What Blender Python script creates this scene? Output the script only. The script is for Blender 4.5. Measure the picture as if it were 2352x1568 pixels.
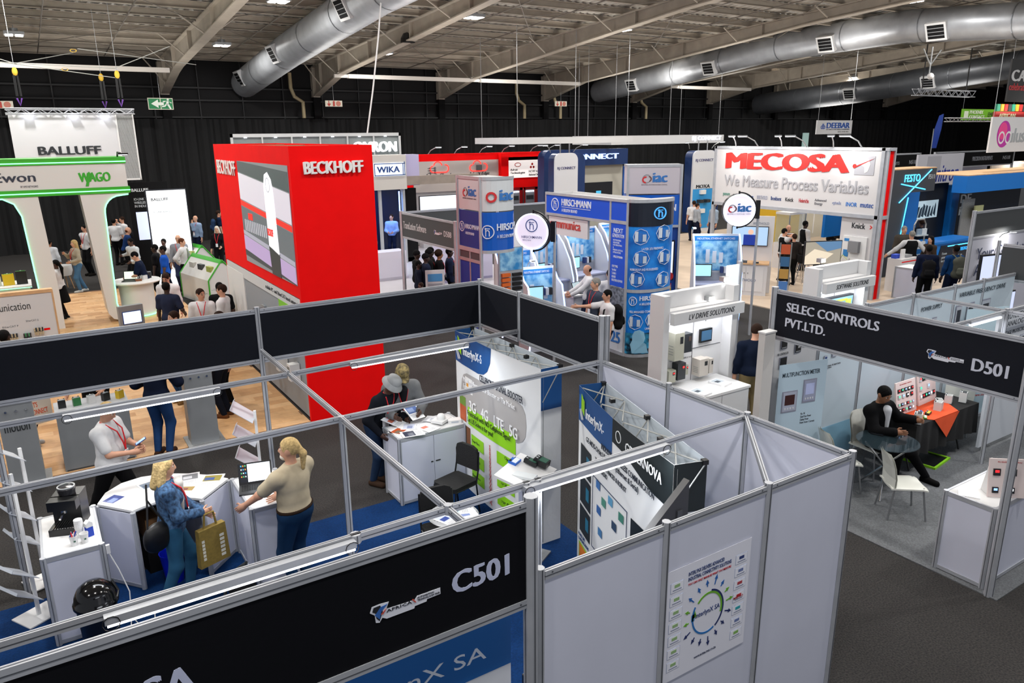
import bpy, math, random
import numpy as np
from mathutils import Vector, Matrix
for o in list(bpy.data.objects): bpy.data.objects.remove(o)
S = bpy.context.scene
C = S.collection
PI = math.pi
random.seed(7)
# ------------------------------------------------------------- camera
cd = bpy.data.cameras.new('camera'); cam = bpy.data.objects.new('camera', cd); C.objects.link(cam)
cd.sensor_width = 36.0; cd.lens = 36.0 * 1718.8 / 2352; cd.clip_start = 0.1; cd.clip_end = 300
EYE = Vector((0, 0, 4.75))
pt, ro, yw = 0.270578598, -0.0101903825, 0.570197924
fw = Vector((math.sin(yw)*math.cos(pt), math.cos(yw)*math.cos(pt), -math.sin(pt)))
rt = Vector((math.cos(yw), -math.sin(yw), 0)); up = rt.cross(fw)
r2 = rt*math.cos(ro) + up*math.sin(ro); u2 = up*math.cos(ro) - rt*math.sin(ro)
cam.matrix_world = Matrix(((r2.x, u2.x, -fw.x, EYE.x), (r2.y, u2.y, -fw.y, EYE.y), (r2.z, u2.z, -fw.z, EYE.z), (0, 0, 0, 1)))
S.camera = cam
# ------------------------------------------------------------- world, exposure
S.view_settings.view_transform = 'Standard'; S.view_settings.look = 'None'
S.view_settings.gamma = 1; S.view_settings.use_curve_mapping = False
S.view_settings.exposure = 0.15
W = bpy.data.worlds.new('hall_ambience'); S.world = W; W.use_nodes = True
W.node_tree.nodes['Background'].inputs[0].default_value = (0.86, 0.9, 1.0, 1)
W.node_tree.nodes['Background'].inputs[1].default_value = 0.42
# ------------------------------------------------------------- hall lamps (the light of the high bays under the roof)
def roof_z(y): return 8.3 + (38.5 - y) * 0.065
def area(name, loc, rot, size, power, col=(1, .97, .93), shape='SQUARE', sy=None, spread=None):
    l = bpy.data.lights.new(name, 'AREA'); l.energy = power; l.size = size; l.color = col; l.shape = shape
    if sy: l.size_y = sy
    if spread: l.spread = spread
    o = bpy.data.objects.new(name, l); o.location = loc; o.rotation_euler = rot; C.objects.link(o); return o
LAMPS = []
for ix in range(-1, 9):
    for iy in range(5):
        x = .6 + ix * 6.8; y = 32.2 - iy * 7.8
        LAMPS.append((x, y, roof_z(y) - .55))
for i, (x, y, z) in enumerate(LAMPS):
    area('high_bay_light', (x, y, z - .08), (0, 0, 0), .5, 265)
for x in (-4, 4, 12, 20, 28, 36, 46):      # added fill lights without fixtures, only to brighten the roof
    for y in (6, 15, 24, 32):
        area('roof_fill_light', (x, y, 5.3), (PI, 0, 0), 2.5, 130, (1, .96, .9))
# ------------------------------------------------------------- materials
MT = {}
def lin(c):
    if isinstance(c, str):
        c = c.lstrip('#'); c = ''.join(q*2 for q in c) if len(c) == 3 else c; c = tuple(int(c[i:i+2], 16)/255 for i in (0, 2, 4))
    return tuple(x/12.92 if x <= .04045 else ((x+.055)/1.055)**2.4 for x in c)
def mat(name, col='#cccccc', rough=.5, metal=0, emit=0, alpha=1, noise=0, nscale=8, bump=0, trans=0, col2=None, spec=None):
    if name in MT: return MT[name]
    m = bpy.data.materials.new(name); m.use_nodes = True; MT[name] = m
    nt = m.node_tree; b = nt.nodes['Principled BSDF']; c = lin(col)
    b.inputs['Base Color'].default_value = (*c, 1); b.inputs['Roughness'].default_value = rough
    b.inputs['Metallic'].default_value = metal
    if spec is not None: b.inputs['Specular IOR Level'].default_value = spec
    if emit:
        b.inputs['Emission Color'].default_value = (*c, 1); b.inputs['Emission Strength'].default_value = emit
    if trans: b.inputs['Transmission Weight'].default_value = trans
    if alpha < 1: b.inputs['Alpha'].default_value = alpha
    if noise or bump:
        tc = nt.nodes.new('ShaderNodeTexCoord'); n = nt.nodes.new('ShaderNodeTexNoise')
        n.inputs['Scale'].default_value = nscale; n.inputs['Detail'].default_value = 5
        nt.links.new(tc.outputs['Object'], n.inputs['Vector'])
        if noise:
            r = nt.nodes.new('ShaderNodeMix'); r.data_type = 'RGBA'
            d = lin(col2) if col2 else tuple(x*(1-noise) for x in c)
            r.inputs[6].default_value = (*c, 1); r.inputs[7].default_value = (*d, 1)
            mr = nt.nodes.new('ShaderNodeMapRange'); mr.inputs[1].default_value = .35; mr.inputs[2].default_value = .65
            nt.links.new(n.outputs['Fac'], mr.inputs[0]); nt.links.new(mr.outputs[0], r.inputs[0])
            nt.links.new(r.outputs[2], b.inputs['Base Color'])
        if bump:
            bp = nt.nodes.new('ShaderNodeBump'); bp.inputs['Strength'].default_value = bump; bp.inputs['Distance'].default_value = .02
            nt.links.new(n.outputs['Fac'], bp.inputs['Height']); nt.links.new(bp.outputs[0], b.inputs['Normal'])
    return m
def cm(col, rough=.6, emit=0):      # plain colour, made on demand
    return mat('paint_%s_%d_%d' % (col.lstrip('#'), rough*100, emit*100), col, rough, 0, emit)
ALU = mat('aluminium', '#b6b9bf', .42, .3, noise=.12, nscale=5)
ALUD = mat('aluminium_groove', '#5d6066', .45, .5)
WALLW = mat('white_laminate', '#ced1e0', .45, 0, noise=.05, nscale=1.5)  # bluish cast of the lighting is put into this white
WHITE = mat('white_paint', '#dcdcdc', .5)
GLOSSW = mat('white_gloss', '#e4e4e4', .25)
CREAM = mat('cream_steel', '#a59c8f', .55, 0, noise=.15, nscale=2)
BLK = mat('black_fascia', '#13161f', .75, 0, noise=.12, nscale=60, spec=.2)
BLKD = mat('black_fascia_front', '#07080e', .75, 0, noise=.12, nscale=60, spec=.15)
BLACK = mat('black_plastic', '#0d0d0e', .35)
BLACKM = mat('black_matt', '#0c0c0e', .85, spec=.2)
CHAR = mat('charcoal_board', '#3a3d3f', .6)
CHROME = mat('chrome', '#c8c8c8', .15, 1)
STEEL = mat('brushed_steel', '#a8abad', .4, .6, noise=.15, nscale=20)
GLASS = mat('clear_glass', '#b9cbc9', .03, 0, alpha=.28)
RED = mat('red_wall', '#ee0204', .75, 0, noise=.05, nscale=3, spec=.15)
LED = mat('led_white', '#f2f5ff', .4, 0, 6)
GREEN = mat('green_band', '#2f9a1e', .5)
LEDG = mat('led_green', '#7dffb0', .4, 0, 2.2)
LEDB = mat('led_blue', '#8fb4ff', .4, 0, 3)
# ------------------------------------------------------------- mesh builder
class MB:
    def __init__(s): s.v = []; s.f = []; s.mi = []; s.ms = []; s.cur = 0; s.tf = None; s.sm = False
    def m(s, mt):
        if mt not in s.ms: s.ms.append(mt)
        s.cur = s.ms.index(mt); return s
    def add(s, vs, fs):
        n = len(s.v)
        if s.tf: vs = [tuple(s.tf @ Vector(p)) for p in vs]
        s.v += [tuple(p) for p in vs]; s.f += [tuple(i+n for i in f) for f in fs]; s.mi += [s.cur]*len(fs); return s
    def box(s, x0, y0, z0, x1, y1, z1):
        if x0 > x1: x0, x1 = x1, x0
        if y0 > y1: y0, y1 = y1, y0
        if z0 > z1: z0, z1 = z1, z0
        return s.add([(x0,y0,z0),(x1,y0,z0),(x1,y1,z0),(x0,y1,z0),(x0,y0,z1),(x1,y0,z1),(x1,y1,z1),(x0,y1,z1)],
            [(0,3,2,1),(4,5,6,7),(0,1,5,4),(1,2,6,5),(2,3,7,6),(3,0,4,7)])
    def cb(s, c, sz):                       # centred box
        return s.box(c[0]-sz[0]/2, c[1]-sz[1]/2, c[2]-sz[2]/2, c[0]+sz[0]/2, c[1]+sz[1]/2, c[2]+sz[2]/2)
    def cyl(s, p0, p1, r0, r1=None, n=10, cap=True):
        r1 = r0 if r1 is None else r1
        p0 = Vector(p0); p1 = Vector(p1); d = (p1-p0)
        if d.length < 1e-7: return s
        d.normalize(); a = d.orthogonal().normalized(); b = d.cross(a)
        vs = [p0+(a*math.cos(2*PI*i/n)+b*math.sin(2*PI*i/n))*r0 for i in range(n)]+[p1+(a*math.cos(2*PI*i/n)+b*math.sin(2*PI*i/n))*r1 for i in range(n)]
        fs = [(i, (i+1) % n, n+(i+1) % n, n+i) for i in range(n)]
        if cap: fs += [tuple(range(n))[::-1], tuple(range(n, 2*n))]
        return s.add(vs, fs)
    def tube(s, pts, r, n=6):
        pts = [Vector(p) for p in pts]; rr = r if isinstance(r, (list, tuple)) else [r]*len(pts)
        vs = []; fs = []; a = None
        for i, p in enumerate(pts):
            d = (pts[min(i+1, len(pts)-1)]-pts[max(i-1, 0)]).normalized()
            if a is None: a = d.orthogonal().normalized()
            else:
                a = (a-d*a.dot(d)); a = a.normalized() if a.length > 1e-6 else d.orthogonal().normalized()
            b = d.cross(a)
            vs += [p+(a*math.cos(2*PI*k/n)+b*math.sin(2*PI*k/n))*rr[i] for k in range(n)]
        for i in range(len(pts)-1):
            for k in range(n): fs.append((i*n+k, i*n+(k+1) % n, (i+1)*n+(k+1) % n, (i+1)*n+k))
        fs += [tuple(range(n))[::-1], tuple(range((len(pts)-1)*n, len(pts)*n))]
        return s.add(vs, fs)
    def lathe(s, prof, n=20, c=(0, 0, 0), sx=1, sy=1):
        vs = [(c[0]+r*sx*math.cos(2*PI*k/n), c[1]+r*sy*math.sin(2*PI*k/n), c[2]+z) for r, z in prof for k in range(n)]
        fs = [(i*n+k, i*n+(k+1) % n, (i+1)*n+(k+1) % n, (i+1)*n+k) for i in range(len(prof)-1) for k in range(n)]
        fs += [tuple(range(n))[::-1], tuple(range((len(prof)-1)*n, len(prof)*n))]
        return s.add(vs, fs)
    def ball(s, c, r, n=12, m=8):
        r = r if isinstance(r, (list, tuple)) else (r, r, r)
        vs = [(c[0], c[1], c[2]-r[2])]; fs = []
        for i in range(1, m):
            t = -PI/2+PI*i/m
            vs += [(c[0]+r[0]*math.cos(t)*math.cos(2*PI*k/n), c[1]+r[1]*math.cos(t)*math.sin(2*PI*k/n), c[2]+r[2]*math.sin(t)) for k in range(n)]
        vs.append((c[0], c[1], c[2]+r[2]))
        for k in range(n):
            fs.append((0, 1+(k+1) % n, 1+k)); fs.append((len(vs)-1, 1+(m-2)*n+k, 1+(m-2)*n+(k+1) % n))
        for i in range(m-2):
            for k in range(n): fs.append((1+i*n+k, 1+i*n+(k+1) % n, 1+(i+1)*n+(k+1) % n, 1+(i+1)*n+k))
        return s.add(vs, fs)
    def prism(s, poly, a, b, ax='z'):       # extrude a polygon along an axis
        n = len(poly)
        def P(u, v, w): return (u, v, w) if ax == 'z' else ((u, w, v) if ax == 'y' else (w, u, v))
        vs = [P(u, v, a) for u, v in poly]+[P(u, v, b) for u, v in poly]
        fs = [tuple(range(n))[::-1], tuple(range(n, 2*n))]+[(i, (i+1) % n, n+(i+1) % n, n+i) for i in range(n)]
        return s.add(vs, fs)
    def quad(s, a, b, c, d): return s.add([a, b, c, d], [(0, 1, 2, 3)])
    def rq(s, u0, v0, u1, v1, d=.003):      # flat print on the face of a board, proud by d
        return s.box(u0, -d, v0, u1, 0.0005, v1)
    def disc(s, u, v, r, d=.004, n=20, r2=None):
        r2 = r2 or r
        return s.prism([(u+r*math.cos(2*PI*i/n), v+r2*math.sin(2*PI*i/n)) for i in range(n)], -d, .0005, 'y')
    def ring(s, u, v, r, w, d=.004, n=24, r2=None, a0=0, a1=2*PI):
        r2 = r2 or r; k = n
        for i in range(k):
            t0 = a0+(a1-a0)*i/k; t1 = a0+(a1-a0)*(i+1)/k
            s.prism([(u+(r-w)*math.cos(t0), v+(r2-w)*math.sin(t0)), (u+r*math.cos(t0), v+r2*math.sin(t0)), (u+r*math.cos(t1), v+r2*math.sin(t1)), (u+(r-w)*math.cos(t1), v+(r2-w)*math.sin(t1))], -d, .0005, 'y')
        return s
    def mesh(s, name):
        me = bpy.data.meshes.new(name); me.from_pydata(s.v, [], s.f)
        for m in s.ms: me.materials.append(m)
        if len(s.ms) > 1: me.polygons.foreach_set('material_index', s.mi)
        if s.sm: me.polygons.foreach_set('use_smooth', [True]*len(s.f)); 
        me.update(); 
        if s.sm: me.shade_smooth() if hasattr(me, 'shade_smooth') else None
        return me
    def build(s, name, parent=None, mt=None, smooth=False):
        if mt is not None: s.ms = [mt]; s.mi = [0]*len(s.f)
        if not s.ms: s.ms = [WHITE]
        me = s.mesh(name)
        if smooth: me.polygons.foreach_set('use_smooth', [True]*len(s.f))
        import bmesh
        bm = bmesh.new(); bm.from_mesh(me); bmesh.ops.recalc_face_normals(bm, faces=bm.faces); bm.to_mesh(me); bm.free()
        if smooth: me.set_sharp_from_angle(angle=.9)
        o = bpy.data.objects.new(name, me); C.objects.link(o)
        if parent: o.parent = parent
        return o
def B(name, parent, mt, *boxes):            # one part made of boxes
    for b in boxes: o = MB().box(*b).build(name, parent, mt)
    return o
def tag(o, label=None, cat=None, group=None, kind=None):
    if label: o['label'] = label
    if cat: o['category'] = cat
    if group: o['group'] = group
    if kind: o['kind'] = kind
    return o
def T(name, label, cat, loc=(0, 0, 0), a=0, group=None):   # a thing: empty at its base, heading a in degrees
    o = bpy.data.objects.new(name, None); C.objects.link(o); o.empty_display_size = .1
    o.location = loc; o.rotation_euler = (0, 0, math.radians(a)); tag(o, label, cat, group); return o
def kids(o): return [c for c in bpy.data.objects if c.parent == o]
def dup(o, loc=None, a=None, label=None, group=None):
    def cp(x, par):
        c = x.copy(); C.objects.link(c); c.parent = par
        for k in CH.get(x.name, []): cp(k, c)
        return c
    CH = {}
    for k in bpy.data.objects:
        if k.parent: CH.setdefault(k.parent.name, []).append(k)
    c = cp(o, None)
    if loc is not None: c.location = loc
    if a is not None: c.rotation_euler = (0, 0, math.radians(a))
    if label: c['label'] = label
    if group: c['group'] = group
    return c
# ------------------------------------------------------------- lettering: collected, turned to meshes at the end
TXT = []
def text(parent, s, u, v, w, h, mt, d=.004, bold=0, name='lettering', slant=0, face='f', y=0, kerned=1, lsp=1):
    """s fitted into the box (u..u+w, v..v+h) on the parent's local face; face f: x right z up; t: lying flat on top"""
    TXT.append((parent, s, u, v, w, h, mt, d, bold, name, slant, face, y, kerned, lsp))
WRAP = {}      # things whose print follows an elliptic curved face: (cx, cy, rx, ry, arc length)
def wrap_pt(W, u, d): th = -PI/2+PI*u/W[4]; return W[0]+(W[2]+d)*math.cos(th), W[1]+(W[3]+d)*math.sin(th)
def wbuild(m, t, name): W = WRAP[t.name]; m.v = [(*wrap_pt(W, x, -y+.012), z) for x, y, z in m.v]; return m.build(name, t)
def flush_text():
    objs = []
    for t in TXT:
        cu = bpy.data.curves.new('lettering', 'FONT'); cu.body = t[1]; cu.offset = t[8]*.4 if t[5] < .1 else 0; cu.shear = t[10]
        cu.resolution_u = 4 if t[5] > .3 else 3 if t[5] > .1 else 2 if t[5] > .03 else 1; cu.space_character = t[13]; cu.space_line = t[14]
        ex = .02; cu.extrude = ex
        o = bpy.data.objects.new('tmp', cu); C.objects.link(o); objs.append(o)
    bpy.context.view_layer.update()
    dg = bpy.context.evaluated_depsgraph_get()
    for o, t in zip(objs, TXT):
        par, s, u, v, w, h, mt, d, bold, name, sl, face, y, k, ls = t
        me = bpy.data.meshes.new_from_object(o.evaluated_get(dg)); n = len(me.vertices)
        if n == 0: continue
        if t[5] >= .1 and t[8] > .012:      # heavy letters: the outline struck three times side by side
            import bmesh
            bm = bmesh.new()
            for sh in (0, .5, 1):
                k0 = len(bm.verts); bm.from_mesh(me); bm.verts.ensure_lookup_table()
                for vv in bm.verts[k0:]: vv.co.x += t[8]*2.1*sh; vv.co.y += t[8]*.5*sh; vv.co.z += .004*sh
            bm.to_mesh(me); bm.free(); n = len(me.vertices)
        co = np.empty(n*3, 'f'); me.vertices.foreach_get('co', co); co = co.reshape(-1, 3)
        mn = co.min(0); mx = co.max(0); q = (co-mn)/np.maximum(mx-mn, 1e-6)
        out = np.empty_like(co)
        out[:, 0] = u+q[:, 0]*w
        if face == 'f': out[:, 1] = y-q[:, 2]*d; out[:, 2] = v+q[:, 1]*h
        else: out[:, 1] = v+q[:, 1]*h; out[:, 2] = y+q[:, 2]*d
        if par.name in WRAP and name == 'curved_lettering':
            W = WRAP[par.name]; th = -PI/2+PI*out[:, 0]/W[4]; dd = -out[:, 1]+.012; out[:, 0], out[:, 1] = W[0]+(W[2]+dd)*np.cos(th), W[1]+(W[3]+dd)*np.sin(th); name = 'lettering'
        me.vertices.foreach_set('co', out.ravel()); me.materials.clear(); me.materials.append(mt)
        me.update(); me.name = name
        ob = bpy.data.objects.new(name, me); C.objects.link(ob); ob.parent = par
    for o in objs:
        cu = o.data; bpy.data.objects.remove(o); bpy.data.curves.remove(cu)
# ============================================================= the hall
def carpet_mat(name, a, b, rough=.95):
    m = mat(name, a, rough, noise=1, col2=b, nscale=55, bump=.5, spec=.15)
    return m
o = B('floor', None, carpet_mat('charcoal_carpet', '#2b2a2b', '#403e3c'), (-12, -4, -.1, 75, 42, 0)); tag(o, kind='structure')
# back wall and the black drape
wb = mat('black_drape', '#08090c', .85, noise=.4, nscale=3)
o = B('wall_back', None, mat('black_sheeting', '#050508', .8), (-14, 38.6, 0, 78, 38.8, 9.2)); tag(o, kind='structure')
m = MB(); x = -12; i = 0; pts = []
while x < 76: pts.append((x, 38.0+.09*math.sin(x*7)+.05*math.sin(x*17.3+1))); x += .11
for a, b in zip(pts[:-1], pts[1:]): m.quad((a[0], a[1], 0), (b[0], b[1], 0), (b[0], b[1], 5.55), (a[0], a[1], 5.55))
o = m.build('drape', None, wb, smooth=True); tag(o, 'long black pleated drape hung across the whole back wall', 'drape')
m = MB()
for z in (6.35, 6.9, 5.6): m.box(-12, 38.35, z, 76, 38.45, z+.07)
for k in range(45): m.box(-10+k*1.95, 38.4, 5.5, -9.95+k*1.95, 38.5, 8.3)
tag(m.build('trim_1', None, mat('dark_girt', '#141518', .6)), kind='structure')
o = B('wall_right', None, mat('black_sheeting'), (74, -4, 0, 74.2, 38.6, 13)); tag(o, kind='structure')
# roof sheeting
RS = mat('roof_sheeting', '#b4b0a8', .5, 0, noise=.25, nscale=1.2, col2='#85817a')
m = MB(); n = 260
for i in range(n):
    x0 = -14+i*.34; 
    for a, b, za, zb in ((x0, x0+.06, 0, .045), (x0+.06, x0+.12, .045, .045), (x0+.12, x0+.18, .045, 0), (x0+.18, x0+.34, 0, 0)):
        m.quad((a, -6, roof_z(-6)+za), (b, -6, roof_z(-6)+zb), (b, 38.7, roof_z(38.7)+zb), (a, 38.7, roof_z(38.7)+za))
tag(m.build('ceiling', None, RS), kind='structure')
# purlins: one thing each, angle profile
PUR = MB(); 
for i in range(26):
    y = 37.8-i*1.45; z = roof_z(y)-.02
    m = MB(); m.box(-14, y, z-.24, 75, y+.03, z); m.box(-14, y-.08, z-.24, 75, y+.03, z-.215); m.box(-14, y-.08, z-.03, 75, y+.03, z)
    tag(m.build('trim_2', None, CREAM), kind='structure')
# rafters with haunch, stiffener plates, fly braces and column
def rafter(x):
    low = [(38.2, 6.68), (34.6, 7.48), (20.0, 8.85), (-5.5, 10.4)]
    web = MB().m(CREAM); web.prism([(y, z) for y, z in low]+[(-5.5, roof_z(-5.5)-.26), (38.3, roof_z(38.3)-.26)], x-.02, x+.02, 'x')
    tf = []
    for (y0, z0), (y1, z1) in zip(low[:-1], low[1:]):
        web.prism([(y0, z0), (y1, z1), (y1, z1-.04), (y0, z0-.04)], x-.17, x+.17, 'x')
    web.prism([(38.3, roof_z(38.3)-.26), (-5.5, roof_z(-5.5)-.26), (-5.5, roof_z(-5.5)-.3), (38.3, roof_z(38.3)-.3)], x-.17, x+.17, 'x')
    for y in (37.2, 34.6, 31, 27, 22.5, 17, 12):
        web.box(x-.16, y-.015, 6.9 if y > 35 else 8.9-.095*(y-20)-.05, x+.16, y+.015, roof_z(y)-.28)
    web.box(x-.18, 38.2, 6.6, x+.18, 38.5, 8.0)
    web.m(BLACKM).box(x-.18, 38.2, 5, x+.18, 38.5, 6.6)
    o = web.build('trim_3', None); tag(o, kind='structure')
    br = MB()
    for y in (37.0, 35.0, 32.0, 28.2, 23.8, 19.4, 14):
        zl = (7.0 if y > 36 else 7.5 if y > 34 else 8.85-.094*(y-20))
        for s in (-1, 1): br.cyl((x+s*.12, y, zl), (x+s*1.0, y, roof_z(y)-.25), .028, n=5)
    br.build('brace', o, CREAM)
for k in range(-1, 9): rafter(6.1+7*k)
# longitudinal tie beam of square tube hung under the haunches, with bracket plates
for k in (-1, 1, 2, 4, 6):
    x = 6.1+7*k
    m = MB(); m.box(x+.3, 34.55, 7.28, x+6.7, 34.75, 7.46)
    m.prism([(x-.25, 7.48), (x+.25, 7.48), (x+.1, 7.56), (x-.1, 7.56)], 34.5, 34.8, 'y'); m.box(x-.35, 34.58, 7.3, x+.35, 34.72, 7.44)
    tag(m.build('trim_4', None, mat('tie_beam', '#c4bfb8', .5)), kind='structure')
# roof bracing rods
m = MB()
for k in range(-1, 8):
    x = 6.1+7*k
    for (ya, yb) in ((37.5, 29), (29, 20.5), (20.5, 12), (12, 3)):
        m.cyl((x+.2, ya, roof_z(ya)-.3), (x+6.8, yb, roof_z(yb)-.32), .014, n=4); m.cyl((x+6.8, ya, roof_z(ya)-.35), (x+.2, yb, roof_z(yb)-.36), .014, n=4)
        m.cyl((x+2.3, yb, roof_z(yb)-.28), (x+2.3, ya, roof_z(ya)-.28), .022, n=5); m.cyl((x+4.7, yb, roof_z(yb)-.28), (x+4.7, ya, roof_z(ya)-.28), .022, n=5)
tag(m.build('trim_5', None, mat('rod_steel', '#77716a', .5, .3)), kind='structure')
# high bay lamps
LP = None
for i, (x, y, z) in enumerate(LAMPS):
    if LP is None:
        LP = T('high_bay_lamp', '', 'ceiling lamp', (x, y, z))
        m = MB(); m.box(-.3, -.3, .0, .3, .3, .1); m.cyl((0, 0, .1), (0, 0, .22), .14, n=12); m.build('housing', LP, STEEL)
        m = MB(); m.cyl((0, 0, .2), (0, 0, .5), .015, n=6); m.build('suspension', LP, STEEL)
        mm = MB()
        for sx in (-1, 1):
            for sy in (-1, 1): mm.box(sx*.15-.11, sy*.15-.11, -.02, sx*.15+.11, sy*.15+.11, 0)
        mm.build('led_panel', LP, mat('lamp_glow', '#fff6ea', .4, 0, 14)); L = LP
    else: L = dup(LP, (x, y, z))
    L['group'] = 'high bay lamps under the roof'; OR = ['first', 'second', 'third', 'fourth', 'fifth', 'sixth', 'seventh', 'eighth', 'ninth', 'tenth']
    L['label'] = 'square white roof lamp, %s row from the back drape, %s from the left' % (OR[i % 5], OR[i//5])
# ============================================================= shell scheme: posts, rails, panels, fascias
def octo(r): return [(r*math.cos(PI/8+k*PI/4), r*math.sin(PI/8+k*PI/4)) for k in range(8)]
class Shell:
    def __init__(s, label, org, name='shell_scheme_stand', cat='exhibition stand'):
        s.o = org; s.r = T(name, label, cat, (org[0], org[1], 0))
    def post(s, x, y, z1, z0=0, r=.03, name='post'):
        m = MB().m(ALU); m.prism([(x-s.o[0]+a, y-s.o[1]+b) for a, b in octo(r)], z0, z1)
        m.m(ALUD)
        for dx, dy in ((1, 0), (-1, 0), (0, 1), (0, -1)):
            cx = x-s.o[0]+dx*r*.93; cy = y-s.o[1]+dy*r*.93; m.cb((cx, cy, (z0+z1)/2), (.006, .006, z1-z0-.004))
        return m.build(name, s.r)
    def seg(s, p, q):
        d = math.hypot(q[0]-p[0], q[1]-p[1]); a = math.atan2(q[1]-p[1], q[0]-p[0]); return d, a
    def place(s, o, p, a): o.location = (p[0]-s.o[0], p[1]-s.o[1], 0); o.rotation_euler = (0, 0, a); return o
    def rail(s, p, q, z, h=.055, name='rail'):
        d, a = s.seg(p, q); m = MB().m(ALU); m.box(.03, -.014, z-h, d-.03, .014, z)
        m.m(ALUD); m.box(.03, -.0155, z-h*.62, d-.03, .0155, z-h*.52); m.box(.03, -.004, z-.002, d-.03, .004, z+.001)
        for u in (.08, d-.08): m.cyl((u, -.017, z-h*.3), (u, .017, z-h*.3), .006, n=6)
        return s.place(m.build(name, s.r), p, a)
    def panel(s, p, q, z0=.06, z1=2.28, mt=None, name='wall_panel', rails=True):
        d, a = s.seg(p, q); m = MB().m(mt or WALLW); m.box(.03, -.006, z0, d-.03, .006, z1)
        o = s.place(m.build(name, s.r), p, a)
        if rails: s.rail(p, q, z1+.05); s.rail(p, q, z0+.02)
        return o
    def fascia(s, p, q, z0=2.2, z1=2.76, mt=BLK, rails=True):
        d, a = s.seg(p, q); m = MB().m(mt); m.box(.02, -.008, z0, d-.02, .008, z1)
        o = s.place(m.build('fascia_board', s.r), p, a)
        if rails: s.rail(p, q, z1+.045); s.rail(p, q, z0+.005)
        return o
def africa_logo(par, u, v, w, y=-.009, dark=True):   # the fair's badge on every fascia: white outlined map and wordmark
    h = w*.26
    m = MB().m(cm('#d9dbe4')); 
    m.prism([(u, v+h*.7), (u+w*.03, v+h*1.0), (u+w*.13, v+h*1.02), (u+w*.26, v+h*.98), (u+w*.22, v+h*.62), (u+w*.62, v+h*.55), (u+w*.66, v+h*.72), (u+w, v+h*.72), (u+w, v+h*.36), (u+w*.8, v+h*.34), (u+w*.79, v+h*.22), (u+w*.62, v+h*.2), (u+w*.61, v+h*.08), (u+w*.22, v+h*.08), (u+w*.16, v+h*.22), (u+w*.12, v), (u+w*.07, v+h*.06), (u+w*.06, v+h*.5)], y-.003, y, 'y')
    m.m(cm('#14161e')); m.prism([(u+w*.03, v+h*.72), (u+w*.05, v+h*.93), (u+w*.14, v+h*.95), (u+w*.17, v+h*.6), (u+w*.12, v+h*.1), (u+w*.08, v+h*.3), (u+w*.07, v+h*.6)], y-.005, y, 'y')
    m.m(cm('#2c5fa8')); m.prism([(u+w*.06, v+h*.5), (u+w*.14, v+h*.85), (u+w*.24, v+h*.9), (u+w*.15, v+h*.6), (u+w*.12, v+h*.2)], y-.006, y, 'y')
    m.m(cm('#b8483c')); m.prism([(u+w*.14, v+h*.45), (u+w*.22, v+h*.66), (u+w*.17, v+h*.42)], y-.007, y, 'y')
    m.prism([(u+w*.585, v+h*.62), (u+w*.605, v+h*.62), (u+w*.64, v+h*.42), (u+w*.62, v+h*.42)], y-.007, y, 'y')
    m.build('show_logo', par)
    text(par, 'AFRICA', u+w*.22, v+h*.42, w*.36, h*.17, cm('#14161e'), y=y-.003, d=.002, bold=.01)
    text(par, 'AUTOMATION\nTECHNOLOGY FAIR', u+w*.66, v+h*.42, w*.33, h*.25, cm('#14161e'), y=y-.003, d=.002)
# ----- stand C501, the near one
c5 = Shell('aluminium framed white walled stand with near-black fascias and open beam grid, nearest the camera', (2.1, 3.1), 'shell_scheme_stand')
for (x, y, z) in ((2.1, 3.1, 2.83), (2.16, 3.1, 2.36), (-.95, 3.1, 2.83), (3.15, 3.1, 2.35), (4.14, 3.1, 2.35), (5.13, 3.1, 2.35), (5.12, 4.12, 2.35), (5.12, 5.1, 2.35), (5.12, 6.15, 2.83), (5.17, 6.12, 2.83), (5.12, 7.8, 2.82), (5.12, 8.8, 2.83), (2.1, 8.8, 2.83), (-.6, 8.8, 2.83), (2.1, 6.12, 2.33), (2.74, 4.1, 2.33), (2.84, 4.1, 2.33)):
    z0 = 2.18 if (x, y) == (5.12, 7.8) else 0
    c5.post(x, y, z, z0, r=.042 if (x, y) in ((2.1, 3.1), (5.12, 6.15)) else .03)
fC = c5.fascia((-.95, 3.1), (2.1, 3.1), 2.19, 2.76, BLKD)
text(fC, 'C501', 2.54, 2.40, .36, .13, cm('#b9bfd8'), y=-.008, d=.003, bold=.035)
africa_logo(fC, 2.08, 2.40, .39)
text(fC, 'INTERLYNX-SA', .0, 2.40, 1.27, .145, cm('#b9bfd8'), y=-.008, d=.003, bold=.035)
for k, (xa, xb) in enumerate(((2.16, 3.15), (3.15, 4.14), (4.14, 5.13))): c5.panel((xa, 3.1), (xb, 3.1))
for ya, yb in ((3.1, 4.12), (4.12, 5.1), (5.1, 6.15)): c5.panel((5.12, yb), (5.12, ya))
c5.fascia((5.12, 8.8), (5.12, 7.8)); c5.fascia((5.12, 7.8), (5.12, 6.15)); 
c5.fascia((2.1, 8.8), (5.12, 8.8)); c5.fascia((-.6, 8.8), (2.1, 8.8)); c5.fascia((-3.6, 8.8), (-.6, 8.8))
for p, q in (((2.1, 8.8), (2.1, 7.68)), ((2.1, 7.68), (2.1, 6.12)), ((2.1, 6.12), (2.1, 4.1)), ((2.1, 4.1), (2.1, 3.1)), ((-3, 7.68), (2.1, 7.68)), ((2.1, 7.68), (5.12, 7.8)), ((-3, 6.12), (2.1, 6.12)), ((2.1, 6.12), (5.12, 6.15)), ((-3, 4.1), (2.1, 4.1)), ((2.1, 4.1), (5.12, 4.12)), ((5.1, 4.12), (4.16, 3.12))):
    c5.rail(p, q, 2.33)
c5.post(1.44, 4.1, 2.33, 2.27, .036, 'joiner'); c5.post(2.1, 4.1, 2.34, 2.27, .03, 'joiner')
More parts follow.
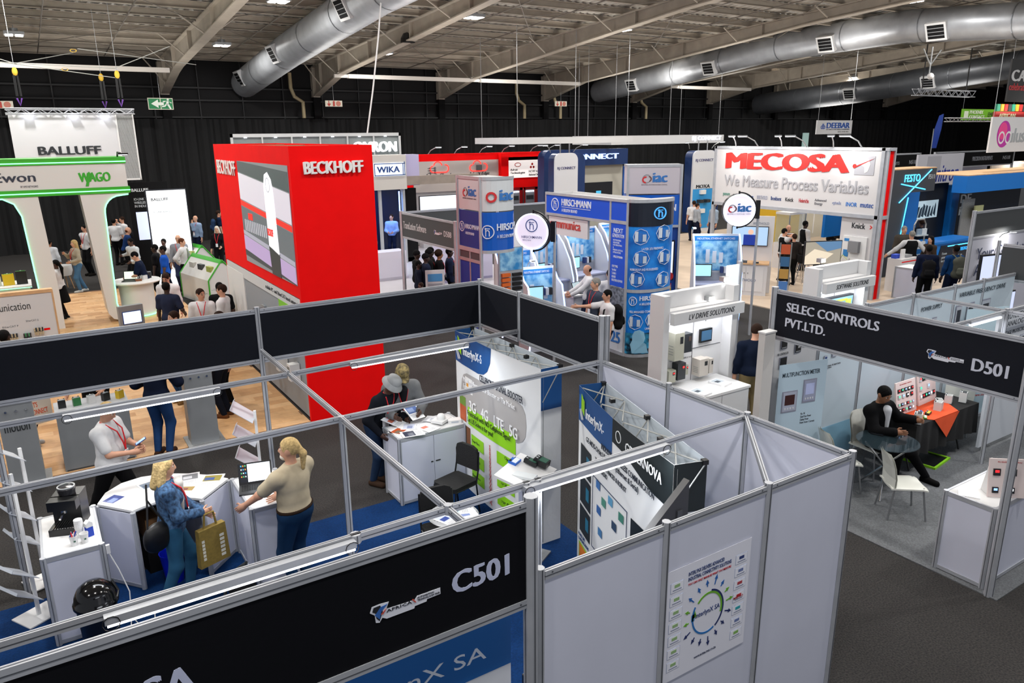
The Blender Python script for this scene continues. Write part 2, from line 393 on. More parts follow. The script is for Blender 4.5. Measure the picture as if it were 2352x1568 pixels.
# led battens clamped to the beams
def batten(x0, x1, y, label, a=0):
    t = T('led_batten', label, 'strip light', (x0, y, 2.28), a, 'led battens on the beams of the near stand'); L = x1-x0
    m = MB().m(ALU); m.box(0, .0, -.01, L, .05, .035); m.build('housing', t)
    B('diffuser', t, LED, (.01, .0, -.024, L-.01, .022, -.01))
    for u in (.03, L-.03): MB().ring(u, -.005, .045, .004, n=10).build('cable_tie', t, BLACK)
    area('batten_light', (x0+L/2*math.cos(math.radians(a)), y+.01, 2.23), (0, 0, math.radians(a)), L, 14*L/1.4, (.9, .94, 1), 'RECTANGLE', .04)
    return t
batten(.02, 1.42, 4.03, 'lit strip light on the front beam above the black domed bin')
batten(2.7, 4.1, 4.04, 'lit strip light on the beam in front of the second blue banner')
batten(.0, 1.38, 7.6, 'lit strip light on the rear beam over the woman reading her phone')
batten(2.78, 4.28, 7.64, 'lit strip light on the rear beam above the two men in hats')
# blue stand carpet
o = B('blue_carpet', None, carpet_mat('navy_carpet', '#052650', '#073060'), (-3.2, 3.12, 0, 5.08, 8.6, .012)); tag(o, 'deep blue stand carpet laid under the nearest stand', 'carpet')
o = B('grey_carpet', None, carpet_mat('grey_carpet_fibre', '#6e7174', '#5c5e61'), (7.9, 3.0, 0, 15, 6.1, .012)); tag(o, 'mid grey stand carpet under the white chairs and glass table', 'carpet')
# poster on the front wall of C501
t = T('wall_poster', 'white vinyl poster with a ring of arrows stuck on the front wall panel', 'poster', (3.17, 3.09, 0))
m = MB().m(cm('#dfe0ea')); m.box(0, -.003, 1.1, .82, -.0005, 1.97); m.build('sheet', t)
text(t, 'INTERLYNX DELIVERS ADVANCED\nINDUSTRIAL CONNECTIVITY SOLUTIONS', .2, 1.835, .42, .07, cm('#23396f'), y=-.003, d=.002, bold=.01)
text(t, 'YOU CAN ONLY MANAGE WHAT YOU MEASURE', .2, 1.80, .42, .018, cm('#b3262f'), y=-.003, d=.002, bold=.01)
text(t, 'WWW.INTERLYNX.CO.ZA', .3, 1.18, .22, .016, cm('#333a55'), y=-.003, d=.002)
text(t, 'InterlynX SA', .29, 1.50, .24, .05, cm('#23396f'), y=-.003, d=.002, bold=.01)
m = MB(); m.tf = Matrix.Translation((0, -.003, 0))
m.m(cm('#1f6cb0')); m.ring(.41, 1.52, .155, .014, .002, 28, .17, 2.6, 5.2); m.m(cm('#1d2c60')); m.ring(.41, 1.52, .16, .014, .002, 20, .175, -1.0, 1.4); m.m(cm('#68a62c')); m.ring(.41, 1.52, .145, .016, .002, 20, .16, -.3, 2.4)
m.m(cm('#2f7db0')); m.prism([(.25, 1.5), (.28, 1.5), (.28, 1.56), (.25, 1.55)], -.002, 0, 'y'); m.m(cm('#68a62c')); m.prism([(.265, 1.52), (.3, 1.53), (.28, 1.58)], -.002, 0, 'y')
m.build('arrow_ring', t)
for i in range(16):
    m = MB(); m.tf = Matrix.Translation((0, -.003, 0)); a = 2*PI*i/16+.1; c, s_ = math.cos(a), math.sin(a); r0, r1 = .185, .235+.02*(i % 3 == 0)
    m.m(cm(['#1f5fa8', '#68a62c', '#1d2c60'][0 if .8 < a < 2.8 else (1 if (a < .8 or 2.8 < a < 3.6) else 2)]))
    X = lambda r, w: (.41+r*c-w*s_, 1.52+r*s_*1.12+w*c)
    m.prism([X(r0, -.004), X(r1-.03, -.006), X(r1-.03, -.016), X(r1, 0), X(r1-.03, .016), X(r1-.03, .006), X(r0, .004)], -.002, 0, 'y'); m.build('arrow', t)
m = MB(); m.tf = Matrix.Translation((0, -.003, 0)); 
for i in range(7):
    for u in (.035, .665):
        z = 1.18+i*.103; m.m(cm('#9aa7c4')); m.rq(u, z, u+.12, z+.075, .001); m.m(cm('#e6e7f0')); m.rq(u+.003, z+.003, u+.117, z+.072, .002)
        m.m(cm(['#7fae5a', '#6b7aa8', '#2a9aa5', '#b3262f', '#a83a44', '#6b7aa8', '#2b3c72'][i] if u > .5 else '#8fb07a')); m.rq(u+.035, z+.035, u+.085, z+.058, .003); m.m(cm('#8389a0')); m.rq(u+.02, z+.015, u+.1, z+.022, .003)
m.build('badge_column', t)['kind'] = 'stuff'
text(t, 'MAESTRO', .67, 1.515, .1, .02, cm('#a8202c'), y=-.0065, d=.001, bold=.02)
# ----- stand D501
d5 = Shell('aluminium framed stand of the control maker with a navy fascia, right of the white chairs', (7.93, 3.1))
for x, y, z in ((7.93, 3.1, 2.83), (7.93, 6.1, 2.83), (8.95, 6.1, 2.35), (10, 6.1, 2.35), (11.2, 6.1, 2.35), (12.4, 6.1, 2.35), (13.3, 6.1, 2.35), (11.25, 4.8, 2.35), (14.4, 6.45, 2.85)):
    d5.post(x, y, z, r=.045 if x == 7.93 else .03)
fD = d5.fascia((7.93, 6.1), (7.93, 3.1))
text(fD, 'SELEC CONTROLS', .2, 2.55, 1.25, .115, cm('#c3c7d4'), y=-.008, d=.003, bold=.035)
text(fD, 'PVT.LTD.', .2, 2.35, .58, .115, cm('#c3c7d4'), y=-.008, d=.003, bold=.035)
text(fD, 'D501', 2.48, 2.36, .35, .135, cm('#c3c7d4'), y=-.008, d=.003, bold=.035)
africa_logo(fD, 2.01, 2.38, .39)
PB = mat('pale_blue_panel', '#c3d2dc', .5)
LG = mat('light_grey_panel', '#c9c9cb', .5)
for i, (xa, xb) in enumerate(((7.93, 8.95), (8.95, 10), (10, 11.2), (11.2, 12.4), (12.4, 13.3))):
    o = d5.panel((xa, 6.1), (xb, 6.1), mt=[LG, PB, PB, PB, PB][i])
for p, q in (((11.25, 6.1), (11.25, 4.8)), ((11.25, 4.8), (11.25, 3.1)), ((7.93, 4.8), (11.25, 4.8)), ((11.25, 4.8), (15, 4.8))): d5.rail(p, q, 2.33)
t = T('led_batten', 'short lit strip light on the beam of the control maker stand', 'strip light', (10.25, 4.77, 2.28), 0)
B('housing', t, ALU, (0, 0, -.01, .8, .05, .03)); B('diffuser', t, LED, (.01, -.012, -.035, .79, .03, -.012)); area('batten_light', (10.6, 4.78, 2.2), (0, 0, 0), .8, 12, (.9, .94, 1), 'RECTANGLE', .04)
# device posters on the back wall (flat print, one set per panel)
def meter(m, u, v, w, h, face='#1b1b1d', scr='#3b1512', d=.02):
    m.m(cm('#8d90a0')); m.box(u, -d, v, u+w, 0, v+h); m.m(cm(face)); m.box(u+w*.06, -d-.004, v+h*.06, u+w*.94, -d, v+h*.94); m.m(cm(scr)); m.box(u+w*.18, -d-.006, v+h*.35, u+w*.82, -d-.004, v+h*.82)
    m.m(cm('#cfd2d8'))
    for k in range(4): m.box(u+w*(.18+.18*k), -d-.007, v+h*.14, u+w*(.27+.18*k), -d-.004, v+h*.22)
def pm(t, *a): m = MB(); meter(m, *a); return m.build('meter_picture', t)
t = T('device_wall_graphic', 'printed wall of black controllers and pale meters behind the man in the dark suit', 'wall graphic', (7.97, 6.085, 0))
m = MB()
m.m(cm('#b5cddb', .5)); m.rq(0, .1, 0.9, .75, .001); m.m(cm('#8ab8d2')); m.rq(1.0, .1, 2.0, .6, .0015); m.build('sky_print', t)['kind'] = 'stuff'
for (u, v, w) in ((.15, 1.96, .13), (.15, 1.7, .15), (.16, 1.42, .14), (.45, 1.86, .13), (.62, 1.93, .13), (.5, 1.46, .17), (.5, 1.2, .16)): pm(t, u, v, w, w*1.02, '#17181a', '#101113', .006)
for (u, v, w) in ((1.12, 1.93, .08), (1.3, 1.95, .08), (1.12, 1.62, .07), (1.3, 1.66, .1), (1.65, 1.9, .12), (1.95, 1.92, .1)): pm(t, u, v, w, w*1.3, '#aeb7c6', '#1d3f7a', .006)
for u, v, w, s_ in ((.1, 1.88, .22, 'PID CONTROLLER'), (.42, 1.66, .32, 'PROCESS INDICATOR'), (1.1, 1.5, .42, '* Integrated Display  I/O Digital / Analog\n* Single Box Solution'), (1.62, 1.72, .4, '* Ethernet Server  USB & Data Logging\n* Use of Recipe Management'), (.4, 1.13, .3, 'Voltage / Current Input'), (2.1, 1.85, .25, 'Power\nSupply Unit')):
    text(t, s_, u, v, w, .032 if '\n' not in s_ else .06, cm('#2a3038'), d=.002, y=-.002)
text(t, '848', .5, 1.93, .05, .03, cm('#e8e8e8'), y=-.013, d=.002); text(t, '12.12', .54, 1.27, .08, .035, cm('#e8e8e8'), y=-.013, d=.002)
# ============================================================= people: one smooth skin grown around a posed skeleton, garments grown the same way
def sdf_mesh(prims, v, k=.03, cuts=()):
    """prims: ('c',a,b,ra,rb) tapered limb | ('e',c,r,R) ellipsoid | ('-e',c,r,R) carved away.  cuts: (point, normal) half spaces removed"""
    lo = np.array([1e9]*3); hi = -lo; bb = []
    for p in prims:
        if p[0] == 'c': a, b = np.array(p[1], float), np.array(p[2], float); r = max(p[3], p[4]); l = np.minimum(a, b)-r; h_ = np.maximum(a, b)+r
        else: c = np.array(p[1], float); r = max(p[2]); l = c-r; h_ = c+r
        bb.append((l, h_))
        if p[0] != '-e': lo = np.minimum(lo, l); hi = np.maximum(hi, h_)
    lo -= 3*v; hi += 3*v; n = np.ceil((hi-lo)/v).astype(int)+1
    F = np.full(n, 1.0, 'f'); ax = [lo[i]+v*np.arange(n[i]) for i in range(3)]
    for p, (l, h_) in zip(prims, bb):
        m = k+2*v; i0 = np.maximum(np.floor((l-m-lo)/v).astype(int), 0); i1 = np.minimum(np.ceil((h_+m-lo)/v).astype(int)+1, n)
        if (i1 <= i0).any(): continue
        X, Y, Z = np.meshgrid(*[ax[i][i0[i]:i1[i]].astype('f') for i in range(3)], indexing='ij')
        if p[0] == 'c':
            a, b = np.array(p[1], float), np.array(p[2], float); d = b-a; L2 = max(d@d, 1e-9)
            t = np.clip(((X-a[0])*d[0]+(Y-a[1])*d[1]+(Z-a[2])*d[2])/L2, 0, 1)
            D = np.sqrt((X-a[0]-t*d[0])**2+(Y-a[1]-t*d[1])**2+(Z-a[2]-t*d[2])**2)-(p[3]+(p[4]-p[3])*t)
        else:
            c, r = p[1], p[2]; X, Y, Z = X-c[0], Y-c[1], Z-c[2]
            if len(p) > 3 and p[3] is not None:
                R = p[3]; X, Y, Z = (X*R[0][0]+Y*R[1][0]+Z*R[2][0], X*R[0][1]+Y*R[1][1]+Z*R[2][1], X*R[0][2]+Y*R[1][2]+Z*R[2][2])
            k0 = np.sqrt((X/r[0])**2+(Y/r[1])**2+(Z/r[2])**2); k1 = np.sqrt((X/r[0]**2)**2+(Y/r[1]**2)**2+(Z/r[2]**2)**2)+1e-6
            D = k0*(k0-1)/k1
        s = tuple(slice(i0[i], i1[i]) for i in range(3)); Fs = F[s]
        if p[0] == '-e': F[s] = np.maximum(Fs, -D)
        else:
            h2 = np.maximum(k-np.abs(Fs-D), 0)/k; F[s] = np.minimum(Fs, D)-h2*h2*k*.25
    for c, nn in cuts:
        nn = np.array(nn, float); nn /= np.linalg.norm(nn)
        D = ((ax[0]-c[0])*nn[0])[:, None, None]+((ax[1]-c[1])*nn[1])[None, :, None]+((ax[2]-c[2])*nn[2])[None, None, :]
        F = np.maximum(F, D.astype('f'))
    ins = F < 0; cnt = np.zeros(n-1, 'i2'); P = np.zeros((*(n-1), 3), 'f'); W_ = np.zeros(n-1, 'f')
    c000 = [slice(0, -1)]*3
    for axis in range(3):
        a_sl = [slice(None)]*3; b_sl = [slice(None)]*3; a_sl[axis] = slice(0, -1); b_sl[axis] = slice(1, None)
        Fa, Fb = F[tuple(a_sl)], F[tuple(b_sl)]; ch = (Fa < 0) != (Fb < 0)
        t = np.where(ch, Fa/np.where(ch, Fa-Fb, 1), 0)
        o1, o2 = [i for i in range(3) if i != axis]
        for d1 in (0, 1):
            for d2 in (0, 1):
                sl = [slice(None)]*3; sl[o1] = slice(d1, n[o1]-1+d1); sl[o2] = slice(d2, n[o2]-1+d2)
                cc = ch[tuple(sl)]; tt = t[tuple(sl)]
                W_ += cc; P[..., axis] += tt*cc; P[..., o1] += d1*cc; P[..., o2] += d2*cc
    act = W_ > 0; idx = np.full(n-1, -1, 'i4'); idx[act] = np.arange(act.sum())
    I = np.argwhere(act); V = lo+v*(I+P[act]/W_[act][:, None]); fs = []
    for axis in range(3):
        o1, o2 = [(1, 2), (2, 0), (0, 1)][axis]
        a_sl = [slice(1, -1)]*3; b_sl = [slice(1, -1)]*3; a_sl[axis] = slice(0, -1); b_sl[axis] = slice(1, None)
        A_, B_ = ins[tuple(a_sl)], ins[tuple(b_sl)]
        for sgn in (True, False):
            e = np.argwhere((A_ == sgn) & (B_ != sgn))
            if not len(e): continue
            off = np.array([1, 1, 1]); off[axis] = 0; e = e+off
            def q(d1, d2):
                g = e.copy(); g[:, o1] -= d1; g[:, o2] -= d2; return idx[g[:, 0], g[:, 1], g[:, 2]]
            f = np.stack([q(0, 0), q(1, 0), q(1, 1), q(0, 1)], 1)
            fs.append(f if sgn else f[:, ::-1])
    return V, np.concatenate(fs)
def mk_mesh(name, V, Fq, mt, extra=None):
    me = bpy.data.meshes.new(name); vs = V.tolist(); fq = Fq.tolist()
    if extra:
        n = len(vs); vs += [tuple(p) for p in extra.v]; fq += [[i+n for i in f] for f in extra.f]
    me.from_pydata(vs, [], fq); me.materials.append(mt)
    me.polygons.foreach_set('use_smooth', [True]*len(me.polygons)); me.update(); return me
def ik(a, c, l1, l2, pole):
    a, c, pole = np.array(a, float), np.array(c, float), np.array(pole, float)
    d = c-a; D = np.linalg.norm(d); mx = (l1+l2)*.998
    if D > mx: c = a+d/D*mx; d = c-a; D = mx
    u = d/D; x = (l1*l1-l2*l2+D*D)/(2*D); h2 = math.sqrt(max(l1*l1-x*x, 0)); p = pole-u*(pole@u); p /= max(np.linalg.norm(p), 1e-6)
    return a+u*x+p*h2, c
def rotx(a): c, s = math.cos(a), math.sin(a); return np.array([[1, 0, 0], [0, c, -s], [0, s, c]])
def rotz(a): c, s = math.cos(a), math.sin(a); return np.array([[c, -s, 0], [s, c, 0], [0, 0, 1]])
SK = {'l': '#c8957a', 'f': '#d2a184', 'm': '#9a6a4c', 'd': '#4e3226', 'b': '#33211a', 'g': '#b8836a'}
def skin(c): return mat('skin_'+c, SK[c], .5, noise=.12, nscale=12)
def cloth(c, pat=None):
    if pat == 'floral': 
        m = mat('cloth_floral'+c, c, .85, noise=1, col2='#41658c', nscale=26, bump=.2); return m
    if pat == 'camo': return mat('cloth_camo', '#8a7a4e', .85, noise=1, col2='#2f2a1e', nscale=22)
    return mat('cloth_'+c.lstrip('#'), c, .9, noise=.2, nscale=5, bump=.4, spec=.12)
HAIRC = {'k': '#060505', 'br': '#2b1a11', 'bl': '#c9ad78', 'gy': '#8b8984', 'rd': '#5a2f18', 'wh': '#c9c2b4'}
def person(x, y, face, label, h=1.72, sk='l', top='#d8d8d8', sleeve='short', bot='#17181c', legs='trousers', shoe='#14110f', hair=('br', 'short'), hat=None,
           hl=None, hr=None, fl=None, fr=None, lean=0, sit=None, hy=0, ht=0, v=.02, lan=None, fat=1.0, under=None, pat=None, tw=0, z=0, belt=None, glasses=False, fem=False, curl=.5, jack=0, beard=None, tie=None, group=None, vest=None):
    k = h/1.72; ln = math.radians(lean); pz = (.93 if sit is None else sit+.08); pv = np.array([0, 0, pz])
    Rl = rotz(math.radians(tw)) @ rotx(ln)          # leaning forward is towards -y
    def U(p): p = np.array(p, float); p[2] += pz-.93; return pv+Rl @ (p-pv)
    sw = (.155 if fem else .178)*(.5+.5*fat); shL, shR = U((sw, 0, 1.375)), U((-sw, 0, 1.375)); nk = U((0, .005, 1.45))
    up_ = Rl @ np.array([0, 0, 1]); HR = rotz(math.radians(tw+hy)) @ rotx(math.radians(ht)+ln*.45)
    hc = nk+up_*.06+HR @ np.array([0, -.012, .1])
    def Hd(p): return hc+HR @ np.array(p, float)
    hl = np.array(hl if hl is not None else (.27, -.06, .80)); hr = np.array(hr if hr is not None else (-.27, -.06, .80))
    elL, haL = ik(shL, hl, .285, .255, (.6, .6, -.7)); elR, haR = ik(shR, hr, .285, .255, (-.6, .6, -.7))
    if sit is None: fl = fl or (.085, 0); fr = fr or (-.085, 0)
    else: fl = fl or (.12, -.46); fr = fr or (-.12, -.42)
    hpL, hpR = np.array([.088, 0, pz-.02]), np.array([-.088, 0, pz-.02])
    anL, anR = np.array([fl[0], fl[1]+.02, .085+(fl[2] if len(fl) > 2 else 0)]), np.array([fr[0], fr[1]+.02, .085+(fr[2] if len(fr) > 2 else 0)])
    knL, anL = ik(hpL, anL, .435, .425, (.1, -1, .12)); knR, anR = ik(hpR, anR, .435, .425, (-.1, -1, .12))
    bw = fat; f2 = .4+.6*fat
    P = [('e', U((0, 0, .96)), (.155*bw, .115*f2, .13), Rl), ('e', U((0, -.01*(fat > 1.1), 1.1)), (.135*bw, .105*bw, .16), Rl), ('e', U((0, 0, 1.28)), (.158*f2, .112*f2, .18), Rl),
         ('c', shL, shR, .052, .052), ('c', nk-up_*.015, shL, .042, .046), ('c', nk-up_*.015, shR, .042, .046), ('c', nk, hc-HR @ np.array([0, -.01, .05]), .054, .05)]
    if fem: P += [('e', U((.07, -.085, 1.27)), (.06, .05, .06), Rl), ('e', U((-.07, -.085, 1.27)), (.06, .05, .06), Rl)]
    arms = [('c', shL, elL, .054, .041), ('c', elL, haL, .041, .027), ('c', shR, elR, .054, .041), ('c', elR, haR, .041, .027)]
    lg = [('c', hpL, knL, .088*f2, .058), ('c', knL, anL, .058, .036), ('c', hpR, knR, .088*f2, .058), ('c', knR, anR, .058, .036)]
    if sit is not None: lg = [('c', hpL, knL, .09*f2, .062)]+lg[1:2]+[('c', hpR, knR, .09*f2, .062)]+lg[3:]
    ft = []
    for an in (anL, anR): ft += [('c', an-np.array([0, -.03, .045]), an+np.array([0, -.16, -.045]), .042, .036)]
    head = [('e', Hd((0, .012, .022)), (.074, .094, .095), HR), ('e', Hd((0, -.022, -.045)), (.056, .066, .07), HR), ('c', Hd((0, -.082, .012)), Hd((0, -.1, -.018)), .008, .013),
            ('e', Hd((.076, .012, -.005)), (.01, .02, .03), HR), ('e', Hd((-.076, .012, -.005)), (.01, .02, .03), HR)]
    hp = []; ex = MB()
    for (el, ha, sd) in ((elL, haL, 1), (elR, haR, -1)):
        d = ha-el; d = d/max(np.linalg.norm(d), 1e-6); inw = np.array([-sd, -.3, 0.]); nrm = inw-d*(inw@d)
        if np.linalg.norm(nrm) < .2: nrm = np.array([0, 0, -1.])-d*(-d[2])
        nrm /= np.linalg.norm(nrm); lat = np.cross(d, nrm); R = np.stack([lat, nrm, d], 1)
        pc = ha+d*.045; hp += [('e', pc, (.04, .018, .052), R), ('c', ha, pc, .026, .024)]
        for j, L in enumerate((.068, .078, .073, .056)):
            o = (j-1.5)*.019; q0 = ha+d*.08+lat*o; pts = [q0]; dd = d.copy()
            for s_ in range(3): dd = dd+nrm*curl*(.45+.25*s_); dd /= np.linalg.norm(dd); pts.append(pts[-1]+dd*L*(.42, .33, .25)[s_])
            ex.tube([ha+d*.06+lat*o]+pts, [.0095, .0092, .0085, .008, .006], 6)
        sgn = -1 if (lat @ np.array([0, -1., .5])) < 0 else 1
        q0 = ha+d*.02+lat*sgn*.03; q1 = q0+(d*.7+lat*sgn*.7+nrm*.3)*.038; ex.tube([ha+d*.015+lat*sgn*.015, q0, q1, q1+(d*.9+nrm*.4)*.032], [.012, .0115, .0105, .007], 6)
    sc = lambda prims, g=0: [((p[0], np.array(p[1])*k, np.array(p[2])*k, (p[3]+g)*k, (p[4]+g)*k) if p[0] == 'c' else (p[0], np.array(p[1])*k, tuple((r+g)*k for r in p[2]), p[3])) for p in prims]
    ex.v = [tuple(np.array(p)*k) for p in ex.v]
    V, F_ = sdf_mesh(sc(P+arms+lg+ft+head+hp), v, .028)
    ob = bpy.data.objects.new('person', mk_mesh('person', V, F_, skin(sk), ex)); C.objects.link(ob)
    ob.location = (x, y, z); ob.rotation_euler = (0, 0, math.radians(face+90)); tag(ob, label, 'person', group)
    def child(name, prims, mt, g=0, kk=.03, cuts=(), vv=None):
        V, F_ = sdf_mesh(sc(prims, g), vv or v, kk, [(np.array(c)*k, n) for c, n in cuts]); o = bpy.data.objects.new(name, mk_mesh(name, V, F_, mt)); C.objects.link(o); o.parent = ob; return o
    # shoes
    so = child('shoes', ft+[('c', anL-np.array([0, 0, .02]), anL+np.array([0, -.02, -.03]), .036, .04), ('c', anR-np.array([0, 0, .02]), anR+np.array([0, -.02, -.03]), .036, .04)], cloth(shoe), .008, .02, [((0, 0, .001), (0, 0, -1))], vv=min(v, .018))
    # legs
    if legs in ('trousers', 'jeans', 'shorts'):
        tp = [P[0]]+lg; cuts = []
        if legs == 'shorts': tp = [P[0], ('c', hpL, hpL+(knL-hpL)*.95, .1, .085), ('c', hpR, hpR+(knR-hpR)*.95, .1, .085)]
        top_cut = [(U((0, 0, 1.04)), Rl @ np.array([0, 0, 1.]))]
        child('trousers' if legs != 'shorts' else 'shorts', tp, cloth(bot), .013, .04, top_cut+([((0, 0, min(anL[2], anR[2])-.005), (0, 0, -1))] if legs != 'shorts' else []))
    elif legs == 'skirt':
        child('skirt', [P[0], ('c', (0, 0, .9), (0, .01, .55), .15, .2)], cloth(bot), .012, .05, [((0, 0, .5), (0, 0, -1)), (U((0, 0, 1.04)), Rl @ np.array([0, 0, 1.]))])
        child('tights', lg, cloth('#1c1716'), .007, .02)
    # top
    g = .014+jack*.012; A_ = []
    for a, e, w in ((shL, elL, haL), (shR, elR, haR)):
        if sleeve == 'long': A_ += [('c', a, e, .056, .046), ('c', e, w-(w-e)*.06, .044, .034)]
        elif sleeve == 'short': A_ += [('c', a, a+(e-a)*.72, .06, .056)]
    hem = .985 if belt else .9-(.06 if jack else 0)
    tcut = [(U((0, 0, hem)), Rl @ np.array([0, 0, -1.])), (nk+up_*.02, up_)]
    hip = [] if belt else [('e', U((0, 0, .93)), (.158*bw, .122*f2, .12), Rl)]
    child('shirt' if not jack else 'jacket', P[:6]+([] if not fem else P[7:9])+A_+hip, cloth(top, pat), g, .045, tcut)
    if vest: child('waistcoat', P[:4], cloth(vest), g+.012, .045, [(U((0, 0, .93)), Rl @ np.array([0, 0, -1.])), (nk+up_*.0, up_)])
    if under:   # shirt front showing between the lapels
        child('shirt_front', [('c', U((0, -.1-jack*.012, 1.395)), U((0, -.12-jack*.014, 1.08)), .06, .018)], cloth(under), .006, .01, vv=min(v, .015))
    if belt: child('belt', [('e', U((0, 0, 1.0)), (.15*bw, .114*f2, .1), Rl)], cloth(belt), .022, .02, [(U((0, 0, 1.012)), Rl @ np.array([0, 0, 1.])), (U((0, 0, .98)), Rl @ np.array([0, 0, -1.]))], vv=min(v, .015))
    # hair
    if hair and hair[1] != 'none' and hat not in ('beanie',):
        hm = mat('hair_'+hair[0], HAIRC[hair[0]], .8, noise=.35, nscale=40, bump=.6, spec=.15); st = hair[1]
        hs = [('e', Hd((0, .016, .03)), (.082, .1, .098), HR), ('-e', Hd((0, -.1, -.035)), (.085, .085, .1), HR), ('-e', Hd((0, -.03, -.13)), (.12, .12, .1), HR)]
        if st == 'bald': hs = [('e', Hd((0, .03, -.01)), (.08, .082, .055), HR), ('-e', Hd((0, -.08, -.03)), (.09, .09, .1), HR), ('-e', Hd((0, -.02, .09)), (.09, .11, .065), HR)]
        if st in ('long', 'bob'):
            e_ = -.2 if st == 'bob' else -.34; b = Rl.T @ HR
            hs = hs[:2]+[('c', Hd((.055, .03, 0)), Hd((.085, .045, e_*.85)), .045, .04), ('c', Hd((-.055, .03, 0)), Hd((-.085, .045, e_*.85)), .045, .04), ('c', Hd((0, .06, 0)), Hd((0, .1, e_)), .06, .055)]
        if st == 'pony': hs += [('c', Hd((0, .1, .03)), Hd((0, .14, -.04)), .026, .036), ('c', Hd((0, .14, -.04)), Hd((0, .13, -.2)), .036, .018)]
        if st == 'ponylong': hs += [('c', Hd((0, .1, .0)), Hd((0, .15, -.12)), .035, .045), ('c', Hd((0, .15, -.12)), Hd((0, .14, -.42)), .045, .022)]
        if st == 'curly': hs = [('e', Hd((0, .02, .04)), (.1, .115, .11), HR), ('-e', Hd((0, -.11, -.03)), (.075, .07, .09), HR)]
        child('hair', hs, hm, 0, .02, vv=min(v, .014))
    vf = min(v, .012)
    if hat == 'beanie': child('beanie', [('e', Hd((0, .012, .045)), (.092, .108, .1), HR), ('-e', Hd((0, -.06, -.07)), (.14, .12, .1), HR), ('-e', Hd((0, .05, -.1)), (.14, .12, .1), HR)], cloth('#0d0d0f'), 0, .02, vv=vf)
    if hat in ('bucket', 'cap', 'yellowcap'):
        hcol = cloth('#8d8f90') if hat == 'bucket' else cloth('#8a7a4e', 'camo') if hat == 'cap' else cloth('#b89a5a'); m = MB()
        M4 = Matrix.Translation(Vector(Hd((0, .01, .0)))*k) @ Matrix([list(r)+[0] for r in HR]+[[0, 0, 0, 1]])
        m.tf = M4; m.lathe([(.098, .04), (.096, .075), (.088, .125), (.06, .15), (.0, .155)], 20, sy=1.15)
        if hat == 'bucket': m.lathe([(.098, .075), (.14, .02), (.142, .012), (.098, .055)], 20, sy=1.1)
        else: m.prism([(.07, -.08), (.075, -.12), (.05, -.175), (0, -.19), (-.05, -.175), (-.075, -.12), (-.07, -.08)], .045, .055)
        if hat == 'cap': pass
        o = m.build('hat', ob, hcol, smooth=True)
    if v <= .03:                                  # features of the face
        m = MB().m(cm('#f0ece6')); M4 = Matrix([list(HR[i]*k)+[hc[i]*k] for i in range(3)]+[[0, 0, 0, 1]]); m.tf = M4
        for s_ in (-1, 1): m.m(cm('#e8e2da')); m.ball((s_*.031, -.072, .012), (.012, .01, .007), 8, 6); m.m(cm('#1c120c')); m.ball((s_*.031, -.08, .012), (.006, .004, .006), 6, 5); m.m(cm('#20140e')); m.cb((s_*.032, -.08, .032), (.03, .008, .006))
        m.build('eyes', ob); m = MB(); m.tf = M4; m.ball((0, -.083, -.052), (.022, .008, .006), 8, 6); m.build('mouth', ob, cm('#8f3d36' if fem else '#8a5547'))
        if glasses:
            m = MB(); m.tf = M4
            for s_ in (-1, 1): m.ring(s_*.034, .012, .024, .003, .004, 10); m.box(s_*.058, -.09, .01, s_*.06, .01, .014)
            for i in range(len(m.v)): pass
            o = m.build('glasses', ob, BLACK); o.location = (HR @ np.array([0, -.088, 0]))*k
        if beard: child('beard', [('e', Hd((0, -.045, -.075)), (.05, .05, .04), HR), ('-e', Hd((0, -.06, -.03)), (.06, .06, .035), HR)], mat('hair_'+beard, HAIRC[beard], .7), 0, .01, vv=vf)
    if lan:
        m = MB(); q = lambda p: tuple(U(p)*k); fy = -.14*f2-(.03 if fem else 0)-jack*.012-(.03 if fat > 1.1 else 0)
        for s_ in (-1, 1): m.tube([q((s_*.06, .03, 1.47)), q((s_*.085, -.055, 1.45)), q((s_*.06, fy+.03, 1.36)), q((s_*.03, fy-.004, 1.22)), q((0, fy-.012, 1.1))], .0085, 5)
        o = m.build('lanyard', ob, cm('#c81420')); B('badge', o, cm('#e4e4e6'), tuple(np.array(q((-.04, fy-.022, .98))))+tuple(np.array(q((.04, fy-.014, 1.1)))))
    if tie:
        m = MB(); q = lambda p: tuple(U(p)*k); m.tube([q((0, -.12, 1.42)), q((0, -.145, 1.3)), q((0, -.15, 1.08))], [.014, .02, .026], 6); m.build('tie', ob, cloth(tie), smooth=True)
    return ob
